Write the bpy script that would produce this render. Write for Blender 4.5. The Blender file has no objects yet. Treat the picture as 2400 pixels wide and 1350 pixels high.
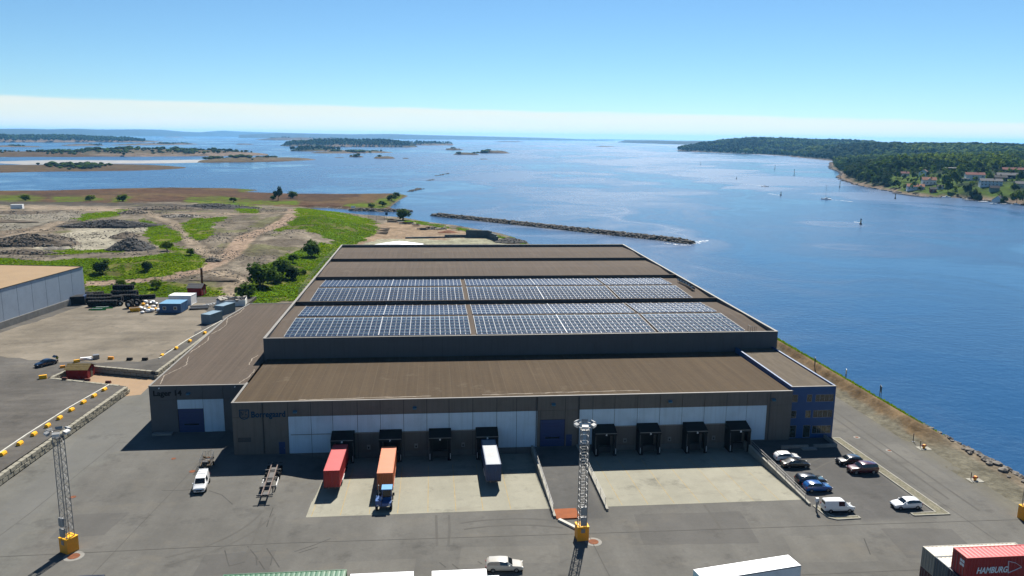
import bpy, bmesh, math, random
import numpy as np
from mathutils import Vector, Matrix, noise as mnoise

random.seed(7); RNG = np.random.default_rng(7)
sc = bpy.context.scene
COL = sc.collection
R = math.radians

# ------------------------------------------------------------------ camera, sky, sun, exposure
EYE = Vector((0.0, 0.0, 54.0)); FPX = 1850.0; PITCH, YAW, ROLL = 0.188807, 0.101096, 0.011348
_fw = Vector((math.sin(YAW)*math.cos(PITCH), math.cos(YAW)*math.cos(PITCH), -math.sin(PITCH)))
_r0 = Vector((math.cos(YAW), -math.sin(YAW), 0)); _u0 = _r0.cross(_fw)
_rt = _r0*math.cos(ROLL)+_u0*math.sin(ROLL); _up = -_r0*math.sin(ROLL)+_u0*math.cos(ROLL)
cam_data = bpy.data.cameras.new('camera'); cam = bpy.data.objects.new('camera', cam_data); COL.objects.link(cam)
cam_data.sensor_width = 36.0; cam_data.lens = 36.0*FPX/2400.0; cam_data.clip_start = 1.0; cam_data.clip_end = 90000.0
_m = Matrix((_rt, _up, -_fw)).transposed().to_4x4(); _m.translation = EYE
cam.matrix_world = _m; sc.camera = cam

SUN_EL, SUN_AZ = R(46.0), R(16.5)      # azimuth from +Y towards +X
SUN_DIR = Vector((math.sin(SUN_AZ)*math.cos(SUN_EL), math.cos(SUN_AZ)*math.cos(SUN_EL), math.sin(SUN_EL)))
world = bpy.data.worlds.new('World'); sc.world = world; world.use_nodes = True
wn, wl = world.node_tree.nodes, world.node_tree.links
for n in list(wn): wn.remove(n)
w_out = wn.new('ShaderNodeOutputWorld'); w_bg = wn.new('ShaderNodeBackground'); w_bg.inputs['Strength'].default_value = 0.05
w_sky = wn.new('ShaderNodeTexSky'); w_sky.sky_type = 'NISHITA'; w_sky.sun_disc = False
w_sky.sun_elevation = SUN_EL; w_sky.sun_rotation = SUN_AZ; w_sky.altitude = 1500; w_sky.air_density = 1.0; w_sky.dust_density = 0.0; w_sky.ozone_density = 10.0
# thin high cloud sheet low over the horizon, all the way round
w_tc = wn.new('ShaderNodeTexCoord'); w_sep = wn.new('ShaderNodeSeparateXYZ'); wl.new(w_tc.outputs['Generated'], w_sep.inputs[0])
w_map = wn.new('ShaderNodeMapping'); w_map.inputs['Scale'].default_value = (1.6, 1.6, 5.0); wl.new(w_tc.outputs['Generated'], w_map.inputs[0])
w_n1 = wn.new('ShaderNodeTexNoise'); w_n1.inputs['Scale'].default_value = 1.3; w_n1.inputs['Detail'].default_value = 2.0; wl.new(w_map.outputs[0], w_n1.inputs['Vector'])
w_map2 = wn.new('ShaderNodeMapping'); w_map2.inputs['Scale'].default_value = (5, 5, 60.0); wl.new(w_tc.outputs['Generated'], w_map2.inputs[0])
w_n2 = wn.new('ShaderNodeTexNoise'); w_n2.inputs['Scale'].default_value = 2.0; w_n2.inputs['Detail'].default_value = 5.0; wl.new(w_map2.outputs[0], w_n2.inputs['Vector'])
def wmath(op, a, b=None, c=None):
    n = wn.new('ShaderNodeMath'); n.operation = op
    for i, x in enumerate((a, b, c)):
        if x is None: continue
        if isinstance(x, (int, float)): n.inputs[i].default_value = x
        else: wl.new(x, n.inputs[i])
    return n.outputs[0]
edge = wmath('MULTIPLY_ADD', w_n1.outputs['Fac'], 0.008, 0.0290)          # sine of the elevation of the sheet's upper edge
edge = wmath('MULTIPLY_ADD', w_n2.outputs['Fac'], 0.005, edge)
edge = wmath('MULTIPLY_ADD', w_sep.outputs['X'], -0.012, edge); edge = wmath('SUBTRACT', edge, wmath('MULTIPLY', wmath('MULTIPLY', w_sep.outputs['X'], w_sep.outputs['X']), 0.014))   # the sheet's edge sinks towards one side
dlt = wmath('SUBTRACT', edge, w_sep.outputs['Z'])
w_mr = wn.new('ShaderNodeMapRange'); w_mr.interpolation_type = 'SMOOTHSTEP'; w_mr.inputs['From Min'].default_value = -0.0015; w_mr.inputs['From Max'].default_value = 0.004
w_mr.inputs['To Max'].default_value = 0.7; wl.new(dlt, w_mr.inputs['Value'])
w_wb = wn.new('ShaderNodeMixRGB'); w_wb.blend_type = 'MULTIPLY'; w_wb.inputs['Fac'].default_value = 1.0; wl.new(w_sky.outputs[0], w_wb.inputs['Color1']); w_wb.inputs['Color2'].default_value = (1.09, 1.12, 0.97, 1)   # cyan cast of the picture's sky
w_mix = wn.new('ShaderNodeMixRGB'); wl.new(wmath('MULTIPLY', w_mr.outputs[0], wmath('MULTIPLY_ADD', w_n2.outputs['Fac'], .5, .72)), w_mix.inputs['Fac']); wl.new(w_wb.outputs[0], w_mix.inputs['Color1']); w_mix.inputs['Color2'].default_value = (9.2, 8.8, 7.4, 1)
wl.new(w_mix.outputs[0], w_bg.inputs['Color']); wl.new(w_bg.outputs[0], w_out.inputs[0])

sun_data = bpy.data.lights.new('sun', 'SUN'); sun_data.energy = 5.0; sun_data.angle = R(0.53); sun_data.color = (1.0, 0.95, 0.86)
sun = bpy.data.objects.new('sun', sun_data); COL.objects.link(sun); sun.location = (40, 160, 200)
sun.rotation_euler = SUN_DIR.to_track_quat('Z', 'Y').to_euler()
sc.view_settings.view_transform = 'Standard'; sc.view_settings.look = 'None'; sc.view_settings.gamma = 1.0
sc.view_settings.exposure = 1.13; sc.view_settings.use_curve_mapping = False
sc.cycles.max_bounces = 6; sc.cycles.diffuse_bounces = 3; sc.cycles.glossy_bounces = 3; sc.cycles.volume_bounces = 1; sc.cycles.transparent_max_bounces = 12
sc.cycles.sample_clamp_indirect = 4.0; sc.cycles.caustics_reflective = False; sc.cycles.caustics_refractive = False

# ------------------------------------------------------------------ survey helpers
def ray(u, v): return _fw + _rt*((u-1200)/FPX) - _up*((v-675)/FPX)
def at(u, v, z=0.0):
    """ground point at height z that the survey picture shows at (u, v)"""
    d = ray(u, v); t = (z-EYE.z)/d.z; return EYE + d*t
def at2(u, v, z=0.0): p = at(u, v, z); return (p.x, p.y)
def at_y(u, v, y):
    d = ray(u, v); t = y/d.y; return EYE + d*t

# ------------------------------------------------------------------ mesh builder
class MB:
    def __init__(self): self.v, self.f, self.m = [], [], []
    def add(self, vs, fs, mi=0):
        o = len(self.v); self.v += [tuple(p) for p in vs]
        self.f += [tuple(i+o for i in f) for f in fs]; self.m += [mi]*len(fs); return self
    def box(self, x0, x1, y0, y1, z0, z1, mi=0):
        return self.add([(x0,y0,z0),(x1,y0,z0),(x1,y1,z0),(x0,y1,z0),(x0,y0,z1),(x1,y0,z1),(x1,y1,z1),(x0,y1,z1)],
                        [(3,2,1,0),(4,5,6,7),(0,1,5,4),(1,2,6,5),(2,3,7,6),(3,0,4,7)], mi)
    def obox(self, c, s, rz=0.0, mi=0, rx=0.0, ry=0.0):
        M = Matrix.Translation(Vector(c)) @ Matrix.Rotation(rz,4,'Z') @ Matrix.Rotation(ry,4,'Y') @ Matrix.Rotation(rx,4,'X')
        hx, hy, hz = s[0]/2, s[1]/2, s[2]/2
        vs = [M @ Vector(p) for p in ((-hx,-hy,-hz),(hx,-hy,-hz),(hx,hy,-hz),(-hx,hy,-hz),(-hx,-hy,hz),(hx,-hy,hz),(hx,hy,hz),(-hx,hy,hz))]
        return self.add(vs, [(3,2,1,0),(4,5,6,7),(0,1,5,4),(1,2,6,5),(2,3,7,6),(3,0,4,7)], mi)
    def prism(self, poly, z0, z1, mi=0, top=True, bot=True):
        n = len(poly); a = sum(poly[i][0]*poly[(i+1)%n][1]-poly[(i+1)%n][0]*poly[i][1] for i in range(n))
        if a < 0: poly = poly[::-1]
        vs = [(p[0],p[1],z0) for p in poly]+[(p[0],p[1],z1) for p in poly]
        fs = [(i,(i+1)%n,(i+1)%n+n,i+n) for i in range(n)]
        if top: fs.append(tuple(range(n,2*n)))
        if bot: fs.append(tuple(range(n-1,-1,-1)))
        return self.add(vs, fs, mi)
    def sheet(self, poly, z, mi=0):
        n = len(poly); a = sum(poly[i][0]*poly[(i+1)%n][1]-poly[(i+1)%n][0]*poly[i][1] for i in range(n))
        if a < 0: poly = poly[::-1]
        return self.add([(p[0],p[1],z) for p in poly], [tuple(range(n))], mi)
    def bar(self, p, q, w, h=None, mi=0):
        p, q = Vector(p), Vector(q); d = (q-p); L = d.length
        if L < 1e-6: return self
        d /= L; s = d.cross(Vector((0,0,1)))
        if s.length < 1e-3: s = Vector((1,0,0))
        s.normalize(); t = s.cross(d); a, b = s*w/2, t*(h or w)/2
        vs = [p-a-b,p+a-b,p+a+b,p-a+b,q-a-b,q+a-b,q+a+b,q-a+b]
        return self.add(vs, [(0,1,2,3),(7,6,5,4),(1,0,4,5),(2,1,5,6),(3,2,6,7),(0,3,7,4)], mi)
    def cyl(self, p, q, r, n=10, mi=0, r2=None, caps=True):
        p, q = Vector(p), Vector(q); d = (q-p).normalized(); s = d.cross(Vector((0,0,1)))
        if s.length < 1e-3: s = Vector((1,0,0))
        s.normalize(); t = d.cross(s); r2 = r if r2 is None else r2
        vs = [p+(s*math.cos(k*2*math.pi/n)+t*math.sin(k*2*math.pi/n))*r for k in range(n)]+[q+(s*math.cos(k*2*math.pi/n)+t*math.sin(k*2*math.pi/n))*r2 for k in range(n)]
        fs = [(k,(k+1)%n,(k+1)%n+n,k+n) for k in range(n)]
        if caps: fs += [tuple(range(n-1,-1,-1)), tuple(range(n,2*n))]
        return self.add(vs, fs, mi)
    def ring(self, c, axis, r0, r1, w, n=14, mi=0):
        """a tyre: hollow ring around axis"""
        c, d = Vector(c), Vector(axis).normalized(); s = d.cross(Vector((0,0,1)))
        if s.length < 1e-3: s = Vector((1,0,0))
        s.normalize(); t = d.cross(s); vs = []; fs = []
        prof = ((r0,-w/2),(r1*.93,-w/2),(r1,-w*.3),(r1,w*.3),(r1*.93,w/2),(r0,w/2))
        for k in range(n):
            e = s*math.cos(2*math.pi*k/n)+t*math.sin(2*math.pi*k/n)
            vs += [c+e*r+d*h for r,h in prof]
        m = len(prof)
        for k in range(n):
            for j in range(m): fs.append((k*m+j, k*m+(j+1)%m, ((k+1)%n)*m+(j+1)%m, ((k+1)%n)*m+j))
        return self.add(vs, fs, mi)
    def mesh(self, name, mats, origin=(0,0,0), smooth=False):
        me = bpy.data.meshes.new(name); ox, oy, oz = origin
        me.from_pydata([(x-ox,y-oy,z-oz) for x,y,z in self.v], [], self.f)
        if not isinstance(mats, (list,tuple)): mats = [mats]
        for m in mats: me.materials.append(m)
        if len(mats) > 1: me.polygons.foreach_set('material_index', self.m)
        if smooth: me.polygons.foreach_set('use_smooth', [True]*len(me.polygons))
        me.update(); return me
    def build(self, name, mats, parent=None, origin=None, smooth=False, loc=None):
        """origin: world point the mesh is built around (taken from the parent by default)"""
        base = origin if origin is not None else (0,0,0)
        o = bpy.data.objects.new(name, self.mesh(name, mats, base, smooth)); COL.objects.link(o)
        if parent is not None: o.parent = parent
        elif origin is not None: o.location = origin
        if loc is not None: o.location = loc
        return o

def link(name, me, parent=None, loc=(0,0,0), rz=0.0):
    o = bpy.data.objects.new(name, me); COL.objects.link(o); o.parent = parent; o.location = loc; o.rotation_euler = (0,0,rz); return o
def tag(o, label=None, cat=None, group=None, kind=None):
    if label: o['label'] = label
    if cat: o['category'] = cat
    if group: o['group'] = group
    if kind: o['kind'] = kind
    return o
def thing(name, label, cat, loc=(0,0,0), rz=0.0, group=None):
    o = bpy.data.objects.new(name, None); COL.objects.link(o); o.location = loc; o.rotation_euler = (0,0,rz); o.empty_display_size = .3
    return tag(o, label, cat, group)
def kids(o): return [c for c in bpy.data.objects if c.parent == o]
def copy_tree(o, loc=None, rz=None, label=None, parent=None):
    c = o.copy(); COL.objects.link(c)
    if parent is not None: c.parent = parent
    if loc is not None: c.location = loc
    if rz is not None: c.rotation_euler = (0,0,rz)
    if label: c['label'] = label
    for k in o.children: copy_tree(k, parent=c)
    return c
ORD = 'first second third fourth fifth sixth seventh eighth ninth tenth eleventh twelfth'.split()

# ------------------------------------------------------------------ materials
def newmat(name):
    m = bpy.data.materials.new(name); m.use_nodes = True; nt = m.node_tree
    return m, nt.nodes, nt.links, nt.nodes['Principled BSDF']
ALB = 0.5
def alb(c):
    """survey colours to base colours: mid tones scaled to real-world reflectance, white paint kept white"""
    t = min(1.0, max(0.0, (max(c[:3])-.5)/.3)); k = ALB+(.92-ALB)*t; return (c[0]*k, c[1]*k, c[2]*k)
def rgba(c): return (c[0], c[1], c[2], 1.0)
def scl(c, k): return tuple(min(1.0, x*k) for x in c)
def nmath(n, l, op, a, b=None):
    x = n.new('ShaderNodeMath'); x.operation = op
    for i, q in enumerate((a, b)):
        if q is None: continue
        if isinstance(q, (int, float)): x.inputs[i].default_value = q
        else: l.new(q, x.inputs[i])
    return x.outputs[0]
def nnoise(n, l, vec, scale, detail=4.0, rough=0.55, stretch=None):
    if stretch:
        mp = n.new('ShaderNodeMapping'); mp.inputs['Scale'].default_value = stretch; l.new(vec, mp.inputs[0]); vec = mp.outputs[0]
    t = n.new('ShaderNodeTexNoise'); t.inputs['Scale'].default_value = scale; t.inputs['Detail'].default_value = detail; t.inputs['Roughness'].default_value = rough
    l.new(vec, t.inputs['Vector']); return t.outputs['Fac']
def nramp(n, l, fac, lo, hi, a=0.0, b=1.0):
    r = n.new('ShaderNodeMapRange'); r.inputs['From Min'].default_value = lo; r.inputs['From Max'].default_value = hi
    r.inputs['To Min'].default_value = a; r.inputs['To Max'].default_value = b; l.new(fac, r.inputs['Value']); return r.outputs[0]
def nmix(n, l, fac, c1, c2, mode='MIX'):
    x = n.new('ShaderNodeMixRGB'); x.blend_type = mode
    for s, q in (('Fac', fac), ('Color1', c1), ('Color2', c2)):
        if isinstance(q, (int, float)): x.inputs[s].default_value = q
        elif isinstance(q, tuple): x.inputs[s].default_value = rgba(q)
        else: l.new(q, x.inputs[s])
    return x.outputs[0]
def paint(name, col, rough=0.6, var=0.12, scale=0.6, metal=0.0, dirt=None, dirt_amt=0.3, coat=0.0, bump=0.0, bscale=20.0, stretch=None, spec=None, streaks=0.0):
    spec = spec if spec is not None else (.5 if rough < .6 else .15)
    """plain painted / mineral surface with grain and, if asked, blotches of dirt"""
    col = alb(col); dirt = alb(dirt) if dirt else None
    m, n, l, b = newmat(name); tc = n.new('ShaderNodeTexCoord'); vec = tc.outputs['Object']
    f = nnoise(n, l, vec, scale, 5.0, 0.6, stretch)
    c = nmix(n, l, nramp(n, l, f, 0.3, 0.7), scl(col, 1-var), scl(col, 1+var))
    if dirt: c = nmix(n, l, nramp(n, l, nnoise(n, l, vec, scale*0.45, 6.0, 0.65), 0.5, 0.72, 0.0, dirt_amt), c, dirt)
    if streaks: c = nmix(n, l, nramp(n, l, nnoise(n, l, vec, 1.0, 5.0, .65, (2.2, 2.2, .10)), .48, .72, 0.0, streaks), c, scl(col, .45))
    l.new(c, b.inputs['Base Color']); b.inputs['Roughness'].default_value = rough; b.inputs['Metallic'].default_value = metal
    b.inputs['Specular IOR Level'].default_value = spec
    if coat: b.inputs['Coat Weight'].default_value = coat; b.inputs['Coat Roughness'].default_value = 0.06
    if bump:
        bp = n.new('ShaderNodeBump'); bp.inputs['Strength'].default_value = bump; bp.inputs['Distance'].default_value = 0.05
        l.new(nnoise(n, l, vec, bscale, 3.0), bp.inputs['Height']); l.new(bp.outputs[0], b.inputs['Normal'])
    return m
def zoned(name, rough=0.9, fine=0.9, mid=0.09, amp=0.28, bump=0.35):
    """ground whose kind (asphalt, grass, gravel, reeds...) is stored per vertex; grain and wear on top"""
    m, n, l, b = newmat(name); tc = n.new('ShaderNodeTexCoord'); vec = tc.outputs['Object']
    at_ = n.new('ShaderNodeVertexColor'); at_.layer_name = 'zone'
    f1 = nnoise(n, l, vec, mid, 6.0, 0.62); f2 = nnoise(n, l, vec, fine, 5.0, 0.7)
    k = nmath(n, l, 'MULTIPLY', nramp(n, l, f1, 0.28, 0.72, (1-amp)*ALB, (1+amp)*ALB), nramp(n, l, f2, 0.25, 0.75, 1-amp*1.3, 1+amp*1.3))
    k = nmath(n, l, 'MULTIPLY', k, nramp(n, l, nnoise(n, l, vec, fine*.33, 4.0, .65), 0.3, 0.7, 1-amp*.8, 1+amp*.8))
    c = nmix(n, l, 1.0, at_.outputs['Color'], k, 'MULTIPLY')
    l.new(c, b.inputs['Base Color']); b.inputs['Roughness'].default_value = 1.0; b.inputs['Specular IOR Level'].default_value = 0.03
    bp = n.new('ShaderNodeBump'); bp.inputs['Strength'].default_value = bump; bp.inputs['Distance'].default_value = 0.3
    l.new(f2, bp.inputs['Height']); l.new(bp.outputs[0], b.inputs['Normal'])
    return m
def leafmat(name, c1, c2, trans=0.3):
    c1, c2 = scl(c1, .62), scl(c2, .62)
    m, n, l, b = newmat(name); g = n.new('ShaderNodeNewGeometry'); oi = n.new('ShaderNodeTexCoord')
    f = nnoise(n, l, oi.outputs['Object'], 0.35, 3.0)
    k = nmath(n, l, 'ADD', nmath(n, l, 'MULTIPLY', g.outputs['Random Per Island'], 0.55), nmath(n, l, 'MULTIPLY', f, 0.6))
    c = nmix(n, l, nramp(n, l, k, 0.2, 0.95), c1, c2); l.new(c, b.inputs['Base Color']); b.inputs['Roughness'].default_value = 0.9; b.inputs['Specular IOR Level'].default_value = 0.04
    tr = n.new('ShaderNodeBsdfTranslucent'); l.new(c, tr.inputs['Color']); ms = n.new('ShaderNodeMixShader'); ms.inputs[0].default_value = trans
    l.new(b.outputs[0], ms.inputs[1]); l.new(tr.outputs[0], ms.inputs[2]); l.new(ms.outputs[0], n['Material Output'].inputs[0])
    return m
M = {}
M['white'] = paint('white_paint', (.78,.78,.77), .45, .05, 1.2, dirt=(.4,.37,.32), dirt_amt=.25)
M['pure_white'] = paint('clean_white_paint', (.82,.83,.84), .35, .03, 1.0)
M['steel'] = paint('galvanised_steel', (.42,.43,.44), .42, .12, 2.0, metal=.6)
M['dark_steel'] = paint('dark_steel', (.06,.06,.065), .55, .2, 2.0)
M['black'] = paint('black_rubber', (.018,.018,.02), .7, .25, 3.0)
M['tyre'] = paint('tyre_rubber', (.022,.022,.023), .85, .25, 5.0)
M['glass'] = paint('dark_glass', (.012,.016,.018), .06, .1, 1.0, spec=.8)
M['lamp'] = paint('lamp_lens', (.7,.7,.68), .2, .05, 1.0)
M['red_lens'] = paint('red_lens', (.4,.02,.02), .2, .05, 1.0)
M['concrete'] = paint('concrete', (.40,.385,.35), .9, .16, .8, dirt=(.2,.19,.17), dirt_amt=.4, bump=.2)
M['pale_concrete'] = paint('pale_concrete', (.50,.48,.41), .9, .14, .7, dirt=(.25,.23,.2), dirt_amt=.35, bump=.2)
M['yellow'] = paint('yellow_paint', (.85,.42,.02), .6, .12, 1.5, dirt=(.35,.2,.08), dirt_amt=.35)
M['orange'] = paint('orange_paint', (.83,.32,.01), .55, .1, 1.5, dirt=(.4,.18,.05), dirt_amt=.3)
M['rust'] = paint('rust', (.28,.10,.045), .85, .3, 1.5)
M['red_wood'] = paint('red_wood', (.30,.022,.02), .75, .15, 2.0)
M['trunk'] = paint('bark', (.09,.07,.05), .95, .3, 3.0)
M['timber'] = paint('weathered_timber', (.20,.15,.10), .9, .25, 3.0)
M['leaf'] = leafmat('leaf_green', (.024,.065,.006), (.12,.21,.014))
M['leaf_dark'] = leafmat('leaf_dark', (.012,.036,.010), (.055,.105,.018))
M['leaf_bright'] = leafmat('leaf_bright', (.07,.14,.008), (.23,.31,.02))
M['rock'] = paint('stone', (.30,.27,.235), .9, .35, .5, dirt=(.1,.09,.08), dirt_amt=.5, bump=.5, bscale=3)
M['dark_rock'] = paint('dark_stone', (.14,.125,.105), .9, .4, .5, dirt=(.05,.05,.045), dirt_amt=.5, bump=.5, bscale=3)
# ------------------------------------------------------------------ numeric helpers for terrain
_LAT = RNG.random((256,256))
def vnoise(x, y):
    xi = np.floor(x).astype(int); yi = np.floor(y).astype(int); fx = x-xi; fy = y-yi
    fx = fx*fx*(3-2*fx); fy = fy*fy*(3-2*fy)
    a = _LAT[xi%256, yi%256]; b = _LAT[(xi+1)%256, yi%256]; c = _LAT[xi%256, (yi+1)%256]; d = _LAT[(xi+1)%256, (yi+1)%256]
    return (a*(1-fx)+b*fx)*(1-fy)+(c*(1-fx)+d*fx)*fy
def fbm(x, y, s, o=4):
    r = 0; k = 1.0; t = 0
    for i in range(o): r = r+k*vnoise(x*s+17*i, y*s+31*i); t += k; k *= .5; s *= 2.03
    return r/t
def project(X, Y, Z):
    dx, dy, dz = X-EYE.x, Y-EYE.y, Z-EYE.z
    k = dx*_fw.x+dy*_fw.y+dz*_fw.z
    return 1200+FPX*(dx*_rt.x+dy*_rt.y+dz*_rt.z)/k, 675-FPX*(dx*_up.x+dy*_up.y+dz*_up.z)/k
def inside(X, Y, poly):
    r = np.zeros(X.shape, bool); n = len(poly)
    for i in range(n):
        x1, y1 = poly[i]; x2, y2 = poly[(i+1)%n]
        c = (y1 > Y) != (y2 > Y)
        with np.errstate(divide='ignore', invalid='ignore'): xi = (x2-x1)*(Y-y1)/(y2-y1+1e-12)+x1
        r ^= c & (X < xi)
    return r
def polydist(X, Y, pts, closed=True):
    d = np.full(X.shape, 1e9); n = len(pts)
    for i in range(n if closed else n-1):
        x1, y1 = pts[i]; x2, y2 = pts[(i+1)%n]; ex, ey = x2-x1, y2-y1; L = ex*ex+ey*ey+1e-12
        t = np.clip(((X-x1)*ex+(Y-y1)*ey)/L, 0, 1); d = np.minimum(d, np.hypot(X-x1-t*ex, Y-y1-t*ey))
    return d
def sstep(a, b, x): t = np.clip((x-a)/(b-a), 0, 1); return t*t*(3-2*t)
def tps(pts):
    P = np.array(pts, float); xy, z = P[:,:2]/100.0, P[:,2]; n = len(P)
    d = np.hypot(*(xy[:,None]-xy[None]).transpose(2,0,1)); K = np.where(d > 0, d*d*np.log(d+1e-12), 0)+np.eye(n)*0.02
    A = np.zeros((n+3,n+3)); A[:n,:n] = K; A[:n,n] = 1; A[:n,n+1:] = xy; A[n,:n] = 1; A[n+1:,:n] = xy.T
    w = np.linalg.solve(A, np.concatenate([z, np.zeros(3)]))
    def f(X, Y):
        x, y = X/100.0, Y/100.0; r = w[n]+w[n+1]*x+w[n+2]*y
        for i in range(n):
            q = (x-xy[i,0])**2+(y-xy[i,1])**2; r = r+w[i]*0.5*q*np.log(q+1e-12)
        return r
    return f
def gridmesh(name, xs, ys, zf, cf, mat, drop=None, smooth=True, kind='structure', label=None):
    X, Y = np.meshgrid(np.array(xs), np.array(ys)); Z = zf(X, Y); ny, nx = X.shape
    me = bpy.data.meshes.new(name)
    i = np.arange(ny*nx).reshape(ny,nx); q = np.stack([i[:-1,:-1], i[:-1,1:], i[1:,1:], i[1:,:-1]], -1).reshape(-1,4)
    if drop is not None:
        cx = (X[:-1,:-1]+X[1:,1:])/2; cy = (Y[:-1,:-1]+Y[1:,1:])/2; cz = np.maximum.reduce([Z[:-1,:-1],Z[1:,1:],Z[:-1,1:],Z[1:,:-1]])
        q = q[~drop(cx, cy, cz).reshape(-1)]
    me.from_pydata(np.stack([X,Y,Z],-1).reshape(-1,3).tolist(), [], q.tolist())
    if cf is not None:
        C = cf(X, Y, Z); ca = me.color_attributes.new('zone', 'FLOAT_COLOR', 'POINT')
        ca.data.foreach_set('color', np.concatenate([C.reshape(-1,3), np.ones((ny*nx,1))],1).astype(np.float32).ravel())
    me.materials.append(mat)
    if smooth: me.polygons.foreach_set('use_smooth', [True]*len(me.polygons))
    o = bpy.data.objects.new(name, me); COL.objects.link(o); tag(o, label, None, None, kind); return o
def setc(C, mask, col, k=1.0):
    m = (mask*k)[...,None] if not isinstance(mask, bool) else 0
    return C*(1-m)+np.array(col)*m

# ------------------------------------------------------------------ sea
WATER = -2.0
def water_mat():
    m, n, l, b = newmat('sea_water'); g = n.new('ShaderNodeNewGeometry'); vec = g.outputs['Position']
    rip = nnoise(n, l, vec, 0.62, 4.0, 0.62, (0.75, 0.8, 1)); swell = nnoise(n, l, vec, 0.13, 3.0, 0.6, (0.6, 1.0, 1))
    h = nmath(n, l, 'ADD', nmath(n, l, 'MULTIPLY', rip, 0.8), nmath(n, l, 'MULTIPLY', swell, 0.8))
    wob = nnoise(n, l, vec, 0.006, 3.0, 0.5)
    mp = n.new('ShaderNodeMapping'); mp.inputs['Scale'].default_value = (0.0035, 0.0011, 1); mp.inputs['Rotation'].default_value = (0,0,0.5); l.new(vec, mp.inputs[0])
    vm = n.new('ShaderNodeVectorMath'); vm.operation = 'MULTIPLY_ADD'; cmb = n.new('ShaderNodeCombineXYZ')
    for i in range(3): l.new(wob, cmb.inputs[i])
    l.new(cmb.outputs[0], vm.inputs[0]); vm.inputs[1].default_value = (1.6,1.6,0); l.new(mp.outputs[0], vm.inputs[2])
    slick = nnoise(n, l, vm.outputs[0], 1.0, 6.0, 0.62)
    calm = nramp(n, l, slick, 0.46, 0.60)                      # oily-smooth streaks
    bp = n.new('ShaderNodeBump'); bp.inputs['Distance'].default_value = 0.55; l.new(nramp(n, l, calm, 0, 1, 0.72, 0.22), bp.inputs['Strength'])
    l.new(h, bp.inputs['Height']); l.new(bp.outputs[0], b.inputs['Normal'])
    b.inputs['Base Color'].default_value = (0.008, 0.045, 0.115, 1); b.inputs['IOR'].default_value = 1.333
    l.new(nramp(n, l, calm, 0, 1, 0.28, 0.14), b.inputs['Roughness'])
    return m
M['water'] = water_mat()
MB().sheet([(-40000,-400),(40000,-400),(40000,60000),(-40000,60000)], WATER).build('sea', M['water'])
tag(bpy.data.objects['sea'], kind='structure')

# ------------------------------------------------------------------ asphalt, concrete
def asphalt(name, col, attr=False, streak=(0.35,0.05,1), amp=0.16):
    m, n, l, b = newmat(name); g = n.new('ShaderNodeNewGeometry'); vec = g.outputs['Position']
    if attr:
        a = n.new('ShaderNodeVertexColor'); a.layer_name = 'zone'; base = a.outputs['Color']
    else: base = alb(col)
    big = nnoise(n, l, vec, 0.045, 5.0, 0.6); mid = nnoise(n, l, vec, 0.35, 6.0, 0.7); fine = nnoise(n, l, vec, 2.6, 4.0, 0.7)
    st = nnoise(n, l, vec, 0.7, 4.0, 0.6, streak)
    s_ = ALB if attr else 1.0
    k = nmath(n, l, 'MULTIPLY', nramp(n, l, big, .3, .7, (1-amp)*s_, (1+amp)*s_), nramp(n, l, mid, .25, .75, 1-amp*.7, 1+amp*.7))
    k = nmath(n, l, 'MULTIPLY', k, nramp(n, l, fine, .2, .8, 1-amp*.6, 1+amp*.6)); k = nmath(n, l, 'MULTIPLY', k, nramp(n, l, st, .3, .7, 1-amp*.6, 1+amp*.6))
    c = nmix(n, l, 1.0, base, k, 'MULTIPLY')
    stain = nnoise(n, l, vec, 0.16, 6.0, 0.7); c = nmix(n, l, nramp(n, l, stain, .56, .72, 0, .5), c, (.03,.029,.028))
    dust = nnoise(n, l, vec, 0.10, 6.0, 0.65, (1.0,2.0,1)); c = nmix(n, l, nramp(n, l, dust, .56, .72, 0, .4), c, (.125,.112,.09))
    l.new(c, b.inputs['Base Color']); b.inputs['Roughness'].default_value = 0.95; b.inputs['Specular IOR Level'].default_value = 0.10
    bp = n.new('ShaderNodeBump'); bp.inputs['Strength'].default_value = 0.15; bp.inputs['Distance'].default_value = 0.05; l.new(fine, bp.inputs['Height']); l.new(bp.outputs[0], b.inputs['Normal'])
    return m
M['yard'] = asphalt('yard_asphalt', None, True)
M['dark_asphalt'] = asphalt('raised_yard_asphalt', (.145,.135,.122), streak=(0.12,0.6,1), amp=.26)
M['dusty'] = asphalt('dusty_gravel', (.285,.247,.195), streak=(0.05,0.25,1), amp=.26)
M['apron'] = asphalt('apron_concrete', (.42,.405,.325), amp=.11)
M['slab'] = asphalt('slab_concrete', (.20,.198,.185), amp=.10)
M['sand'] = asphalt('sand', (.49,.345,.22), amp=.08)
M['mark'] = paint('road_marking_yellow', (.50,.37,.16), .8, .2, 1.0, dirt=(.4,.38,.3), dirt_amt=.6)
M['skid'] = paint('tyre_mark', (.118,.114,.107), .95, .2, .4, spec=.05)

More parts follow.
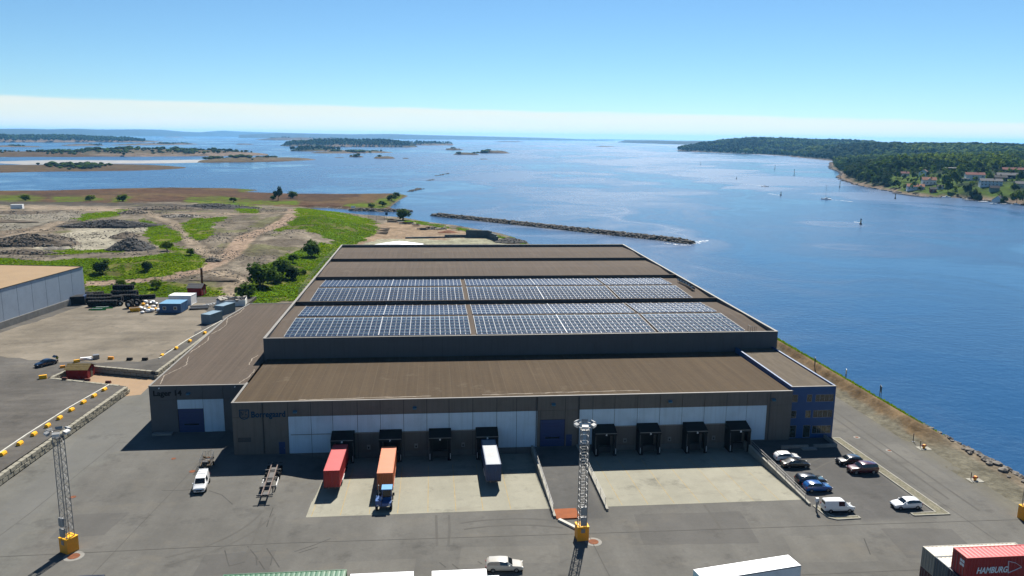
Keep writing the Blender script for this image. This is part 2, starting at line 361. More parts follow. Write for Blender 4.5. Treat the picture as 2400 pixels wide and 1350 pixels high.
WELL_Y0, WELL_Y1, WELL_D = 107.6, 129.5, -1.2
def well(Y): return WELL_D*np.clip((Y-WELL_Y0)/(WELL_Y1-WELL_Y0), 0, 1)
def z_left(X, Y): return well(Y)*sstep(-25.5, -18.4, X)
def z_well(X, Y): return well(Y)
def z_flat(X, Y): return 0*X
def ycol(X, Y, Z):
    C = np.zeros(X.shape+(3,))+np.array((.185,.179,.164))
    U, V = project(X, Y, Z); w = (fbm(X, Y, .25)-.5)*14
    C = setc(C, inside(U+w, V+w*.5, [(-300,1400),(-300,1250),(0,1120),(300,905),(352,905),(356,1012),(292,1056),(200,1110),(100,1250),(0,1400)]), (.21,.208,.19), .8)
    C = setc(C, inside(X+w*.1, Y+w*.1, [(56.4,101),(56.4,134),(73,134),(73,101)]), (.135,.131,.125))
    C = setc(C, sstep(84, 87.5, X+w*.12), (.21,.195,.15), .8)
    C = setc(C, sstep(90, 92, X+w*.15), (.24,.19,.13), .8)
    C = setc(C, inside(X, Y, [(17.2,103),(17.2,131.4),(25.3,131.4),(25.3,103)]), (.14,.137,.13))
    C = setc(C, (Y > 300), (.40,.36,.28))
    return C
def rng(a, b, s): return np.linspace(a, b, max(2, int(round((b-a)/s))+1))
ys = sorted(set(np.round(np.concatenate([rng(50,107.6,1.6), rng(107.6,131.4,1.2), rng(131.4,310,2.6)]),3)))
gridmesh('yard', rng(-84,17.2,1.3), ys, z_left, ycol, M['yard'], lambda cx, cy, cz: (cy > 217) & (cx < -41.5), smooth=False)
gridmesh('yard', rng(17.2,25.3,1.6), ys, z_flat, ycol, M['yard'], smooth=False)
gridmesh('yard', rng(25.3,56.0,1.6), ys, z_well, ycol, M['yard'], smooth=False)
gridmesh('yard', rng(56.0,88,1.3), ys, z_flat, ycol, M['yard'], smooth=False)
for x0, x1, side in ((-18.5,17.2,'left'), (25.3,56.0,'right')):
    o = gridmesh('dock_apron', [x0, x1], rng(107.6,131.3,1.2), lambda X, Y: well(Y)+.004, None, M['apron'], smooth=False)
    cx = [c for p in ((-15.7),(-7.5),(1.0),(9.1)) for c in (p-2.05, p+2.05)] if side == 'left' else [c for p in (30.0,38.0,46.4,54.4) for c in (p-2.05, p+1.9)]
    for i, x in enumerate(cx):
        if x < x0+.5 or x > x1-.3: continue
        mb = MB(); yy = rng(107.9,127.0,1.6)
        for a, b in zip(yy[:-1], yy[1:]):
            za, zb = float(well(a))+.008, float(well(b))+.008; mb.add([(x-.05,a,za),(x+.05,a,za),(x+.05,b,zb),(x-.05,b,zb)], [(0,1,2,3)])
        mb.build('painted_line', M['mark'], o)
# patches of newer or paler surfacing laid on the yard
yard0 = bpy.data.objects['yard']
for nm, pts, mt in (('concrete_patch', [(250,935),(348,960),(352,1005),(300,1046),(160,1112),(135,1092)], 'slab'),
                    ('concrete_patch', [(0,1190),(110,1108),(160,1115),(40,1260),(0,1290)], 'slab')):
    MB().sheet([at2(u,v) for u,v in pts], .004).build(nm, M[mt], yard0)
def ragged(poly, amp, seg=3.0):
    out = []
    for i in range(len(poly)):
        p, q = Vector(poly[i]), Vector(poly[(i+1)%len(poly)]); n = max(1, int((q-p).length/seg))
        for k in range(n):
            r = p.lerp(q, k/n); out.append((r.x+random.uniform(-amp,amp), r.y+random.uniform(-amp,amp)))
    return out
# tyre marks
_RZ = [.0045]
def ribbon(name, pts, w, z, mat, parent):
    mb = MB(); _RZ[0] += .00035; z = _RZ[0]
    for (x1,y1),(x2,y2) in zip(pts[:-1], pts[1:]):
        d = Vector((x2-x1,y2-y1)); 
        if d.length < 1e-4: continue
        d.normalize(); nx, ny = -d.y*w/2, d.x*w/2
        mb.add([(x1+nx,y1+ny,z),(x1-nx,y1-ny,z),(x2-nx,y2-ny,z),(x2+nx,y2+ny,z)], [(3,2,1,0)] if False else [(0,1,2,3)])
    return mb.build(name, mat, parent)
for pts in ([(527,1290),(533,1315),(537,1327),(575,1317)],[(580,1280),(600,1304),(620,1335)],[(600,1304),(602,1325)],[(625,1285),(642,1310),(655,1330)],[(638,1305),(634,1325)],
            [(690,1293),(735,1278),(775,1262)],[(700,1296),(745,1282)],[(380,1150),(430,1149),(452,1147)],[(490,1150),(520,1160),(545,1182)],[(640,1190),(632,1212),(625,1235)],
            [(1030,1318),(1045,1330)],[(1060,1322),(1075,1334)],[(1120,1316),(1130,1322)],[(2220,1290),(2270,1302)],[(2025,1262),(2040,1300)]):
    ribbon('tyre_mark', [at2(u,v) for u,v in pts], .16, .006, M['skid'], yard0)

M['skid2'] = paint('faint_tyre_track', (.163,.157,.144), .95, .10, .3, spec=.05); M['seal'] = paint('sealed_joint', (.135,.13,.12), .9, .2, .5, spec=.05); M['patch'] = asphalt('repair_asphalt', (.158,.153,.143), amp=.12); M['patch2'] = asphalt('worn_asphalt', (.205,.197,.178), amp=.14)
def arc_track(cx, cy, r, a0, a1, w=.32):
    n = 16; q = [(cx+math.cos(R(a0+(a1-a0)*k/n))*r, cy+math.sin(R(a0+(a1-a0)*k/n))*r) for k in range(n+1)]
    for dr in (-.95,.95): ribbon('tyre_track', [(cx+(x-cx)*(r+dr)/r, cy+(y-cy)*(r+dr)/r) for x, y in q], w, .005, M['skid2'], yard0)
for a_ in ((-40,112,16,-70,-10),(10,80,24,70,105),(82,96,30,110,140)): arc_track(*a_)
for x_, y0_, y1_ in ((-24.5,96,108),(-22.7,96,108),(.2,98,106.8),(2.0,98,106.8),(40.3,98,107),(79.0,106,150),(80.9,102,160)): ribbon('tyre_track', [(x_+random.uniform(-.3,.3),y0_),(x_,(y0_+y1_)/2),(x_+random.uniform(-.2,.2),y1_)], .34, .0052, M['skid2'], yard0)
for pts in ([(-66,99.5),(-20,100.4),(17,99.8),(60,99.3),(86,98.9)],[(-62,87.0),(-10,87.6),(40,87.2),(88,87.0)],[(-38,142),(-40,118),(-43,88)],[(20.9,104),(21.6,90),(22.4,80)],[(75.8,131),(76.6,108),(77.5,86)],[(-56,140),(-58,112),(-61,88)]): ribbon('sealed_joint', [(x+random.uniform(-.1,.1),y) for x,y in pts], .09, .0045, M['seal'], yard0)
_PZ = [.002]
def yard_patch(pts, m_):
    _PZ[0] += .0003; MB().sheet(ragged(pts, .12, 2.0), _PZ[0]).build('surface_patch', M[m_], yard0)
for pts, m_ in (([(-30,93),(-21,93.4),(-21,98.6),(-30,98.2)],'patch'),([(3,93),(16,92.6),(16.5,97),(3.4,97.5)],'patch2'),([(28,96),(44,95.4),(45,104.5),(29,105)],'patch'),([(47,90),(58,89.5),(58,96.5),(48,97)],'patch2'),([(-52,104),(-45,104.6),(-44,111),(-51.5,111)],'patch'),([(79,112),(84,112),(84,128),(79.5,128)],'patch2'),([(-12,88),(-3,88),(-2.6,95),(-11.5,95)],'patch2'),([(62,90),(72,89),(73,97),(63,98)],'patch')): yard_patch(pts, m_)
# ------------------------------------------------------------------ raised yard on the left, behind the block walls
ZR = 1.5
A = Vector(at2(295,905,ZR)); B = Vector(at2(112,886,ZR)); Cn = Vector(at2(182,855,ZR)); D = Vector(at2(367,871,ZR)); E_ = Vector((-59.2,232.0)); A0 = Vector((-72.2,70.0))
F_ = Vector((-58.0,262.0))
MB().prism([tuple(A0),tuple(A),tuple(B),tuple(Cn),tuple(D),tuple(E_),tuple(F_),(-135,262),(-240,262),(-240,70)], -.4, ZR).build('raised_yard', M['dark_asphalt'])
ryard = tag(bpy.data.objects['raised_yard'], kind='structure')
gz = [(-200,800),(0,833),(120,848),(190,845),(235,850),(330,846),(372,838),(430,800),(500,745),(480,712),(250,706),(200,715),(0,780),(-200,790)]
MB().sheet(ragged([at2(u,v,ZR) for u,v in gz], .9), ZR+.004).build('gravel_patch', M['dusty'], ryard)
MB().sheet([tuple(A+Vector((.2,-.2))),tuple(B),tuple(Cn),tuple(D+Vector((.3,0))),at2(368,888,0),at2(330,925,0),at2(280,930,0)], .006).build('sand_patch', M['sand'], yard0)

# ------------------------------------------------------------------ landfill, reeds and the land behind the yard
COAST = [(110,40),(101,60),(99.5,118),(98.5,141),(98.5,175),(98,210),(95,260),(88,320),(72,368),(55,402)] + [at2(u,v,WATER) for u,v in
  ((1200,554),(1140,543),(1087,533),(1031,527),(985,519),(962,514),(906,512),(872,511),(780,502),(750,494),(715,489),(760,487),(825,492),(893,497),(940,494),(915,487),(925,478),(942,467),(958,459),(925,455),(800,456),(680,455),(575,451),(590,448),(607,446),(540,442),(400,440),(250,443),(120,447),(0,447),(-250,452),(-600,480))] + [(-900,60)]
hp = [(200,698,1.2),(300,697,1.2),(400,694,1.2),(500,692,1.2),(560,690,1.0),(100,740,1.0),(0,770,1.0),(300,780,1.0),(450,740,1.0),
 (210,662,2.4),(350,652,2.8),(480,645,3.0),(560,610,4.0),(600,562,5.0),(640,532,5.6),(680,505,6.2),(500,605,4.0),(440,550,5.0),(400,520,5.4),
 (0,612,5.0),(150,606,5.0),(300,604,5.2),(420,594,5.0),(-200,620,5),(100,580,4.6),(200,560,4.6),(300,540,4.6),(0,540,5.0),(0,495,5.0),(200,492,5.0),(400,490,5.4),(560,490,6.2),(-200,490,4),
 (700,494,8.2),(740,506,8.0),(790,520,6.6),(660,520,6.4),(700,545,5.6),(740,570,3.4),(640,600,3.0),(600,640,2.2),
 (880,545,.9),(872,522,1.2),(830,507,2.2),(800,572,.8),(760,596,.5),(700,640,.4),(650,680,.3),(600,712,.3),
 (900,560,.8),(1100,552,.8),(950,522,.9),(1180,566,.6),(1000,575,.6),
 (0,468,.2),(150,470,.2),(300,472,.3),(450,476,.6),(560,480,1.0),(700,482,.8),(800,484,-.2),(300,458,-.9),(500,458,-.9),(700,466,-.9),(850,470,-.7),(100,455,-1.0),(-200,465,-.5),(900,478,0),(400,446,-1.2),(0,452,-1.3),(920,462,-.6)]
_land_tps = tps([at2(u,v,z)+(z,) for u,v,z in hp]+[(0,300,0.3),(60,320,0),(-30,250,0),(80,250,0),(-62,215,.3),(-60,250,.6),(-500,300,4),(-600,600,0)])
def land_h(X, Y):
    z = _land_tps(X, Y)
    z = z+(fbm(X,Y,.045,4)-.5)*1.4*sstep(265,300,Y)*sstep(620,540,Y)*sstep(-20,-80,X)
    z = np.where((X > -56) & (Y < 300) & ((X > -41) | (Y < 216)), np.minimum(z, -.05), z)                       # under the yard and warehouse
    ry = inside(X, Y, [(-72,60),(-64,167),(-60,178),(-58,232),(-57,263),(-260,263),(-260,60)]); z = np.where(ry, np.minimum(z, .9), z)
    d = polydist(X, Y, COAST); ins = inside(X, Y, COAST)
    return np.where(ins, np.minimum(z, WATER-.15+d*.30), WATER-.15-d*.25)
def landz(x, y): return float(land_h(np.array([[x]]), np.array([[y]]))[0,0])
def land_at(u, v):
    """ground point of the land seen at (u, v)"""
    z = 3.0
    for _ in range(12):
        p = at(u, v, z); z = .5*z+.5*landz(p.x, p.y)
    p = at(u, v, z); return Vector((p.x, p.y, landz(p.x, p.y)))

def land_col(X, Y, Z):
    U, V = project(X, Y, Z); w = (fbm(X,Y,.12,3)-.5); wu = w*26+(fbm(X,Y+33,.45,3)-.5)*16; wv = (fbm(X+90,Y,.12,3)-.5)*9+(fbm(X+9,Y+70,.45,3)-.5)*6
    C = np.zeros(X.shape+(3,))+np.array((.235,.20,.155))
    big = fbm(X, Y, .035, 4)[...,None]; C = C*(.55+.9*big)*(.68+.64*fbm(X+11,Y,.16,4))[...,None]*(.8+.4*fbm(X*3+5,Y*.6,.3,3))[...,None]; C = setc(C, (fbm(X-44,Y+3,.06,5) > .60)*1.0, (.13,.145,.04), .55); C = setc(C, (fbm(X+71,Y,.05,5) > .61)*1.0, (.12,.10,.08), .6)
    Z_ = lambda p: inside(U+wu, V+wv, p)
    def zone(p, col, k=1.0):
        nonlocal C; C = setc(C, Z_(p), col, k)
    G1, G2, DG, RD, REED = (.10,.205,.006), (.175,.23,.01), (.045,.095,.004), (.36,.29,.215), (.125,.072,.042)
    zone([(-900,430),(-900,480),(0,470),(200,476),(420,473),(560,480),(700,484),(880,492),(980,500),(980,448),(600,436)], REED)
    m = Z_([(-900,430),(-900,480),(0,470),(200,476),(420,473),(560,480),(700,484),(880,492),(980,500),(980,448),(600,436)])
    C = setc(C, m*(fbm(X,Y,.02,4) > .56), (.165,.11,.05), .7); C = setc(C, m*(fbm(X+50,Y,.02,4) > .6), (.085,.052,.034), .7)
    for p in ([(-60,460),(60,456),(105,462),(95,471),(-60,471)],[(120,462),(200,460),(255,468),(130,474)],[(265,461),(305,460),(300,473),(262,474)],[(440,462),(530,460),(560,468),(700,472),(700,480),(560,478),(430,476)],
              [(640,470),(700,470),(690,479),(640,478)],[(800,478),(870,474),(900,462),(950,452),(940,470),(905,487),(830,490)],[(560,443),(604,444),(600,449),(560,449)]): mk = Z_(p); C = setc(C, mk, (.115,.135,.02), .8); C = setc(C, mk*(fbm(X+3,Y,.08,4) > .52), (.12,.20,.0), .7)
    zone([(-300,471),(0,471),(200,474),(330,476),(560,482),(560,486),(330,483),(0,480),(-300,482)], (.09,.078,.065), .9)
    zone([(-300,484),(0,482),(200,484),(330,489),(330,496),(200,494),(0,490),(-300,495)], RD)
    zone([(0,500),(150,497),(230,505),(160,520),(60,535),(0,540)], (.30,.275,.225), .8)
    zone([(0,543),(110,525),(160,528),(120,545),(0,558)], (.25,.20,.15), .9)
    for pl, wd, col in (([(690,490),(688,500),(677,511),(655,525),(630,537),(600,545),(578,555),(563,568),(553,583),(540,597),(513,611),(467,632),(400,648),(333,657),(205,664)], 4.4, (.39,.285,.21)),
                        ([(330,492),(365,507),(410,525),(432,545),(448,570),(478,592),(506,606)], 3.2, RD),
                        ([(520,640),(560,660),(540,690)], 4.0, RD), ([(350,503),(420,500),(540,502),(640,498),(690,498)], 4.5, RD), ([(0,560),(70,545),(140,520)], 3.5, RD)):
        d = polydist(X, Y, [tuple(land_at(u,v)[:2]) for u,v in pl], False); C = setc(C, sstep(wd+3.2, wd+1.0, d+w*3)*sstep(wd-.4, wd+1.2, d+w*3), (.13,.105,.08), .75); C = setc(C, sstep(wd+.5, wd-.9, d+w*2.0), col, .95); C = setc(C, sstep(.8,.3,np.abs(d-wd*.42))*(fbm(X,Y,.2,3) > .4), scl(col,.72), .7)
    for p in ([(-200,610),(0,606),(100,612),(200,606),(310,605),(420,590),(482,606),(470,628),(400,645),(300,655),(196,660),(192,700),(-200,760)], [(205,669),(380,662),(450,666),(522,674),(528,690),(500,700),(205,702)],
              [(330,513),(380,528),(416,545),(422,566),(390,574),(430,580),(474,602),(440,604),(380,582),(346,560),(338,540)], [(424,526),(450,512),(545,510),(497,525),(502,550),(470,566),(445,556)],
              [(695,486),(760,491),(830,505),(880,519),(888,545),(850,578),(800,575),(740,545),(700,535),(648,541),(690,515)], [(528,708),(575,668),(622,620),(700,588),(755,568),(805,574),(690,705),(600,718)],
              [(168,513),(230,498),(312,491),(270,505),(190,518)], [(104,588),(290,581),(292,592),(108,598)], [(900,513),(962,515),(1031,528),(1100,538),(1270,572),(1200,568),(1060,536),(950,523)], [(540,476),(606,482),(600,500),(560,496)], [(460,470),(560,474),(540,482),(470,480)]):
        mk = Z_(p); C = setc(C, mk, G1); C = setc(C, mk*(fbm(X+7,Y,.07,4) > .52), G2, .9); C = setc(C, mk*(fbm(X-30,Y,.09,4) > .54), DG, .85); C = setc(C, mk*(fbm(X-70,Y+9,.14,4) > .58), (.18,.16,.06), .65); C = setc(C, mk*(fbm(X+20,Y-9,.3,3) > .60), (.06,.11,.01), .6)
    zone([(75,586),(165,540),(250,533),(335,526),(342,545),(272,551),(268,583),(150,585)], (.42,.385,.30))
    zone([(888,524),(960,522),(1060,540),(1190,562),(1150,580),(820,580),(880,548)], (.36,.265,.18)); zone([(890,562),(1000,560),(1175,559),(1200,574),(830,580)], (.40,.39,.28))
    sh = inside(X, Y, COAST); d = polydist(X, Y, COAST); C = setc(C, sh*(d < 2.2)*(X > -300), (.17,.145,.12), .8)
    return np.clip(C, 0, 1)
M['land'] = zoned('land_cover', amp=.34, bump=.6)
def land_drop(cx, cy, cz): return (cz < WATER-1.2) | ((cx > -56) & (cy < 296) & (cx < 84) & ((cx > -39) | (cy < 213))) | ((cx < -70) & (cx > -200) & (cy < 250))
xs = np.concatenate([rng(-700,-340,6), rng(-340,84,1.2)[1:]]); ysl = []; y = 196.0
while y < 880: ysl.append(y); y += max(1.1, y*.0034)
land = gridmesh('land', xs, ysl, land_h, land_col, M['land'], land_drop)
# ------------------------------------------------------------------ sandy bank along the water, right of the yard
def bank_h(X, Y):
    w = (fbm(X,Y,.22,4)-.5); c = 92.3+w*1.2; h = 2.0*np.exp(-((X-c)/2.4)**2)*(.6+.9*fbm(X+40,Y,.5,3))*sstep(128,140,Y)*sstep(330,250,Y)*(.8+.8*fbm(X,Y,.15,3))
    d = polydist(X, Y, COAST); ins = inside(X, Y, COAST); e = np.minimum(h+w*.25*sstep(85.5,88,X)-.02*sstep(86,85,X)*3, WATER-.2+d*.55)
    return np.where(ins, e, WATER-.2-d*.5)
def bank_col(X, Y, Z):
    w = (fbm(X,Y,.3,4)-.5); C = np.zeros(X.shape+(3,))+np.array((.20,.185,.14))
    C = setc(C, sstep(88.6,90,X+w*3)*sstep(124,134,Y), (.235,.165,.095)); C = setc(C, sstep(92,94,X+w*2)*sstep(134,124,Y), (.25,.205,.15))
    C = setc(C, (Z < -.9)*1.0, (.16,.14,.11), .8)
    g = sstep(92.9,94.2,X+w*3.5)*sstep(133,138,Y)*sstep(300,230,Y)*(Z > -1.6)*(fbm(X+5,Y,.12,3) > .40); C = setc(C, g, (.075,.13,.008)); return C
gridmesh('shore_bank', rng(86.0,103,.55), rng(50,345,1.0), bank_h, bank_col, M['land'])
shore = bpy.data.objects['shore_bank']

# ------------------------------------------------------------------ stones
def stone_mesh(k, s=1.0):
    bm = bmesh.new(); bmesh.ops.create_icosphere(bm, subdivisions=1, radius=.5); rr = random.Random(k)
    for v in bm.verts: v.co = Vector((v.co.x*rr.uniform(.75,1.35), v.co.y*rr.uniform(.75,1.25), v.co.z*rr.uniform(.55,.95)))*s
    me = bpy.data.meshes.new('stone'); bm.to_mesh(me); bm.free(); return me
STONES = [stone_mesh(k) for k in range(7)]
for m_ in STONES: m_.materials.append(M['rock'])
for i in range(290):
    t = random.random(); y = 72+66*(t**.9); x = 96.6+random.gauss(0,1.15) + (y-110)*.004
    if y > 131 and random.random() < .5: continue
    s = random.uniform(.6,1.5)*(1.1 if y < 125 else .8); z = float(bank_h(np.array([[x]]),np.array([[y]]))[0,0])
    o = link('stone', random.choice(STONES), shore, (x, y, z+.1*s), random.uniform(0,6)); o.scale = (s, s*random.uniform(.8,1.2), s*random.uniform(.7,1.0))
STONE_V = [np.array([v.co[:] for v in m_.vertices]) for m_ in STONES]; STONE_F = [[tuple(p.vertices) for p in m_.polygons] for m_ in STONES]
def stone_heap(name, pts, mats, parent=None, origin=None):
    mb = MB()
    for x, y, z, s in pts:
        k = random.randrange(7); a = random.uniform(0,6.28); c, sn = math.cos(a), math.sin(a); V_ = STONE_V[k]*s*np.array((1,1,random.uniform(.7,1.1)))
        mb.add([(x+c*p[0]-sn*p[1], y+sn*p[0]+c*p[1], z+p[2]) for p in V_], STONE_F[k], random.randrange(len(mats)))
    return mb.build(name, mats, parent, origin)
def breakwater(label, path, width, top, n, cat='breakwater'):
    o = thing('breakwater', label, cat, (path[0][0], path[0][1], WATER)); org = o.location
    mb = MB(); core = []
    for (x1,y1),(x2,y2) in zip(path[:-1], path[1:]):
        d = Vector((x2-x1,y2-y1)).normalized(); nx, ny = -d.y, d.x
        for (xa,ya),(xb,yb) in (((x1,y1),(x2,y2)),):
            a = width/2; b = width*.22
            mb.add([(xa+nx*a,ya+ny*a,-3.5),(xa+nx*b,ya+ny*b,top-.35),(xa-nx*b,ya-ny*b,top-.35),(xa-nx*a,ya-ny*a,-3.5),(xb+nx*a,yb+ny*a,-3.5),(xb+nx*b,yb+ny*b,top-.35),(xb-nx*b,yb-ny*b,top-.35),(xb-nx*a,yb-ny*a,-3.5)],
                   [(0,1,5,4),(1,2,6,5),(2,3,7,6),(0,3,2,1),(4,5,6,7)])
    mb.build('rubble_core', M['dark_rock'], o, org)
    pts = []; L = [0]
    for p, q in zip(path[:-1], path[1:]): L.append(L[-1]+math.hypot(q[0]-p[0],q[1]-p[1]))
    for i in range(n):
        t = random.uniform(-.01,1.01)*L[-1]; t = min(max(t,0),L[-1]); k = max(j for j in range(len(path)-1) if L[j] <= t); f = (t-L[k])/(L[k+1]-L[k])
        p, q = path[k], path[k+1]; d = Vector((q[0]-p[0],q[1]-p[1])).normalized(); w = random.uniform(-1,1)
        endf = min(1, (min(t, L[-1]-t)+2.0)/7.0)
        z = WATER-.2+(top-WATER+.2)*(1-max(0,abs(w)-.3)/.7)*endf
        off = w*width/2*(.4+.6*endf); pts.append((p[0]+(q[0]-p[0])*f-d.y*off, p[1]+(q[1]-p[1])*f+d.x*off, z+random.uniform(-.3,.15), random.uniform(.9,2.0)))
    s = stone_heap('stones', pts, [M['rock'], M['dark_rock']], o, org); tag(s, kind='stuff'); return o
breakwater('long rubble stone breakwater lying alone in the water behind the warehouse', [at2(1016,505,WATER),at2(1150,519,WATER),at2(1300,535,WATER),at2(1450,551,WATER),at2(1560,563,WATER),at2(1622,571,WATER)], 9.0, -.2, 2600)
breakwater('short rubble stone breakwater running out from the reed bank', [at2(820,493,WATER),at2(890,495,WATER),at2(966,496,WATER)], 8.0, -.5, 700)
for lab, pts in (('low line of dark skerry rocks off the reed point, nearest to the shore', [(958,449),(978,444),(985,442)]), ('low line of dark skerry rocks farther out in the open water', [(1020,412),(1035,410),(1052,406)]), ('few low rocks showing between the two skerry lines', [(1005,423),(1016,421)])):
    q = [at2(u,v,WATER) for u,v in pts]; P_ = []
    for (x1,y1),(x2,y2) in zip(q[:-1],q[1:]):
        for i in range(40): t = random.random(); P_.append((x1+(x2-x1)*t+random.gauss(0,2), y1+(y2-y1)*t+random.gauss(0,3), WATER-.1, random.uniform(1.0,2.6)))
    c = q[0]; s = thing('skerry', lab, 'rocks', (c[0],c[1],WATER)); o = stone_heap('rock', P_, [M['dark_rock']], s, s.location); tag(o, kind='stuff')

# ------------------------------------------------------------------ vegetation
def leaf_cloud(mb, c, rx, ry, rz, n, size, rr, mi=0, shell=.55, clumps=7, zcut=-1.0):
    """leaf sized faces gathered in clumps through the volume of a crown"""
    cl = []
    for k in range(clumps):
        a = rr.uniform(0,6.283); e = rr.uniform(-.6,1.0); q = rr.uniform(.45,.8); cl.append((math.cos(a)*math.sqrt(max(0,1-e*e))*q, math.sin(a)*math.sqrt(max(0,1-e*e))*q, e*q, rr.uniform(.32,.55)))
    for i in range(n):
        cx, cy, cz, cr = cl[rr.randrange(clumps)]; a = rr.uniform(0,6.283); e = rr.uniform(-1,1); q = cr*(rr.uniform(shell,1))
        p = Vector((cx+math.cos(a)*math.sqrt(1-e*e)*q, cy+math.sin(a)*math.sqrt(1-e*e)*q, cz+e*q))
        if p.z < zcut: continue
        P_ = Vector((c[0]+p.x*rx, c[1]+p.y*ry, c[2]+p.z*rz)); nrm = (p+Vector((rr.uniform(-.6,.6),rr.uniform(-.6,.6),rr.uniform(-.2,.9)))).normalized()
        s = nrm.cross(Vector((rr.uniform(-1,1),rr.uniform(-1,1),rr.uniform(-1,1))))
        if s.length < 1e-3: continue
        s.normalize(); t = nrm.cross(s); k = size*rr.uniform(.6,1.35)
        mb.add([P_-s*k-t*k*.6, P_+s*k*.9-t*k*.7, P_+s*k+t*k*.6, P_-s*k*.8+t*k*.8], [(0,1,2,3)], mi)
def limb_tree(h, seed, cw=.5, leaf='leaf', n=420, size=.34, trunk_h=.35):
    """returns (trunk mesh, crown mesh) of a broadleaf tree h metres tall, base at the origin"""
    rr = random.Random(seed); tb = MB(); top = h*.62
    tb.cyl((0,0,-.2),(h*.01,0,top*.5), h*.022, 7, r2=h*.015); tb.cyl((h*.01,0,top*.5),(0,h*.01,top), h*.015, 6, r2=h*.006)
    for k in range(5):
        a = k*1.257+rr.uniform(-.3,.3); z0 = h*rr.uniform(trunk_h*.8,.55); tb.cyl((0,0,z0),(math.cos(a)*h*cw*.6, math.sin(a)*h*cw*.6, z0+h*rr.uniform(.12,.28)), h*.009, 5, r2=h*.003)
    cb = MB(); leaf_cloud(cb, (0,0,h*(.5+trunk_h*.5)), h*cw, h*cw, h*(1-trunk_h)*.52, n, size, rr, clumps=9)
    return tb.mesh('trunk', M['trunk']), cb.mesh('crown', M[leaf])
def shrub(h, w, seed, leaf='leaf', n=300, size=.22):
    rr = random.Random(seed); tb = MB()
    for k in range(4):
        a = rr.uniform(0,6.28); tb.cyl((0,0,-.15),(math.cos(a)*w*.3,math.sin(a)*w*.3,h*.6), .05*h/2, 5, r2=.02*h/2)
    cb = MB(); leaf_cloud(cb, (0,0,h*.5), w, w, h*.52, n, size, rr, clumps=15, shell=.35); return tb.mesh('stem', M['trunk']), cb.mesh('foliage', M[leaf])
def plant(name, label, cat, meshes, loc, rz=0, s=1.0, group=None, parts=('trunk','crown')):
    o = thing(name, label, cat, loc, rz, group); o.scale = (s,s,s)
    for nm, me in zip(parts, meshes): link(nm, me, o)
    return o
SH = {k: [shrub(1.0, .55, 30+i, k, 900, .055) for i in range(4)] for k in ('leaf','leaf_dark','leaf_bright')}
bushes = [((612,672),7.2,'leaf','large round dark green bush on the grass bank left of the warehouse'),((660,650),6.0,'leaf','dark green bush behind the largest bush on the grass bank'),((686,655),4.2,'leaf_dark','dark bush in the right of the clump by the fence'),
 ((576,702),4.6,'leaf','green bush in front of the big dark bush, lowest of the clump'),((648,662),3.4,'leaf','smaller bush between the two large dark bushes'),((730,602),5.4,'leaf','dark bush alone high on the slope beside the warehouse roof'),((728,582),3.4,'leaf','green bush just behind the lone dark bush on the slope'),
 ((686,615),3.0,'leaf','pale green bush halfway up the slope'),((712,644),1.7,'leaf','tiny bush nearest the fence'),((283,672),2.3,'leaf_bright','small bright bush beside the dirt road end near the white hall'),((366,676),2.8,'leaf_bright','bright bush on the grass strip behind the tyre bales'),((312,672),1.5,'leaf','low bush between the two bright bushes on the grass strip'),
 ((240,640),4.0,'leaf_dark','dark bush in the grass slope left'),((345,634),3.0,'leaf_dark','dark bush in the grass slope right'),((447,598),2.4,'leaf','bush at the fork of the dirt roads'),((392,588),3.6,'leaf_bright','yellow green bush on the mound beside the gravel heap'),
 ((288,472),7.5,'leaf_bright','bright round bush at the edge of the reeds'),((212,471),6.5,'leaf_bright','yellow green bush at the edge of the reeds, left'),((60,470),6.5,'leaf_bright','leftmost yellow green bush at the edge of the reeds'),((548,474),5.5,'leaf','green scrub row at the edge of the reeds'),
 ((945,516),6.2,'leaf','round bush alone on the channel bank behind the warehouse'),((918,470),7.0,'leaf','green bush on the reed point beside the stony shore'),((930,462),6.0,'leaf','green bush at the very tip of the reed point'),((897,484),6.0,'leaf','green bush where the reed point meets the channel'),((870,487),5.0,'leaf_bright','yellow bush on the reed point by the channel'),
 ((640,468),5.0,'leaf','low bush left of the lone tall tree in the reeds'),((686,464),8.0,'leaf','small tree right of the lone tall tree in the reeds')]
for i, ((u,v),h,lf,lab) in enumerate(bushes):
    p = land_at(u, v); b_ = plant('bush', lab, 'bush', SH[lf][i%4], p, i*1.3, h*1.25, None, ('stem','foliage')); b_.scale = (h*1.15,h*1.15,h*.75) if v < 500 else (h*1.45,h*1.45,h*1.2)
p = land_at(652,470); plant('tree', 'tall lone tree standing at the edge of the brown reeds', 'tree', limb_tree(13, 5, .34, 'leaf_dark', 700, .5, .15), p)
# grass blades over the green ground: nobody could count them
gb = []; gf = []; zone_cols = np.array([c.color[:3] for c in land.data.color_attributes['zone'].data]); gverts = np.array([v.co[:] for v in land.data.vertices])
green = (zone_cols[:,1] > zone_cols[:,0]*1.12) & (zone_cols[:,1] > .085) & (gverts[:,2] > -1.2) & (gverts[:,0] > -260) & (gverts[:,1] < 560)
idx = np.nonzero(green)[0]; rr = random.Random(3)
for k in RNG.choice(idx, min(len(idx)*3, 60000)):
    x, y, z = gverts[k]; x += rr.uniform(-1,1); y += rr.uniform(-1,1); h = rr.uniform(.15,.45); a = rr.uniform(-.6,.6); w = rr.uniform(.15,.4); n0 = len(gb); c, s = math.cos(a)*w, math.sin(a)*w; t = rr.uniform(.25,.6)
    gb += [(x-c,y+t-s,z-.1),(x+c,y+t+s,z-.1),(x+c*.5+rr.uniform(-.2,.2),y+s*.5-t,z+h),(x-c*.6,y-s*.6-t,z+h*.8)]; gf.append((n0,n0+1,n0+2,n0+3))
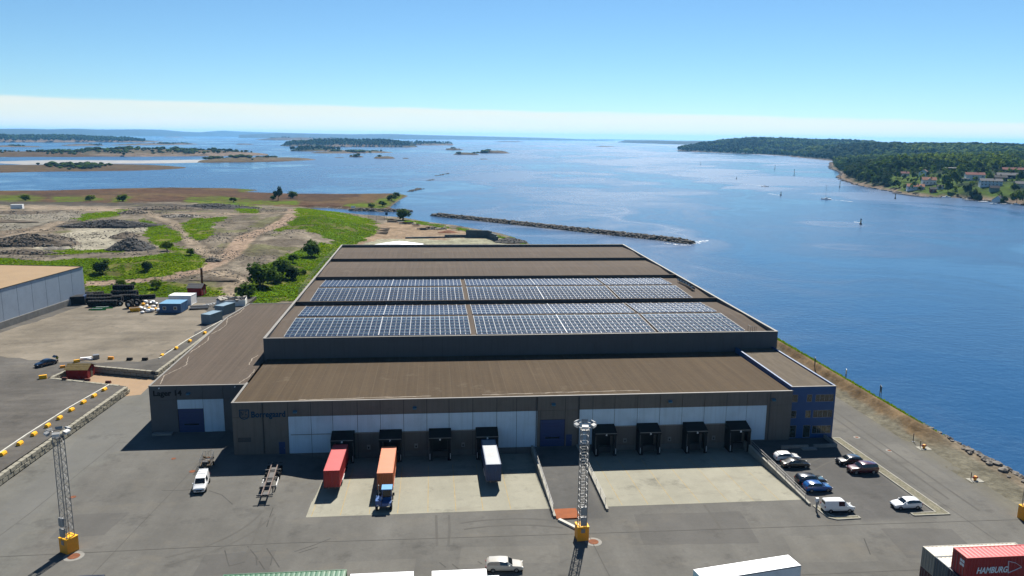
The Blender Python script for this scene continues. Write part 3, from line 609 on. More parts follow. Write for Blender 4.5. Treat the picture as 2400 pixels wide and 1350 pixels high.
me = bpy.data.meshes.new('grass'); me.from_pydata(gb, [], gf); me.materials.append(leafmat('grass_blade', (.10,.215,.003), (.27,.40,.01), .4)); o = bpy.data.objects.new('grass', me); COL.objects.link(o); tag(o, 'short bright green grass on the landfill slopes', kind='stuff')

# loose stones and rubble strewn over the bare ground of the landfill (nobody could count them)
bare = (zone_cols[:,0] > zone_cols[:,1]*1.06) & (gverts[:,2] > .8) & (gverts[:,0] > -250) & (gverts[:,0] < -45) & (gverts[:,1] < 560) & (gverts[:,1] > 262)
bi = np.nonzero(bare)[0]; dens = fbm(gverts[bi,0], gverts[bi,1], .05, 4); bi = bi[(dens > .5)]
pts = [(gverts[k][0]+random.uniform(-1,1), gverts[k][1]+random.uniform(-1,1), gverts[k][2]+.05, random.choice((.3,.4,.5,.6,.9))) for k in RNG.choice(bi, min(len(bi), 4500))]
o = stone_heap('rubble_stones', pts, [M['rock'], M['dark_rock']]); tag(o, 'loose stones and rubble strewn over the bare landfill ground', kind='stuff')
# ------------------------------------------------------------------ the warehouse
W0 = (15.0, 131.4, 0.0)
wh = thing('warehouse', 'huge flat roofed grey warehouse with loading docks and roof solar panels', 'warehouse', W0)
def roofmat(name, col, s=(3.0,.06,1), amp=.13):
    m, n, l, b = newmat(name); g = n.new('ShaderNodeNewGeometry'); vec = g.outputs['Position']
    st = nnoise(n, l, vec, .6, 4.0, .6, s); big = nnoise(n, l, vec, .05, 5.0, .6); fine = nnoise(n, l, vec, 1.6, 5.0, .7)
    k = nmath(n, l, 'MULTIPLY', nramp(n, l, st, .3, .7, 1-amp, 1+amp), nramp(n, l, big, .3, .7, 1-amp*.6, 1+amp*.6)); k = nmath(n, l, 'MULTIPLY', k, nramp(n, l, fine, .25, .75, 1-amp*.7, 1+amp*.7))
    col = alb(col); c = nmix(n, l, 1.0, col, k, 'MULTIPLY'); du = nnoise(n, l, vec, .12, 6.0, .7); c = nmix(n, l, nramp(n, l, du, .60, .74, 0, .5), c, (.13,.11,.085))
    seam = n.new('ShaderNodeTexWave'); seam.wave_type = 'BANDS'; seam.bands_direction = 'X'; seam.inputs['Scale'].default_value = .157; seam.inputs['Distortion'].default_value = .25; l.new(vec, seam.inputs['Vector'])
    c = nmix(n, l, nramp(n, l, seam.outputs['Fac'], .985, 1.0, 0, .12), c, (.15,.125,.10))
    l.new(c, b.inputs['Base Color']); b.inputs['Roughness'].default_value = .95; b.inputs['Specular IOR Level'].default_value = .08
    bp = n.new('ShaderNodeBump'); bp.inputs['Strength'].default_value = .2; bp.inputs['Distance'].default_value = .05; l.new(fine, bp.inputs['Height']); l.new(bp.outputs[0], b.inputs['Normal'])
    return m
M['roof'] = roofmat('roof_felt', (.145,.115,.092)); M['roof_front'] = roofmat('roof_felt_front', (.118,.086,.055)); M['roof_office'] = roofmat('roof_felt_office', (.175,.145,.11), (2,.3,1))
M['facade'] = paint('grey_brown_facade', (.255,.222,.19), .75, .06, .5, dirt=(.13,.115,.10), dirt_amt=.3, streaks=.35)
M['facade_dark'] = paint('slate_grey_cladding', (.10,.105,.12), .55, .06, .4, dirt=(.07,.07,.08), dirt_amt=.3, streaks=.3)
M['lampcase'] = paint('lamp_case_blue', (.06,.22,.34), .4, .05, 1.0); M['joint'] = paint('dark_joint', (.05,.048,.045), .9, .1, 1.0)
M['panel_white'] = paint('translucent_white_panel', (.47,.62,.74), .45, .06, .35, dirt=(.36,.46,.56), dirt_amt=.35, streaks=.25)
M['wing'] = paint('wing_grey_panel', (.18,.175,.178), .75, .06, .5, dirt=(.13,.125,.12), dirt_amt=.3); M['cap'] = paint('metal_coping', (.36,.34,.31), .6, .1, .6)
M['door_blue'] = paint('door_blue', (.003,.04,.19), .5, .1, .8)
M['office_blue'] = paint('office_blue', (.003,.09,.30), .5, .08, .5)
M['sign_blue'] = paint('sign_blue', (.003,.06,.14), .6, .05, 1.0)
M['sign_black'] = paint('sign_black', (.006,.006,.007), .6, .05, 1.0)
M['shelter'] = paint('black_tarpaulin', (.014,.014,.014), .65, .25, 1.5)
M['plinth'] = paint('concrete_plinth', (.26,.25,.23), .9, .12, .8, dirt=(.12,.115,.11), dirt_amt=.4)
def wpart(mb, name, mat, parent=None, smooth=False): return mb.build(name, mat, parent or wh, W0, smooth)
XL, XR, YF, YB, ZP = -34.44, 74.16, 159.5, 300.9, 13.35
BAY = [159.5, 196.2, 231.6, 266.5, 300.9]
# tall hall: walls in panels of slate cladding on the front, plain on the other sides
mb = MB(); mb.box(XL,XL+.4,YF+.15,YB,0,ZP-.06); mb.box(XR-.4,XR,YF+.15,YB,0,ZP-.06); mb.box(XL+.4,XR-.4,YB-.4,YB,0,ZP-.06); wpart(mb, 'hall_wall', M['facade_dark'])
bk = wpart(MB().box(XL,XR,YF+.05,YF+.15,8.0,ZP-.06), 'hall_front_wall', M['joint'])
n = 27; wd = (XR-XL)/n
for i in range(n):
    wpart(MB().box(XL+i*wd+.012, XL+(i+1)*wd-.012, YF, YF+.05, 8.0, ZP-.06), 'cladding_panel', M['facade_dark'], bk)
for k in range(4):                                           # four low pitched roof bays between fire walls
    y0, y1 = BAY[k], BAY[k+1]; ym = (y0+y1)/2; a = .25 if k else .3; mb = MB(); zv, zr = 12.35, 12.95
    x0, x1 = XL+.35, XR-.35
    mb.add([(x0,y0+a,zv),(x1,y0+a,zv),(x1,ym,zr),(x0,ym,zr),(x1,y1-.25,zv),(x0,y1-.25,zv)], [(0,1,2,3),(3,2,4,5)]); wpart(mb, 'roof_bay', M['roof'])
    if k: 
        wpart(MB().box(XL+.4,XR-.4,y0-.25,y0+.25,11.5,ZP-.08), 'fire_wall', M['dark_steel']); wpart(MB().box(XL+.5,XR-.5,y0-.3,y0+.3,ZP-.08,ZP-.02), 'coping', M['roof'])
mb = MB(); c = .03
wpart(MB().box(XL-.06,XL+.5,YF+.35,YB,ZP-.06,ZP+c), 'coping', M['cap']); wpart(MB().box(XR-.5,XR+.06,YF+.35,YB,ZP-.06,ZP+c), 'coping', M['cap'])
wpart(MB().box(XL-.06,XR+.06,YF-.06,YF+.35,ZP-.06,ZP+c), 'coping', M['cap']); wpart(MB().box(XL-.06,XR+.06,YB,YB+.3,ZP-.06,ZP+c), 'coping', M['cap'])
# low front building
FX0, FX1, FY, FZ = -34.15, 64.81, 131.4, 9.4
wpart(MB().add([(FX0+.3,FY+.3,9.22),(FX1-.25,FY+.3,9.22),(FX1-.25,YF,8.98),(FX0+.3,YF,8.98)], [(0,1,2,3)]), 'front_roof', M['roof_front'])
wpart(MB().box(FX0-.05,FX1,FY-.06,FY+.32,FZ-.12,FZ), 'coping', M['cap']); wpart(MB().box(FX0-.05,FX0+.35,FY+.32,142.6,FZ-.12,FZ), 'coping', M['cap'])
wpart(MB().box(FX0,FX0+.3,FY+.16,142.9,-.3,FZ-.12), 'side_wall', M['facade'])
core = wpart(MB().box(FX0+.02,FX1-.02,FY+.10,FY+.16,-1.4,FZ-.12), 'front_wall', M['joint'])
def fpanel(x0, x1, z0, z1, mat, name='wall_panel', dy=0.0, j=.035): return wpart(MB().box(x0+j,x1-j,FY+dy,FY+.10,z0+j*.5,z1-j*.5), name, M[mat], core)
seams = [-34.15,-29.0,-24.9,-21.05,-17.4,-13.2,-9.3,-5.3,-1.3,2.55,6.7,10.9,14.4,18.1]
for a, b in zip(seams[:-1], seams[1:]): fpanel(a, b, 6.7, FZ-.12, 'facade')
seams2 = [18.1,23.1,25.6,28.0,31.95,36.1,40.2,44.3,48.4,52.5,56.3,60.1,FX1]
for a, b in zip(seams2[:-1], seams2[1:]): fpanel(a, b, 6.7, FZ-.12, 'facade')
for a, b in zip(seams[:2], seams[1:3]): fpanel(a, b, -.25, 6.7, 'facade')
for a, b in zip(seams[2:-1], seams[3:]):
    full = b < -17 or a > 10.8
    fpanel(a, b, 0.0 if full else 3.5, 6.68, 'panel_white', 'white_panel')
    if full: fpanel(a, b, -1.4, 0, 'plinth', 'plinth_panel')
    else: fpanel(a, b, -.1, 3.5, 'facade'); fpanel(a, b, -1.4, -.1, 'plinth', 'plinth_panel')
for a, b in zip(seams2[2:-2], seams2[3:-1]):
    full = b < 28.5 or a > 56
    fpanel(a, b, .15 if full else 3.5, 6.75, 'panel_white', 'white_panel')
    if full: fpanel(a, b, -1.4, .15, 'plinth', 'plinth_panel')
    else: fpanel(a, b, -.1, 3.5, 'facade'); fpanel(a, b, -1.4, -.1, 'plinth', 'plinth_panel')
fpanel(18.1, 18.6, -.2, 6.7, 'facade'); fpanel(23.05, 25.6, -.2, 6.7, 'facade'); fpanel(18.6, 23.05, 5.0, 6.7, 'facade'); fpanel(60.1, FX1, -.2, 6.7, 'facade')
def rolldoor(x0, x1, z0, z1, yf, parent=None):
    d = wpart(MB().box(x0,x1,yf+.03,yf+.09,z0,z1), 'roller_door', M['door_blue'], parent)
    nz = int((z1-z0)/.6)
    for i in range(nz): wpart(MB().box(x0+.06,x1-.06,yf-.01,yf+.03,z0+i*(z1-z0)/nz+.03,z0+(i+1)*(z1-z0)/nz-.03), 'door_slat', M['door_blue'], d)
    wpart(MB().box(x0+.9,x1-.9,yf-.025,yf-.01,z0+1.45,z0+1.75), 'door_window', M['glass'], d)
    return d
rolldoor(18.66, 22.98, 0.0, 4.95, FY)
for x in (-26.6, 23.3): 
    d = wpart(MB().box(x,x+1.05,FY-.03,FY+.0,0,2.15), 'side_door', M['door_blue']); wpart(MB().box(x+.85,x+.95,FY-.06,FY-.03,1.0,1.1), 'handle', M['steel'], d)
def lampbox(x, y, z): 
    f = wpart(MB().obox((x,y-.3,z),(.65,.6,.26),0,0,.25), 'wall_lamp', M['lampcase']); wpart(MB().obox((x,y-.36,z-.14),(.45,.35,.05),0,0,.25), 'lens', M['lamp'], f); wpart(MB().bar((x,y-.05,z+.05),(x,y-.3,z),.08), 'bracket', M['dark_steel'], f)
for u, v in ((692,964),(972,955),(1297,947),(1570,940),(1812,936)):
    p = at_y(u, v, FY); lampbox(p.x, FY, p.z)
lampbox(at_y(442,922,142.9).x, 142.9, at_y(442,922,142.9).z)
wpart(MB().box(-33.4,-31.2,FY-.03,FY,2.3,3.1), 'wall_plate', M['dark_steel'])
for x in (-29.1, 17.9, 25.45, 60.6): wpart(MB().cyl((x,FY-.12,.2),(x,FY-.12,FZ-.15),.07,8), 'downpipe', M['dark_steel'])
wpart(MB().bar((-24.5,FY-.08,3.42),(10.5,FY-.08,3.42),.09), 'conduit', M['steel']); wpart(MB().bar((28.2,FY-.08,3.42),(56,FY-.08,3.42),.09), 'conduit', M['steel'])
for x in (-11.4,-3.2,5.0,34.0,42.2,50.4):
    g_ = wpart(MB().box(x-.3,x+.3,FY-.14,FY-.01,.4,1.2), 'control_box', M['steel']); wpart(MB().box(x-.12,x+.12,FY-.17,FY-.14,.6,.9), 'control_panel', M['black'], g_)
# dock shelters
DOCKS = [(-15.65,'8'),(-7.55,'7'),(.95,'6'),(9.1,'5'),(30.0,'4'),(37.95,'3'),(46.45,'2'),(54.4,'1')]
def text_mesh(txt, h, depth, name):
    cu = bpy.data.curves.new(name, 'FONT'); cu.body = txt; cu.size = h; cu.extrude = depth/2; cu.offset = .022; cu.align_x = 'LEFT'; cu.resolution_u = 3
    o = bpy.data.objects.new(name+'_tmp', cu); COL.objects.link(o); dg = bpy.context.evaluated_depsgraph_get(); dg.update()
    me = bpy.data.meshes.new_from_object(o.evaluated_get(dg)); me.name = name; bpy.data.objects.remove(o); bpy.data.curves.remove(cu); return me
def text_on_wall(name, txt, x0, x1, z0, z1, y, mat, parent, bold=0.0, org=W0):
    me = text_mesh(txt, 1.0, .1, name); xs = [v.co.x for v in me.vertices]; ys_ = [v.co.y for v in me.vertices]; sx = (x1-x0)/(max(xs)-min(xs)); sz = (z1-z0)/(max(ys_)-min(ys_)); ax, ay = min(xs), min(ys_)
    for v in me.vertices: v.co = Vector((x0+(v.co.x-ax)*sx-org[0], y-v.co.z-org[1], z0+(v.co.y-ay)*sz-org[2]))
    me.materials.append(mat); me.update(); o = bpy.data.objects.new(name, me); COL.objects.link(o); o.parent = parent
    if bold:
        so = o.modifiers.new('bold', 'DISPLACE'); so.strength = bold; so.mid_level = 0
    return o
for x, num in DOCKS:
    w = 1.92; yf = 128.75
    s = wpart(MB().add([(x-w,yf,3.2),(x+w,yf,3.2),(x+w,FY,3.95),(x-w,FY,3.95),(x-w,yf,2.75),(x+w,yf,2.75),(x+w,FY,3.0),(x-w,FY,3.0)], [(0,1,2,3),(7,6,5,4),(0,4,5,1),(1,5,6,2),(3,2,6,7),(0,3,7,4)]), 'dock_shelter', M['shelter'])
    for sg in (-1,1):
        wpart(MB().box(min(x+sg*w,x+sg*(w-.12)),max(x+sg*w,x+sg*(w-.12)),yf+.1,FY,-1.0,2.8), 'side_curtain', M['shelter'], s)
        wpart(MB().box(min(x+sg*(w-.02),x+sg*(w-.62)),max(x+sg*(w-.02),x+sg*(w-.62)),yf,yf+.1,-1.0,2.75), 'front_flap', M['shelter'], s)
        wpart(MB().box(x+sg*(w-.16)-.035,x+sg*(w-.16)+.035,yf-.03,yf,-.7,.35), 'guide_stripe', M['pure_white'], s)
        wpart(MB().box(x+sg*(w-.05)-.025,x+sg*(w-.05)+.025,yf-.03,yf,.4,2.7), 'edge_strip', M['cap'], s)
        wpart(MB().box(x+sg*1.1-.14,x+sg*1.1+.14,FY-.5,FY-.02,-.75,-.2), 'bumper', M['black'], s)
    wpart(MB().box(x-w,x+w,yf-.04,yf,3.08,3.2), 'edge_strip', M['cap'], s)
    wpart(MB().box(x-1.3,x+1.3,FY-.06,FY-.02,-.05,2.9), 'dock_door', M['shelter'], s); wpart(MB().box(x-1.35,x+1.35,FY-.7,FY-.06,-1.25,-.1), 'leveller', M['dark_steel'], s)
    text_on_wall('dock_number', num, x-.14, x+.14, 2.74, 3.06, yf-.03, M['pure_white'], s)
# shield emblem and name on the front
def shield():
    mb = MB(); x0, x1, z0, z1, y = -32.95, -31.3, 6.35, 8.12, FY-.06
    out = [(x0,z1),(x1,z1),(x1,z0+.55),(x1-.3,z0+.15),((x0+x1)/2,z0),(x0+.3,z0+.15),(x0,z0+.55)]; cx, cz = (x0+x1)/2, (z0+z1)/2; inn = [(cx+(a-cx)*.84,cz+(b-cz)*.84) for a,b in out]; k = len(out)
    for i in range(k):
        j = (i+1)%k; mb.add([(out[i][0],y,out[i][1]),(out[j][0],y,out[j][1]),(inn[j][0],y,inn[j][1]),(inn[i][0],y,inn[i][1]),(out[i][0],y+.05,out[i][1]),(out[j][0],y+.05,out[j][1]),(inn[j][0],y+.05,inn[j][1]),(inn[i][0],y+.05,inn[i][1])],
                            [(0,1,2,3),(0,4,5,1),(2,6,7,3)])
    for a, b in (((x0+.3,z0+.6),(x0+.3,z1-.3)),((x0+.3,z1-.3),(x0+.65,z0+.8)),((x0+.65,z0+.8),(x0+.75,z1-.3)),((x1-.75,z1-.35),(x1-.3,z1-.3)),((x1-.6,z1-.3),(x1-.7,z0+.5)),((x1-.7,z0+.9),(x1-.3,z0+.9)),((x1-.32,z0+.9),(x1-.34,z0+.45)),((x0+.45,z0+.45),(x1-.5,z0+.35))): mb.bar((a[0],y+.02,a[1]),(b[0],y+.02,b[1]),.12,.04)
    return mb
em = wpart(shield(), 'emblem', M['sign_blue'])
text_on_wall('lettering', 'Borregaard', -30.95, -25.3, 6.35, 7.75, FY-.03, M['sign_blue'], wh)
# left wing, number 14
LX, LY, LZ = -51.52, 142.9, 8.97
lp = [(LX,LY),(FX0,LY),(FX0,YF),(XL,YF),(XL,215.2),(-49.6,215.2),(LX,198.8)]
wpart(MB().sheet([(LX+.2,LY+.25),(XL,LY+.25),(XL,215.0),(-49.4,215.0),(LX+.2,198.7)], LZ-.12), 'wing_roof', M['roof'])
mb = MB(); mb.box(LX,LX+.3,LY+.1,198.8,-.2,LZ-.1); mb.add([(LX,198.8,0),(-49.6,215.2,0),(-49.6,215.2,LZ-.1),(LX,198.8,LZ-.1)], [(3,2,1,0)]); mb.box(-49.6,XL,214.9,215.2,0,LZ-.1); wpart(mb, 'wing_side_wall', M['facade'])
for a, b in (((LX+.12,LY),(LX+.12,198.8)),((LX+.12,198.8),(-49.5,215.05)),((-49.5,215.05),(XL,215.05))): wpart(MB().bar((a[0],a[1],LZ-.03),(b[0],b[1],LZ-.03),.36,.12), 'coping', M['cap'])
wpart(MB().box(LX+.3,XL,LY-.06,LY+.3,LZ-.1,LZ), 'coping', M['cap'])
wcore = wpart(MB().box(LX+.02,FX0-.0,LY+.1,LY+.16,-.3,LZ-.1), 'wing_front_wall', M['joint'])
def wpanel(x0, x1, z0, z1, mat, name='wall_panel', j=.03): return wpart(MB().box(x0+j,x1-j,LY,LY+.10,z0+j*.5,z1-j*.5), name, M[mat], wcore)
for a, b in ((LX,-46.7),(-46.7,-42.15),(-42.15,-38.5),(-38.5,FX0)):
    wpanel(a, b, 6.25, LZ-.1, 'wing')
wpanel(LX,-46.7,-.3,6.25,'wing'); wpanel(-38.5,FX0,-.3,6.25,'wing'); wpanel(-46.7,-42.15,4.5,6.25,'panel_white','white_panel'); wpanel(-42.15,-38.5,0,6.25,'panel_white','white_panel')
rolldoor(-46.6,-42.2,-.1,4.45,LY)
wpart(MB().box(-41.9,-40.8,LY-.03,LY,-.05,2.1), 'side_door', M['panel_white'])
text_on_wall('lettering', 'Lager 14', -50.75, -45.8, 6.75, 8.1, LY-.03, M['sign_black'], wh)
for u in (373, 551):
    p = at_y(u, 910, LY); wpart(MB().cyl((p.x,LY-.22,8.55),(p.x,LY,8.55),.11,8), 'camera_dome', M['pure_white'])
wpart(MB().box(-51.0,-47.6,LY-1.5,LY-.5,0,.35), 'kerb_slab', M['concrete'])
# pale repair seams wandering over the wing roof
M['seam'] = paint('pale_roof_seam', (.42,.36,.29), .85, .3, .8)
def seam(pts, w=.22, z=LZ-.11): 
    q = []
    for (u1,v1),(u2,v2) in zip(pts[:-1],pts[1:]):
        n = 6
        for k in range(n): q.append((u1+(u2-u1)*k/n+random.uniform(-1.2,1.2), v1+(v2-v1)*k/n+random.uniform(-.6,.6)))
    q.append(pts[-1]); mb = MB()
    Q = [at2(u,v,z) for u,v in q]
    for (x1,y1),(x2,y2) in zip(Q[:-1],Q[1:]):
        d = Vector((x2-x1,y2-y1)); d.normalize(); ww = w*random.uniform(.4,1.1); nx, ny = -d.y*ww/2, d.x*ww/2; mb.add([(x1+nx,y1+ny,z),(x1-nx,y1-ny,z),(x2-nx,y2-ny,z),(x2+nx,y2+ny,z)], [(0,1,2,3)])
    wpart(mb, 'roof_seam', M['seam'])
seam([(376,900),(385,880),(415,866),(436,856),(443,835)]); seam([(443,828),(470,810),(488,798),(490,788)]); seam([(495,783),(520,770),(530,760),(533,745)]); seam([(533,748),(562,733),(572,722)]); seam([(560,898),(580,885),(595,872),(596,866)]); seam([(583,855),(592,840),(605,832)])
seam([(700,937),(760,936),(900,931),(1010,928)], .3, 9.215); seam([(1130,925),(1250,922),(1330,919),(1500,915)], .3, 9.215)
# blue office block
OX0, OX1, OY, OZ = FX1, 73.28, 132.0, 9.94
mb = MB(); mb.box(OX1-.3,OX1,OY+.2,YF,-.2,OZ-.1); mb.box(OX0,OX0+.3,OY+.2,YF,8.6,OZ-.1); wpart(mb, 'office_side_wall', M['office_blue'])
wpart(MB().sheet([(OX0+.3,OY+.3),(OX1-.3,OY+.3),(OX1-.3,YF),(OX0+.3,YF)], OZ-.28), 'office_roof', M['roof_office'])
for a, b in (((OX0+.15,OY+.3),(OX0+.15,YF)),((OX1-.12,OY+.3),(OX1-.12,YF))): wpart(MB().bar((a[0],a[1],OZ-.05),(b[0],b[1],OZ-.05),.34,.1), 'coping', M['office_blue'])
wpart(MB().box(OX0,OX1+.05,OY-.05,OY+.3,OZ-.1,OZ), 'coping', M['cap'])
wins = [(65.05,66.15,6.95,8.4),(67.85,68.85,6.95,8.4),(69.5,73.0,6.95,8.35),(65.05,66.1,3.9,5.35),(67.8,68.85,3.9,5.35),(69.3,73.0,3.9,5.35),(65.0,66.3,.1,2.5),(67.6,69.0,.1,2.5),(69.35,73.0,.8,2.35)]
xcut = sorted({OX0,OX1}|{w[0] for w in wins}|{w[1] for w in wins}); mb = MB()
bands = [(-.2,.1),(.1,.8),(.8,2.35),(2.35,2.5),(2.5,3.9),(3.9,5.35),(5.35,6.95),(6.95,8.35),(8.35,8.4),(8.4,OZ-.1)]
for a, b in zip(xcut[:-1], xcut[1:]):
    for z0, z1 in bands:
        xm, zm = (a+b)/2, (z0+z1)/2
        if any(w[0] < xm < w[1] and w[2] < zm < w[3] for w in wins): continue
        mb.box(a,b,OY,OY+.2,z0,z1)
wpart(mb, 'office_front_wall', M['office_blue'])
M['win'] = paint('office_glass', (.05,.06,.05), .05, .1, .5, spec=.9); M['blind'] = paint('window_blind', (.15,.18,.17), .7, .1, 2.0)
for i, (x0,x1,z0,z1) in enumerate(wins):
    fr = MB(); t = .07
    fr.box(x0,x1,OY+.05,OY+.12,z0,z0+t); fr.box(x0,x1,OY+.05,OY+.12,z1-t,z1); fr.box(x0,x0+t,OY+.05,OY+.12,z0+t,z1-t); fr.box(x1-t,x1,OY+.05,OY+.12,z0+t,z1-t)
    k = 1 if x1-x0 < 1.5 else 4
    for j in range(1,k): xx = x0+(x1-x0)*j/k; fr.box(xx-.035,xx+.035,OY+.05,OY+.12,z0+t,z1-t)
    f = wpart(fr, 'door_frame' if z0 < .2 else 'window', M['steel'])
    for j in range(k):
        a, b = x0+t+(x1-x0-2*t)*j/k, x0+t+(x1-x0-2*t)*(j+1)/k
        wpart(MB().box(a,b,OY+.08,OY+.1,z0+t,z1-t), 'pane', M['win'], f); wpart(MB().box(a,b,OY+.14,OY+.16,z0+t+(.5*(z1-z0) if (i+j)%3 == 0 else .02),z1-t), 'blind', M['blind'], f)
# entrance terrace walls in front of the office
wpart(MB().box(61.5,66.5,127.3,127.6,0,.55), 'terrace_wall', M['concrete']); wpart(MB().box(67.5,71.9,127.3,127.6,0,.6), 'terrace_wall', M['concrete']); wpart(MB().box(71.6,71.9,127.6,131.9,0,.6), 'terrace_wall', M['concrete']); wpart(MB().box(65.0,67.6,126.2,127.3,0,.22), 'entrance_step', M['concrete'])
# roof hatch rail
mb = MB()
for x in (68.1,68.5,68.9,69.3): mb.bar((x,159.75,ZP-.4),(x,159.75,ZP+1.1),.06)
mb.bar((68.1,159.75,ZP+1.1),(69.3,159.75,ZP+1.1),.06); mb.bar((68.1,159.75,ZP+1.1),(68.1,161.2,ZP+1.1),.06); mb.bar((68.1,161.2,12.4),(68.1,161.2,ZP+1.1),.06); wpart(mb, 'roof_ladder_rail', M['dark_steel'])

# ------------------------------------------------------------------ solar arrays
M['pv'] = paint('solar_glass', (.042,.050,.080), .15, .3, .9, spec=.6); M['pv_frame'] = paint('panel_frame', (.46,.47,.49), .4, .05, 1.0, metal=.3); M['rail'] = paint('aluminium_rail', (.42,.44,.47), .5, .05, 1.0)
def roofz(y):
    k = 0 if y < BAY[1] else 1; y0, y1 = BAY[k], BAY[k+1]; ym = (y0+y1)/2; return 12.35+.6*(1-abs(y-ym)/(ym-y0))
def pv_mesh(w, d):
    mb = MB(); t = math.radians(5); h = .035; f = .035
    def P(x, y, z): return (x, y*math.cos(t)-z*math.sin(t), y*math.sin(t)+z*math.cos(t))
    vs = [P(*q) for q in ((-w/2,0,0),(w/2,0,0),(w/2,d,0),(-w/2,d,0),(-w/2,0,h),(w/2,0,h),(w/2,d,h),(-w/2,d,h),(-w/2+f,f,h),(w/2-f,f,h),(w/2-f,d-f,h),(-w/2+f,d-f,h))]
    mb.add(vs, [(3,2,1,0),(0,1,5,4),(1,2,6,5),(2,3,7,6),(3,0,4,7),(4,5,9,8),(5,6,10,9),(6,7,11,10),(7,4,8,11)], 1); mb.add(vs, [(8,9,10,11)], 0); return mb
pvm = pv_mesh(1.03, 1.18); pv_me = pvm.mesh('solar_panel', [M['pv'], M['pv_frame']])
rows = {0: [163.3+2.62*i for i in range(6)]+[181.0+2.55*i for i in range(5)], 1: [199.4+2.62*i for i in range(6)]+[217.6+2.45*i for i in range(5)]}
blocks = [(-31.0,18,9,'left'),(9.2,18,9,'middle'),(48.9,9,99,'right')]
for k in (0,1):
    for bx, nc, thick, nm in blocks:
        arr = thing('solar_array', f"{nm} block of blue solar panels on the {'front' if k == 0 else 'second'} bay of the warehouse roof", 'solar panels', (bx, rows[k][0], 12.4), 0, 'solar panel blocks on the warehouse roof'); org = arr.location
        rest = MB(); back = MB(); npart = 0
        for ri, y in enumerate(rows[k]):
            z = roofz(y)+.14; yb = y+1.19+1.20; zb = roofz(yb)+.14
            slope = math.atan2(roofz(y+1.1)-roofz(y), 1.1)
            for cidx in range(nc):
                for s in (0,1):
                    x = bx+cidx*2.16+.54+s*1.05
                    if k == 0 and ri < 6 and npart < 300: o = link('solar_panel', pv_me, arr, (x-org[0], y-org[1], z-org[2])); npart += 1
                    else: rest.add([(x+p[0],y+p[1],z+p[2]) for p in pvm.v], pvm.f); rest.m[-len(pvm.m):] = pvm.m
                    back.add([(x-p[0],yb-p[1],zb+p[2]) for p in pvm.v], pvm.f); back.m[-len(pvm.m):] = pvm.m
        if rest.v: tag(rest.build('solar_panels_behind', [M['pv'],M['pv_frame']], arr, org), kind='stuff')
        tag(back.build('solar_panels_facing_away', [M['pv'],M['pv_frame']], arr, org), kind='stuff')
        for grp in (rows[k][:6], rows[k][6:]):
            y0, y1 = grp[0]-.1, grp[-1]+2.45
            for cidx in range(nc+1):
                x = bx+cidx*2.16-.02; w = .22 if cidx == thick else .09
                MB().bar((x,y0,roofz(y0)+.30),(x,y1,roofz(y1)+.30),w,.05).build('mounting_rail', M['rail'], arr, org)
inv = thing('inverter_row', 'row of dark blue inverter cabinets on the roof beside the right solar panels', 'inverters', (71.7,216,12.6)); org = inv.location
M['inv'] = paint('inverter_case', (.03,.06,.10), .5, .1, 1.0)
for i in range(6):
    y = 209.3+i*2.4; z = roofz(y)
    c_ = MB().obox((71.7,y,z+.75),(.9,1.6,.5),0,0,.0,.5).build('cabinet', M['inv'], inv, org); mb = MB()
    for sx in (-.3,.3):
        for sy in (-.6,.6): mb.bar((71.7+sx,y+sy,z),(71.7+sx,y+sy,z+.75),.07)
    mb.build('stand', M['dark_steel'], c_, org)
# ------------------------------------------------------------------ retaining walls of rough concrete blocks
M['block'] = paint('split_face_block', (.48,.45,.36), .95, .16, .7, dirt=(.24,.21,.17), dirt_amt=.4, bump=.6, bscale=4)
def block_mesh(k, L=1.5, H=.75, T=.75):
    rr = random.Random(k); bm = bmesh.new(); bmesh.ops.create_cube(bm, size=1.0)
    bmesh.ops.bevel(bm, geom=list(bm.edges), offset=.06, segments=1, affect='EDGES')
    for v in bm.verts: v.co = Vector((v.co.x*(L-.09)+rr.uniform(-.02,.02), v.co.y*T+rr.uniform(-.035,.035), v.co.z*(H-.06)+rr.uniform(-.015,.015)))
    me = bpy.data.meshes.new('block'); bm.to_mesh(me); bm.free(); me.materials.append(M['block']); return me
BLK = [block_mesh(k) for k in range(5)]
def block_wall(label, p, q, z1=ZR+.12, courses=2):
    p, q = Vector(p), Vector(q); d = q-p; L = d.length; d.normalize(); ang = math.atan2(d.y, d.x)
    o = thing('block_wall', label, 'wall', (p.x,p.y,0)); n = max(1, int(L/1.5))
    for c in range(courses):
        z = z1-.375-c*.75; off = .75 if c%2 else 0
        for i in range(n+(1 if off else 0)):
            t = i*1.5+.75-off
            if t < -.1 or t > L+.1: continue
            b = link('block', random.choice(BLK), o, (d.x*t+random.uniform(-.03,.03), d.y*t+random.uniform(-.03,.03), z), ang+random.uniform(-.015,.015)+(math.pi if random.random() < .5 else 0))
    return o
nr = Vector((.35,0))
block_wall('long pale block retaining wall along the road left of the warehouse', A0+Vector((4.0,38)), A+Vector((.3,-.3)))
block_wall('shaded block wall at the back of the sand corner behind the red cabin', Cn+Vector((0,.1)), D+Vector((-.2,0)))
block_wall('short sunlit block wall left of the red cabin', B+Vector((.6,.5)), Cn+Vector((.2,-.6)))
block_wall('block wall whose top edge closes the front of the sand corner', B+Vector((.4,-.1)), A+Vector((-.6,0)))
block_wall('pale block retaining wall running back behind the left wing of the warehouse', D+Vector((.1,-.3)), E_)
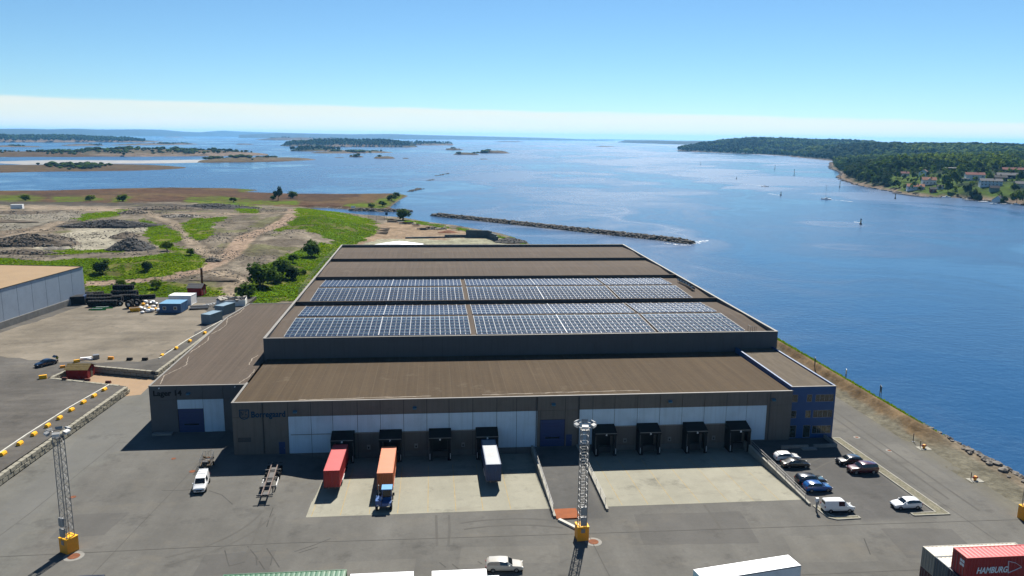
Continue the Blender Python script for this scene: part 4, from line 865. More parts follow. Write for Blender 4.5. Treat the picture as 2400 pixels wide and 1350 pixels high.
# yellow and dark marker blocks on the wall edge
def marker_mesh(w=1.1, d=.68, h=.56):
    mb = MB(); b = .16
    prof = [(-d/2,0),(d/2,0),(d/2,h*.45),(d/2-b,h),(-d/2+b,h),(-d/2,h*.45)]
    n = len(prof); vs = [(-w/2,y,z) for y,z in prof]+[(w/2,y,z) for y,z in prof]
    mb.add(vs, [tuple(range(n-1,-1,-1)),tuple(range(n,2*n))]+[(i,(i+1)%n,(i+1)%n+n,i+n) for i in range(n)]); return mb
mk = {c: marker_mesh().mesh('marker_block', M[c]) for c in ('yellow','orange')}; M['dull_red'] = paint('dull_red_paint', (.22,.07,.045), .7, .25, 2.0); M['dull_black'] = paint('dull_black_paint', (.06,.05,.04), .8, .25, 2.0)
mk['dull_red'] = marker_mesh().mesh('marker_block', M['dull_red']); mk['dull_black'] = marker_mesh().mesh('marker_block', M['dull_black'])
def marker(u, v, c, label, ang=1.46, s=1.0, grp=None):
    p = at(u, v, ZR); o = link('marker_block', mk[c], None, (p.x,p.y,ZR), ang); o.scale = (s,s,s); return tag(o, label, 'concrete block', grp)
low = [(8,1066),(47,1042),(80,1020),(112,1000),(140,982),(168,963),(196,945),(221,930),(245,915)]
for i, (u,v) in enumerate(low): marker(u, v, 'yellow', f'yellow concrete block, {ORD[i]} from the left edge along the white kerb below the red cabin', 1.46+random.uniform(-.08,.08), 1, 'yellow blocks on the lower wall edge')
for i, (u,v) in enumerate([(380,835),(413,818),(445,801),(480,782)]): marker(u, v, 'yellow', f'yellow concrete block, {ORD[i]} counting up the white kerb behind the sand corner', 1.5, 1, 'yellow blocks on the upper wall edge')
marker(101,887,'yellow','large yellow concrete block at the outer corner left of the red cabin',.4,1.35); marker(147,862,'orange','orange pink concrete block on the wall edge behind the red cabin',.5,.95); marker(180,849,'yellow','yellow concrete block at the wall corner just above the red cabin roof',.6,1.1)
marker(152,890,'dull_red','dark red block on the wall in front of the red cabin, left one',-.1,.95); marker(205,893,'dull_red','dark red block on the wall below the red cabin, middle one',-.1,.95); marker(254,898,'dull_red','dark red block at the right end of the wall below the red cabin',-.1,.95)
marker(260,842,'orange','orange block on the gravel behind the shaded block wall',-.05,1.1); marker(304,844,'dull_black','dark block on the gravel behind the shaded wall, left one',-.05,1.1); marker(340,844,'dull_black','dark block on the gravel at the end of the upper white kerb',-.05,1.1)
M['kerb_paint'] = paint('worn_white_kerb', (.62,.60,.53), .7, .15, .8, dirt=(.35,.33,.28), dirt_amt=.5)
def kerb(label, pts, z, w=.28, h=.22, mat='kerb_paint'):
    p0 = pts[0]; o = thing('kerb', label, 'kerb', (p0[0],p0[1],z)); 
    for a, b in zip(pts[:-1], pts[1:]): MB().bar((a[0],a[1],z+h/2),(b[0],b[1],z+h/2), w, h).build('kerb_stone', M[mat], o, o.location)
    return o
kerb('white kerb line on the raised yard below the red cabin', [at2(-40,1090,ZR),at2(60,1022,ZR),at2(160,958,ZR),at2(256,903,ZR)], ZR); kerb('white kerb line on the raised yard behind the sand corner', [at2(373,841,ZR),at2(440,797,ZR),at2(520,752,ZR)], ZR)

# ------------------------------------------------------------------ red cabin in the sand corner
def cabin(label, loc, rz, w, d, h, rise, wall, roof_m, slats=6, ladder=True):
    o = thing('cabin', label, 'cabin', loc, rz); mb = MB()
    mb.box(-w/2,w/2,-d/2,d/2,0,h); mb.add([(w/2,-d/2,h),(w/2,d/2,h),(w/2,0,h+rise),(-w/2,-d/2,h),(-w/2,d/2,h),(-w/2,0,h+rise)], [(0,1,2),(5,4,3)]); mb.build('wall', wall, o)
    for sg in (-1,1):
        a = math.atan2(rise, d/2); Ls = math.hypot(d/2+.35, rise*(1+.7/d)); 
        for k in range(slats):
            t = (k+.5)/slats; y = sg*(d/2+.35)*(1-t); z = h+rise*t-.35*rise/(d/2)*(1-t)+.10+.02*(k%2)
            MB().obox((0,y,z),(w+.6,Ls/slats-.02,.06),0,0,-sg*a if False else (a if sg < 0 else -a)).build('roof_plank', roof_m, o)
    dr = MB().box(w/2,w/2+.05,-.2,.75,0,1.95).build('door', M['timber'], o); MB().box(w/2+.05,w/2+.1,.6,.68,.95,1.05).build('handle', M['steel'], dr)
    if ladder: MB().box(w/2,w/2+.04,-d/2,-d/2+.18,0,h).build('corner_board', wall, o)
    return o
M['roof_plank'] = paint('mossy_roof', (.24,.18,.075), .9, .25, 2.0)
pc = at(189,885,0); cabin('small red wooden cabin with striped brown roof in the sand corner', (pc.x-.2,pc.y+.6,0), -.05, 4.6, 3.4, 2.2, .8, M['red_wood'], M['roof_plank'])

# ------------------------------------------------------------------ dock ramp walls and railings
M['lampgrey2'] = paint('rail_grey', (.36,.36,.35), .55, .1, 2.0)
def railing(o, pts, zs, h=1.05, bars=2, step=2.2, mat='steel'):
    for i, ((x1,y1),(x2,y2)) in enumerate(zip(pts[:-1],pts[1:])):
        L = math.hypot(x2-x1,y2-y1); n = max(1,int(L/step)); z1, z2 = zs[i], zs[i+1]
        for k in range(n+1):
            t = k/n; x, y, z = x1+(x2-x1)*t, y1+(y2-y1)*t, z1+(z2-z1)*t; MB().bar((x,y,z-.05),(x,y,z+h),.05).build('post', M[mat], o, o.location)
        for b in range(bars): hh = h*(1-b*.42); MB().bar((x1,y1,z1+hh),(x2,y2,z2+hh),.05).build('handrail', M[mat], o, o.location)
def ramp_wall(label, x, y0, y1, extra=None, inset=0):
    o = thing('ramp_wall', label, 'wall', (x,y0,0)); MB().box(x-.15,x+.15,y0,y1,-1.6,.28).build('retaining_wall', M['pale_concrete'], o, o.location); MB().box(x-.18,x+.18,y0,y1,.28,.36).build('wall_cap', M['pale_concrete'], o, o.location)
    railing(o, [(x,y0+1.5),(x,y1-3)], [.36,.36], step=3.2, mat='lampgrey2'); return o
ramp_wall('concrete ramp wall with railing left of the blue roller door', 17.2, 104.6, 131.2)
ramp_wall('concrete ramp wall with railing right of the blue roller door beside the mast', 25.3, 106.2, 131.2)
ramp_wall('long concrete ramp wall with railing beside the parked cars', 56.15, 105.6, 131.0)
kerb('angled white kerb running from the left ramp wall to the yellow mast foot', [at2(1310,1220),at2(1352,1241)], 0, .5, .3)
pl = at(1328,1207); o = MB().obox((0,0,.09),(3.4,3.0,.18)).build('steel_plate', M['rust'], None); o.location = (pl.x,pl.y+.2,.0); o.rotation_euler = (0,0,.02); tag(o, 'square orange rusty steel plate lying at the foot of the ramp', 'steel plate')
o.data.materials[0] = paint('orange_rust', (.38,.10,.022), .8, .15, .8)
# kerbed islands round the car park
def island_bed(label, poly, h=.14):
    c = poly[0]; o = thing('kerbed_bed', label, 'kerbed bed', (c[0],c[1],0)); n = len(poly); cx = sum(p[0] for p in poly)/n; cy = sum(p[1] for p in poly)/n
    for i in range(n):
        a, b = poly[i], poly[(i+1)%n]; MB().bar((a[0],a[1],h/2),(b[0],b[1],h/2),.2,h).build('kerb_stone', M['pale_concrete'], o, o.location)
    MB().sheet(poly, h-.03).build('gravel_bed', M['bedgravel'], o, o.location); return o
M['bedgravel'] = paint('bed_gravel', (.27,.25,.18), .95, .35, 2.5, dirt=(.12,.15,.05), dirt_amt=.4, bump=.6, bscale=8)
island_bed('long narrow gravel bed with kerb between car park and quay road', [(73.1,131.5),(74.5,131.5),(75.6,101.2),(70.0,101.2),(70.0,102.0),(73.9,102.0)])
island_bed('gravel bed with rounded kerb beside the white van', [(56.6,105.4),(57.2,105.4),(57.6,102.4),(58.2,101.7),(61.6,101.7),(61.6,101.0),(58.0,100.9),(57.0,101.6)])
pp = at(1913,1198); o = thing('charging_post', 'white charging post standing at the end of the ramp wall', 'post', (pp.x,pp.y,0)); MB().cyl((0,0,0),(0,0,1.5),.14,10).build('column', M['steel'], o); MB().box(-.22,.22,-.16,.16,1.5,2.1).build('head', M['white'], o); MB().box(.1,.2,-.19,-.16,1.2,1.7).build('sign', M['sign_blue'], o)
# manholes
def manhole(label, u, v, z=0.0, r=.45, ring=.75, pale=True):
    p = at(u, v, z); o = thing('manhole', label, 'manhole', (p.x,p.y,z)); MB().cyl((0,0,0),(0,0,.012),ring,20).build('collar', M['concrete' if pale else 'dark_steel'], o); MB().cyl((0,0,.012),(0,0,.03),r,16).build('cover', M['rust'], o)
manhole('manhole cover with pale collar beside the left floodlight mast', 173, 1304, 0, .75, 1.25); manhole('manhole cover with pale collar beside the middle floodlight mast', 1391, 1270, 0, .7, 1.15)
manhole('small manhole cover in front of the left wing shadow', 407, 1075, 0, .4, .5, False); manhole('orange stained manhole cover left of the white van', 451, 1105, 0, .5, .55, False); manhole('small manhole cover in the yard right of the left mast', 171, 1165, 0, .45, .5, False)
manhole('pale manhole ring on the quay road behind the dark parked car', 2084, 1056, 0, .3, .6); manhole('pale manhole ring on the quay road right of the white hatchback', 2187, 1181, 0, .3, .6); manhole('pale manhole ring on the quay road near the office corner', 2008, 1025, 0, .3, .6)
for lab, u, v in (('red hydrant on a pale slab beside the bank, farther one',2165,1051),('red hydrant on a pale slab beside the quay, nearer one',2285,1126)):
    p = at(u,v); o = thing('hydrant', lab, 'hydrant', (p.x,p.y,0)); MB().box(-1.1,1.1,-.8,.8,0,.06).build('slab', M['pale_concrete'], o); MB().cyl((0,0,.06),(0,0,.75),.22,10).build('barrel', M['dull_orange'] if 'dull_orange' in M else M['orange'], o); MB().bar((-.5,.3,.06),(-.5,.3,1.3),.09).build('marker_post', M['dark_steel'], o); MB().obox((0,0,.5),(.8,.25,.25)).build('nozzle', M['red_lens'], o)
p = at(2140,1035); o = thing('bollard_post', 'thin dark post beside the dark stain near the bank', 'post', (p.x,p.y,0)); MB().bar((0,0,0),(0,0,1.6),.1).build('post', M['dark_steel'], o); MB().obox((0,0,.03),(.5,.5,.06)).build('foot', M['dark_steel'], o)

# ------------------------------------------------------------------ floodlight masts
M['lampgrey'] = paint('lamp_housing', (.48,.48,.47), .5, .1, 2.0)
def mast(label, loc, rz=0.0, h=16.9):
    o = thing('floodlight_mast', label, 'light mast', loc, rz); bw = .80
    MB().box(-bw,bw,-bw,bw,0,2.0).build('base_block', M['orange'], o); MB().box(-bw-.03,bw+.03,-bw-.03,bw+.03,2.0,2.06).build('base_cap', M['yellow'], o)
    MB().box(-.3,.25,-bw-.05,-bw,1.2,1.8).build('notice_plate', M['steel'], o)
    def hw(z): return .52+(.47-.52)*(z-2.0)/(h-3.1)
    z1 = h-1.1
    for sx in (-1,1):
        for sy in (-1,1): MB().bar((sx*hw(2.0),sy*hw(2.0),2.0),(sx*hw(z1),sy*hw(z1),z1),.09).build('leg', M['steel'], o)
    z = 2.1; k = 0; br = MB()
    while z < z1-.6:
        z2 = z+.85; a, b = hw(z), hw(min(z2,z1))
        for (x1,y1,x2,y2) in ((-1,-1,1,-1),(1,-1,1,1),(1,1,-1,1),(-1,1,-1,-1)):
            if k%2: br.bar((x1*a,y1*a,z),(x2*b,y2*b,z2),.036)
            else: br.bar((x2*a,y2*a,z),(x1*b,y1*b,z2),.036)
            br.bar((x1*a,y1*a,z),(x2*a,y2*a,z),.035)
        z = z2; k += 1
    br.build('lattice', M['steel'], o)
    for zz in (2.3,3.8): MB().box(-.38,.38,-hw(zz)-.36,-hw(zz)-.04,zz,zz+1.15).build('switch_box', M['lampgrey'], o)
    MB().cyl((0,0,z1-.12),(0,0,z1),.6,12).build('platform', M['dark_steel'], o)
    rg = MB()
    for k in range(16):
        a, b = k*math.pi/8, (k+1)*math.pi/8; rg.bar((math.cos(a)*1.15,math.sin(a)*1.15,h-.55),(math.cos(b)*1.15,math.sin(b)*1.15,h-.55),.07)
    for k in range(4): a = k*math.pi/2; rg.bar((math.cos(a)*.3,math.sin(a)*.3,z1),(math.cos(a)*1.15,math.sin(a)*1.15,h-.55),.07)
    rg.build('crown_ring', M['steel'], o)
    for k in range(6):
        a = k*math.pi/3+.3; c = (math.cos(a)*1.25, math.sin(a)*1.25, h-.3); hd = MB().obox(c,(.85,.45,.28),a+math.pi/2,0,.35).build('floodlight', M['lampgrey'], o); c2 = (math.cos(a)*1.4, math.sin(a)*1.4, h-.42); MB().obox(c2,(.8,.2,.3),a+math.pi/2,0,.35).build('lens', M['lamp'], hd)
    return o
pm = at(156,1299); mast('floodlight mast with yellow base block at the left edge of the yard', (pm.x,pm.y+.9,0), -.55)
pm = at(1366,1269); mast('floodlight mast with yellow base in front of the blue roller door', (pm.x,pm.y+.9,0), .06)
pm = at(2412,1222); mast('floodlight mast cut by the right edge of the picture', (pm.x,pm.y+.6,0), .1)
# sign frames along the bank
def board_sign(label, u, v, w, h, zt, board=True):
    p = at(u,v); z0 = float(bank_h(np.array([[p.x]]),np.array([[p.y]]))[0,0]); o = thing('notice_sign', label, 'sign', (p.x,p.y,z0), 1.2)
    for x in (-w/2,w/2): MB().bar((x,0,-.3),(x,0,zt),.1).build('post', M['dark_steel'], o)
    if board: MB().box(-w/2,w/2,-.04,.04,zt-h,zt).build('board', M['white'], o)
    else:
        for k in range(1,4): MB().bar((-w/2+w*k/4,0,zt-h),(-w/2+w*k/4,0,zt),.06).build('slat', M['dark_steel'], o)
        for zz in (zt,zt-h): MB().bar((-w/2,0,zz),(w/2,0,zz),.08).build('crossbar', M['dark_steel'], o)
    return o
board_sign('dark barred sign frame on the grassy edge of the bank', 2063, 928, 1.6, 1.4, 3.0, False); board_sign('white notice board on posts at the water edge', 1983, 876, 1.2, 1.2, 2.4, True); board_sign('pale barred frame on the bank behind the office roof', 1908, 872, 1.5, 1.3, 2.6, False)
# grass clumps on the water side of the bank (stuff)
mb = MB(); rr = random.Random(9)
for i in range(4200):
    y = rr.uniform(134,300); x = 95.0+rr.gauss(0,1.2); z = float(0)
    mb_z = -.2-max(0,(x-94.5))*.45; h = rr.uniform(.2,.6); a = rr.uniform(0,3.1); c, s = math.cos(a)*.3, math.sin(a)*.3
    mb.add([(x-c,y-s,mb_z-.5),(x+c,y+s,mb_z-.5),(x+c*.6,y+s*.6,mb_z+h),(x-c*.6,y-s*.6,mb_z+h*.7)], [(0,1,2,3)])
o = mb.build('bank_grass', bpy.data.materials['grass_blade']); tag(o, 'strip of green grass on the water side of the bank', kind='stuff')
# ------------------------------------------------------------------ cars and vans
PROF = {
 'hatch': [(0,.44,.44),(.012,.60,.60),(.05,.64,.78),(.14,.655,.95),(.34,.65,1.0),(.52,.64,.975),(.575,.635,.94),(.735,.625,.65),(.90,.565,.575),(.975,.48,.48),(1,.36,.36)],
 'estate':[(0,.44,.44),(.012,.60,.61),(.045,.63,.84),(.10,.64,.965),(.38,.64,1.0),(.54,.63,.97),(.585,.625,.94),(.725,.615,.64),(.91,.55,.56),(.98,.46,.46),(1,.35,.35)],
 'sedan': [(0,.46,.46),(.012,.62,.62),(.12,.66,.67),(.26,.66,.94),(.40,.655,1.0),(.53,.645,.97),(.57,.64,.93),(.72,.625,.65),(.91,.56,.57),(.98,.47,.47),(1,.36,.36)],
 'suv':   [(0,.42,.42),(.01,.60,.62),(.04,.62,.88),(.09,.63,.97),(.40,.63,1.0),(.56,.625,.98),(.60,.62,.94),(.72,.61,.63),(.92,.56,.57),(.985,.47,.47),(1,.34,.34)],
 'van':   [(0,.38,.38),(.008,.52,.55),(.018,.54,.92),(.05,.55,1.0),(.45,.55,1.0),(.60,.545,.985),(.655,.54,.95),(.80,.53,.57),(.94,.47,.49),(.985,.40,.40),(1,.30,.30)]}
DIM = {'hatch':(4.3,1.8,1.5),'estate':(4.75,1.84,1.5),'sedan':(4.6,1.8,1.46),'suv':(4.85,1.92,1.78),'van':(4.6,1.75,1.86),'bigvan':(5.3,1.95,1.98)}
def car(label, kind, loc, rz, paintm, dim=None, tailgate=False, rack=False):
    L, W, H = DIM[dim or kind]; pr = PROF['van' if kind == 'bigvan' else kind]; o = thing('car' if kind not in ('van','bigvan') else 'van', label, 'car' if kind not in ('van','bigvan') else 'van', loc, rz)
    st = [((t-.5)*L, b*H, r*H) for t, b, r in pr]; zb = .17*H
    def wid(i): t = pr[i][0]; return W/2*(1-.16*abs(2*t-1)**5)
    mb = MB(); loops = []
    for i, (x,b,r) in enumerate(st):
        w = wid(i); cab = max(0,(r-b)/(.36*H)); wr = w*(.93-.17*min(1,cab)); z0 = zb+(.10*H if i in (0,len(st)-1) else 0)
        half = [(w*.86,z0),(w*.985,z0+.10*H),(w,(z0+b)/2+.03),(w*.965,b),(wr,r-.012*H if cab > .1 else b+.012*H),(wr*.62,r+.012*H)]
        loops.append([(x,y,z) for y,z in half]+[(x,-y,z) for y,z in reversed(half)])
    n = len(loops[0]); vs = [p for lp in loops for p in lp]; fs = []
    for i in range(len(loops)-1):
        for j in range(n): fs.append((i*n+j, i*n+(j+1)%n, (i+1)*n+(j+1)%n, (i+1)*n+j))
    fs += [tuple(range(n-1,-1,-1)), tuple(range((len(loops)-1)*n, len(loops)*n))]; mb.add(vs, fs); body = mb.build('body', paintm, o, smooth=True)
    e = body.modifiers.new('edges', 'EDGE_SPLIT'); e.split_angle = R(38)
    # glass: side strips, windscreen, rear window, slightly proud of the body
    cabs = [i for i in range(len(st)) if (st[i][2]-st[i][1]) > .12*H]
    def edge(i, sg, f, off=.012):
        x, b, r = st[i]; w = wid(i); cab = max(0,(r-b)/(.36*H)); wr = w*(.93-.17*min(1,cab)); y0, z0, y1, z1 = w*.965, b, wr, r-.012*H
        return (x, sg*(y0+(y1-y0)*f+off), z0+(z1-z0)*f)
    for sg in (-1,1):
        seq = cabs; runs = [seq] if kind not in ('van','bigvan') else [seq[-3:]]
        for run in runs:
            g = MB()
            for a, b in zip(run[:-1], run[1:]): g.add([edge(a,sg,.10),edge(b,sg,.10),edge(b,sg,.90),edge(a,sg,.90)], [(0,1,2,3) if sg < 0 else (3,2,1,0)])
            g.build('side_window', M['glass'], o)
    def cross(i0, i1, f0, f1, nm, off):
        (xa,ba,ra),(xb,bb,rb) = st[i0], st[i1]; wa, wb = wid(i0)*.80, wid(i1)*.70
        def q(f, sg): return (xa+(xb-xa)*f+off, sg*(wa+(wb-wa)*f), ra+(rb-ra)*f+.022*H)
        MB().add([q(f0,-1),q(f0,1),q(f1,1),q(f1,-1)], [(0,1,2,3) if off > 0 else (3,2,1,0)]).build(nm, M['glass'], o)
    iw = cabs[-1]; cross(iw+1, iw, .10, .92, 'windscreen', .02)
    i0 = cabs[0]; cross(max(0,i0-1), i0 if kind in ('van','bigvan') else i0+1, .35, .9, 'rear_window', -.025)
    r = .215*H if kind not in ('van','bigvan') else .17*H; r = max(r,.31)
    for xf in (-.305,.315):
        for sg in (-1,1):
            c = (xf*L, sg*(W/2-.10), r); ty = MB().ring(c,(0,1,0),r*.62,r,.21,14).build('wheel', M['tyre'], o); MB().cyl((c[0],c[1]-.06,r),(c[0],c[1]+.085 if sg > 0 else c[1]-.085,r),r*.63,10).build('rim', M['steel'], ty)
    for sg in (-1,1):
        MB().obox((L/2-.10*W*.55,sg*W*.36,.44*H),(.12,.34,.13),-sg*.45).build('headlight', M['lamp'], o); MB().obox((-L/2+.03,sg*W*.39,.52*H),(.08,.22,.22)).build('tail_light', M['red_lens'], o)
        xm = st[iw][0]+.35*(st[iw+1][0]-st[iw][0]); MB().obox((xm,sg*(W/2+.10),st[iw][1]+.07),(.12,.2,.14)).build('mirror', paintm, o)
    MB().box(L/2-.03,L/2+.008,-.42,.42,.25*H,.36*H).build('grille', M['black'], o)
    MB().box(-L/2+.04,L/2-.06,-W*.40,W*.40,.14,.26).build('underbody', M['black'], o)
    if tailgate: MB().add([(-.40*L,-.6,H*.97),(-.40*L,.6,H*.97),(-.50*L,.62,H*1.22),(-.50*L,-.62,H*1.22),(-.40*L,-.6,H*1.01),(-.40*L,.6,H*1.01),(-.50*L,.62,H*1.26),(-.50*L,-.62,H*1.26)], [(3,2,1,0),(4,5,6,7),(0,1,5,4),(1,2,6,5),(2,3,7,6),(3,0,4,7)]).build('open_tailgate', paintm, o)
    if rack:
        for x in (-.42*L,-.28*L,-.1*L): MB().bar((x,-W*.36,H+.07),(x,W*.36,H+.07),.07).build('roof_bar', M['white'], o)
    return o
def carpaint(name, c, rough=.25): return paint(name, c, rough, .03, 1.0, coat=1.0)
CP = {'white':carpaint('car_white',(.80,.80,.80)),'black':carpaint('car_black',(.010,.010,.011)),'navy':carpaint('car_navy',(.006,.016,.045)),'maroon':carpaint('car_maroon',(.13,.010,.024)),'blue':carpaint('car_blue',(.01,.13,.48)),'charcoal':carpaint('car_charcoal',(.018,.02,.026)),'beige':carpaint('car_beige',(.64,.60,.52)),'vanwhite':carpaint('van_white',(.80,.80,.79))}
def P0(u, v, z=0.0): p = at(u,v,z); return (p.x,p.y,z)
E0 = 0.0
car('white hatchback half in shadow at the head of the car park row', 'hatch', (60.2,122.4,0), .0, CP['white'], 'hatch')
car('black saloon parked beside the white hatchback along the ramp wall', 'sedan', (60.4,119.6,0), .0, CP['black'])
car('black estate car parked next to the bright blue car', 'estate', (60.0,113.3,0), .0, CP['charcoal'])
car('bright blue hatchback with dark roof in the car park', 'hatch', (59.8,110.6,0), .0, CP['blue'])
car('dark rounded car behind the maroon off-roader', 'hatch', (70.2,120.1,0), math.pi, CP['charcoal'], 'hatch')
car('maroon off-roader parked at the gravel bed', 'suv', (70.6,116.6,0), math.pi, CP['maroon'])
car('white small van at the end of the ramp wall', 'van', (59.5,103.7,0), -.02, CP['vanwhite'])
car('white hatchback standing alone at the end of the gravel bed', 'hatch', (70.4,103.9,0), math.pi, CP['white'])
car('beige and grey estate car in the yard at the bottom of the picture', 'estate', (8.7,91.5,0), -.06, CP['beige'])
pv = at(472,1148); car('white work van with roof bars towing a caged trailer', 'bigvan', (pv.x-.2,pv.y+1.0,0), math.atan2(-7.9,.9), CP['vanwhite'], 'bigvan', rack=True)
pb = at(105,858,ZR); car('dark blue car with its tailgate open on the raised yard', 'sedan', (pb.x,pb.y+.6,ZR), math.atan2(-5.0,-3.6), CP['navy'], 'sedan', tailgate=True)
# caged trailer
pt = at(492,1078); tr = thing('cage_trailer', 'small trailer with wire mesh sides coupled behind the white work van', 'trailer', (pt.x+.2,pt.y-2.4,0), math.atan2(-7.9,.9)); Lt, Wt = 3.4, 1.7
MB().box(-Lt/2,Lt/2,-Wt/2,Wt/2,.55,.75).build('bed', M['timber'], tr); mb = MB()
for sg in (-1,1):
    for k in range(8): x = -Lt/2+Lt*k/7; mb.bar((x,sg*Wt/2,.75),(x,sg*Wt/2,1.9),.035)
    for k in range(4): z = .8+.36*k; mb.bar((-Lt/2,sg*Wt/2,z),(Lt/2,sg*Wt/2,z),.03)
for xe in (-Lt/2,Lt/2):
    for k in range(5): y = -Wt/2+Wt*k/4; mb.bar((xe,y,.75),(xe,y,1.9),.03)
    mb.bar((xe,-Wt/2,1.9),(xe,Wt/2,1.9),.045)
mb.build('mesh_cage', M['steel'], tr); MB().bar((Lt/2,0,.5),(Lt/2+1.4,0,.5),.1).build('drawbar', M['dark_steel'], tr)
for sg in (-1,1): w_ = MB().ring((-.2,sg*(Wt/2+.1),.33),(0,1,0),.2,.33,.18,12).build('wheel', M['tyre'], tr); MB().cyl((-.2,sg*(Wt/2+.04),.33),(-.2,sg*(Wt/2+.16),.33),.2,8).build('rim', M['steel'], w_)
tl = thing('scrap_load', 'dark scrap and timber lying in the caged trailer', 'scrap', (pt.x+.2,pt.y-2.4,.75), math.atan2(-7.9,.9))
for i in range(7): MB().obox((random.uniform(-1.2,1.2),random.uniform(-.5,.5),.15+random.uniform(0,.25)),(random.uniform(.4,1.2),random.uniform(.2,.5),.3),random.uniform(0,3),0,.2).build('scrap_piece', M[('timber','dark_steel','rust')[i%3]], tl)

# ------------------------------------------------------------------ containers, chassis, tractor, trucks
def corr(mb, a, b, z0, z1, n, depth, out, mi=0):
    """vertical corrugated sheet from a to b (xy), ribs standing out along 'out'"""
    pts = []; 
    for i in range(n):
        for f, d in ((0,0),(.25,0),(.38,1),(.75,1),(.88,0)): t = (i+f)/n; pts.append((a[0]+(b[0]-a[0])*t-out[0]*depth*d, a[1]+(b[1]-a[1])*t-out[1]*depth*d))
    pts.append(b); k = len(pts); vs = [(x,y,z0) for x,y in pts]+[(x,y,z1) for x,y in pts]; mb.add(vs, [(i,i+1,i+1+k,i+k) for i in range(k-1)], mi)
def container(label, loc, rz, col, L=12.19, W=2.44, H=2.59, doors=True, roof=None, name='shipping_container', cat='container', text=None, flat=False):
    o = thing(name, label, cat, loc, rz); roof = roof or col; fr = MB(); t = .14
    for x in (-L/2,L/2):
        for y in (-W/2,W/2): fr.box(min(x,x-math.copysign(t,x)),max(x,x-math.copysign(t,x)),min(y,y-math.copysign(t,y)),max(y,y-math.copysign(t,y)),0,H)
    for y in (-W/2,W/2):
        for z in (0,H-t): fr.box(-L/2+t,L/2-t,min(y,y-math.copysign(t,y)),max(y,y-math.copysign(t,y)),z,z+t)
    for x in (-L/2,L/2):
        for z in (0,H-t): fr.box(min(x,x-math.copysign(t,x)),max(x,x-math.copysign(t,x)),-W/2+t,W/2-t,z,z+t)
    fr.build('frame', col, o); n = 2 if flat else int(L/.42)
    for sg in (-1,1):
        mb = MB(); a, b = ((-L/2+t,sg*(W/2-.03)),(L/2-t,sg*(W/2-.03))) if sg < 0 else ((L/2-t,W/2-.03),(-L/2+t,W/2-.03)); corr(mb, a, b, t, H-t, n, .0 if flat else .045, (0,sg)); mb.build('side_panel', col, o)
    mb = MB(); corr(mb, (L/2-.04,-W/2+t), (L/2-.04,W/2-t), t, H-t, 6, .0 if flat else .045, (1,0)); mb.build('front_panel', col, o)
    rf = MB(); k = 1 if flat else int(L/.55)
    for i in range(k):
        x0 = -L/2+t+(L-2*t)*i/k; x1 = -L/2+t+(L-2*t)*(i+1)/k; e = 0 if flat else .02
        rf.add([(x0,-W/2+t,H-.05),(x0,W/2-t,H-.05),(x0+(x1-x0)*.3,W/2-t,H-.05+e),(x0+(x1-x0)*.3,-W/2+t,H-.05+e),(x0+(x1-x0)*.7,W/2-t,H-.05+e),(x0+(x1-x0)*.7,-W/2+t,H-.05+e),(x1,W/2-t,H-.05),(x1,-W/2+t,H-.05)], [(3,2,1,0),(5,4,2,3),(7,6,4,5)])
    rf.build('roof_panel', roof, o)
    MB().box(-L/2+t,L/2-t,-W/2+t,W/2-t,.02,.1).build('floor', M['timber'], o)
    for sg in (-1,1):
        d = MB().box(-L/2+.02,-L/2+.07,min(.01*sg,sg*(W/2-t)),max(.01*sg,sg*(W/2-t)),t,H-t).build('door', col, o)
        for yy in (.3,.8): MB().cyl((-L/2-.02,sg*yy,t),(-L/2-.02,sg*yy,H-t),.025,6).build('lock_rod', M['steel'], d)
    return o
cc = lambda n, c, d=(.2,.1,.06), a=.25: paint(n, c, .5, .08, .5, dirt=d, dirt_amt=a)
KP = {'red':cc('container_red',(.55,.02,.02)),'orange':cc('container_orange',(.62,.14,.028)),'blue':cc('container_navy',(.012,.065,.19)),'greyroof':cc('container_grey_roof',(.34,.385,.43),(.24,.11,.04),.8),'green':cc('container_green',(.028,.18,.075),(.22,.16,.06),.6),'beige':cc('container_beige',(.50,.47,.38)),'slate':cc('container_slate',(.10,.15,.18)),'maroon':cc('container_maroon',(.10,.012,.03)),'pale':cc('container_pale_roof',(.62,.56,.46)),'sky':cc('container_light_blue',(.22,.36,.47)),'site_blue':cc('site_hut_blue',(.03,.15,.36)),'navy2':cc('container_dark_navy',(.012,.025,.07)),'redtop':cc('container_faded_red_roof',(.60,.032,.035),(.45,.08,.07),.3)}
M['beam'] = paint('faded_primer', (.30,.23,.20), .8, .2, 1.0)
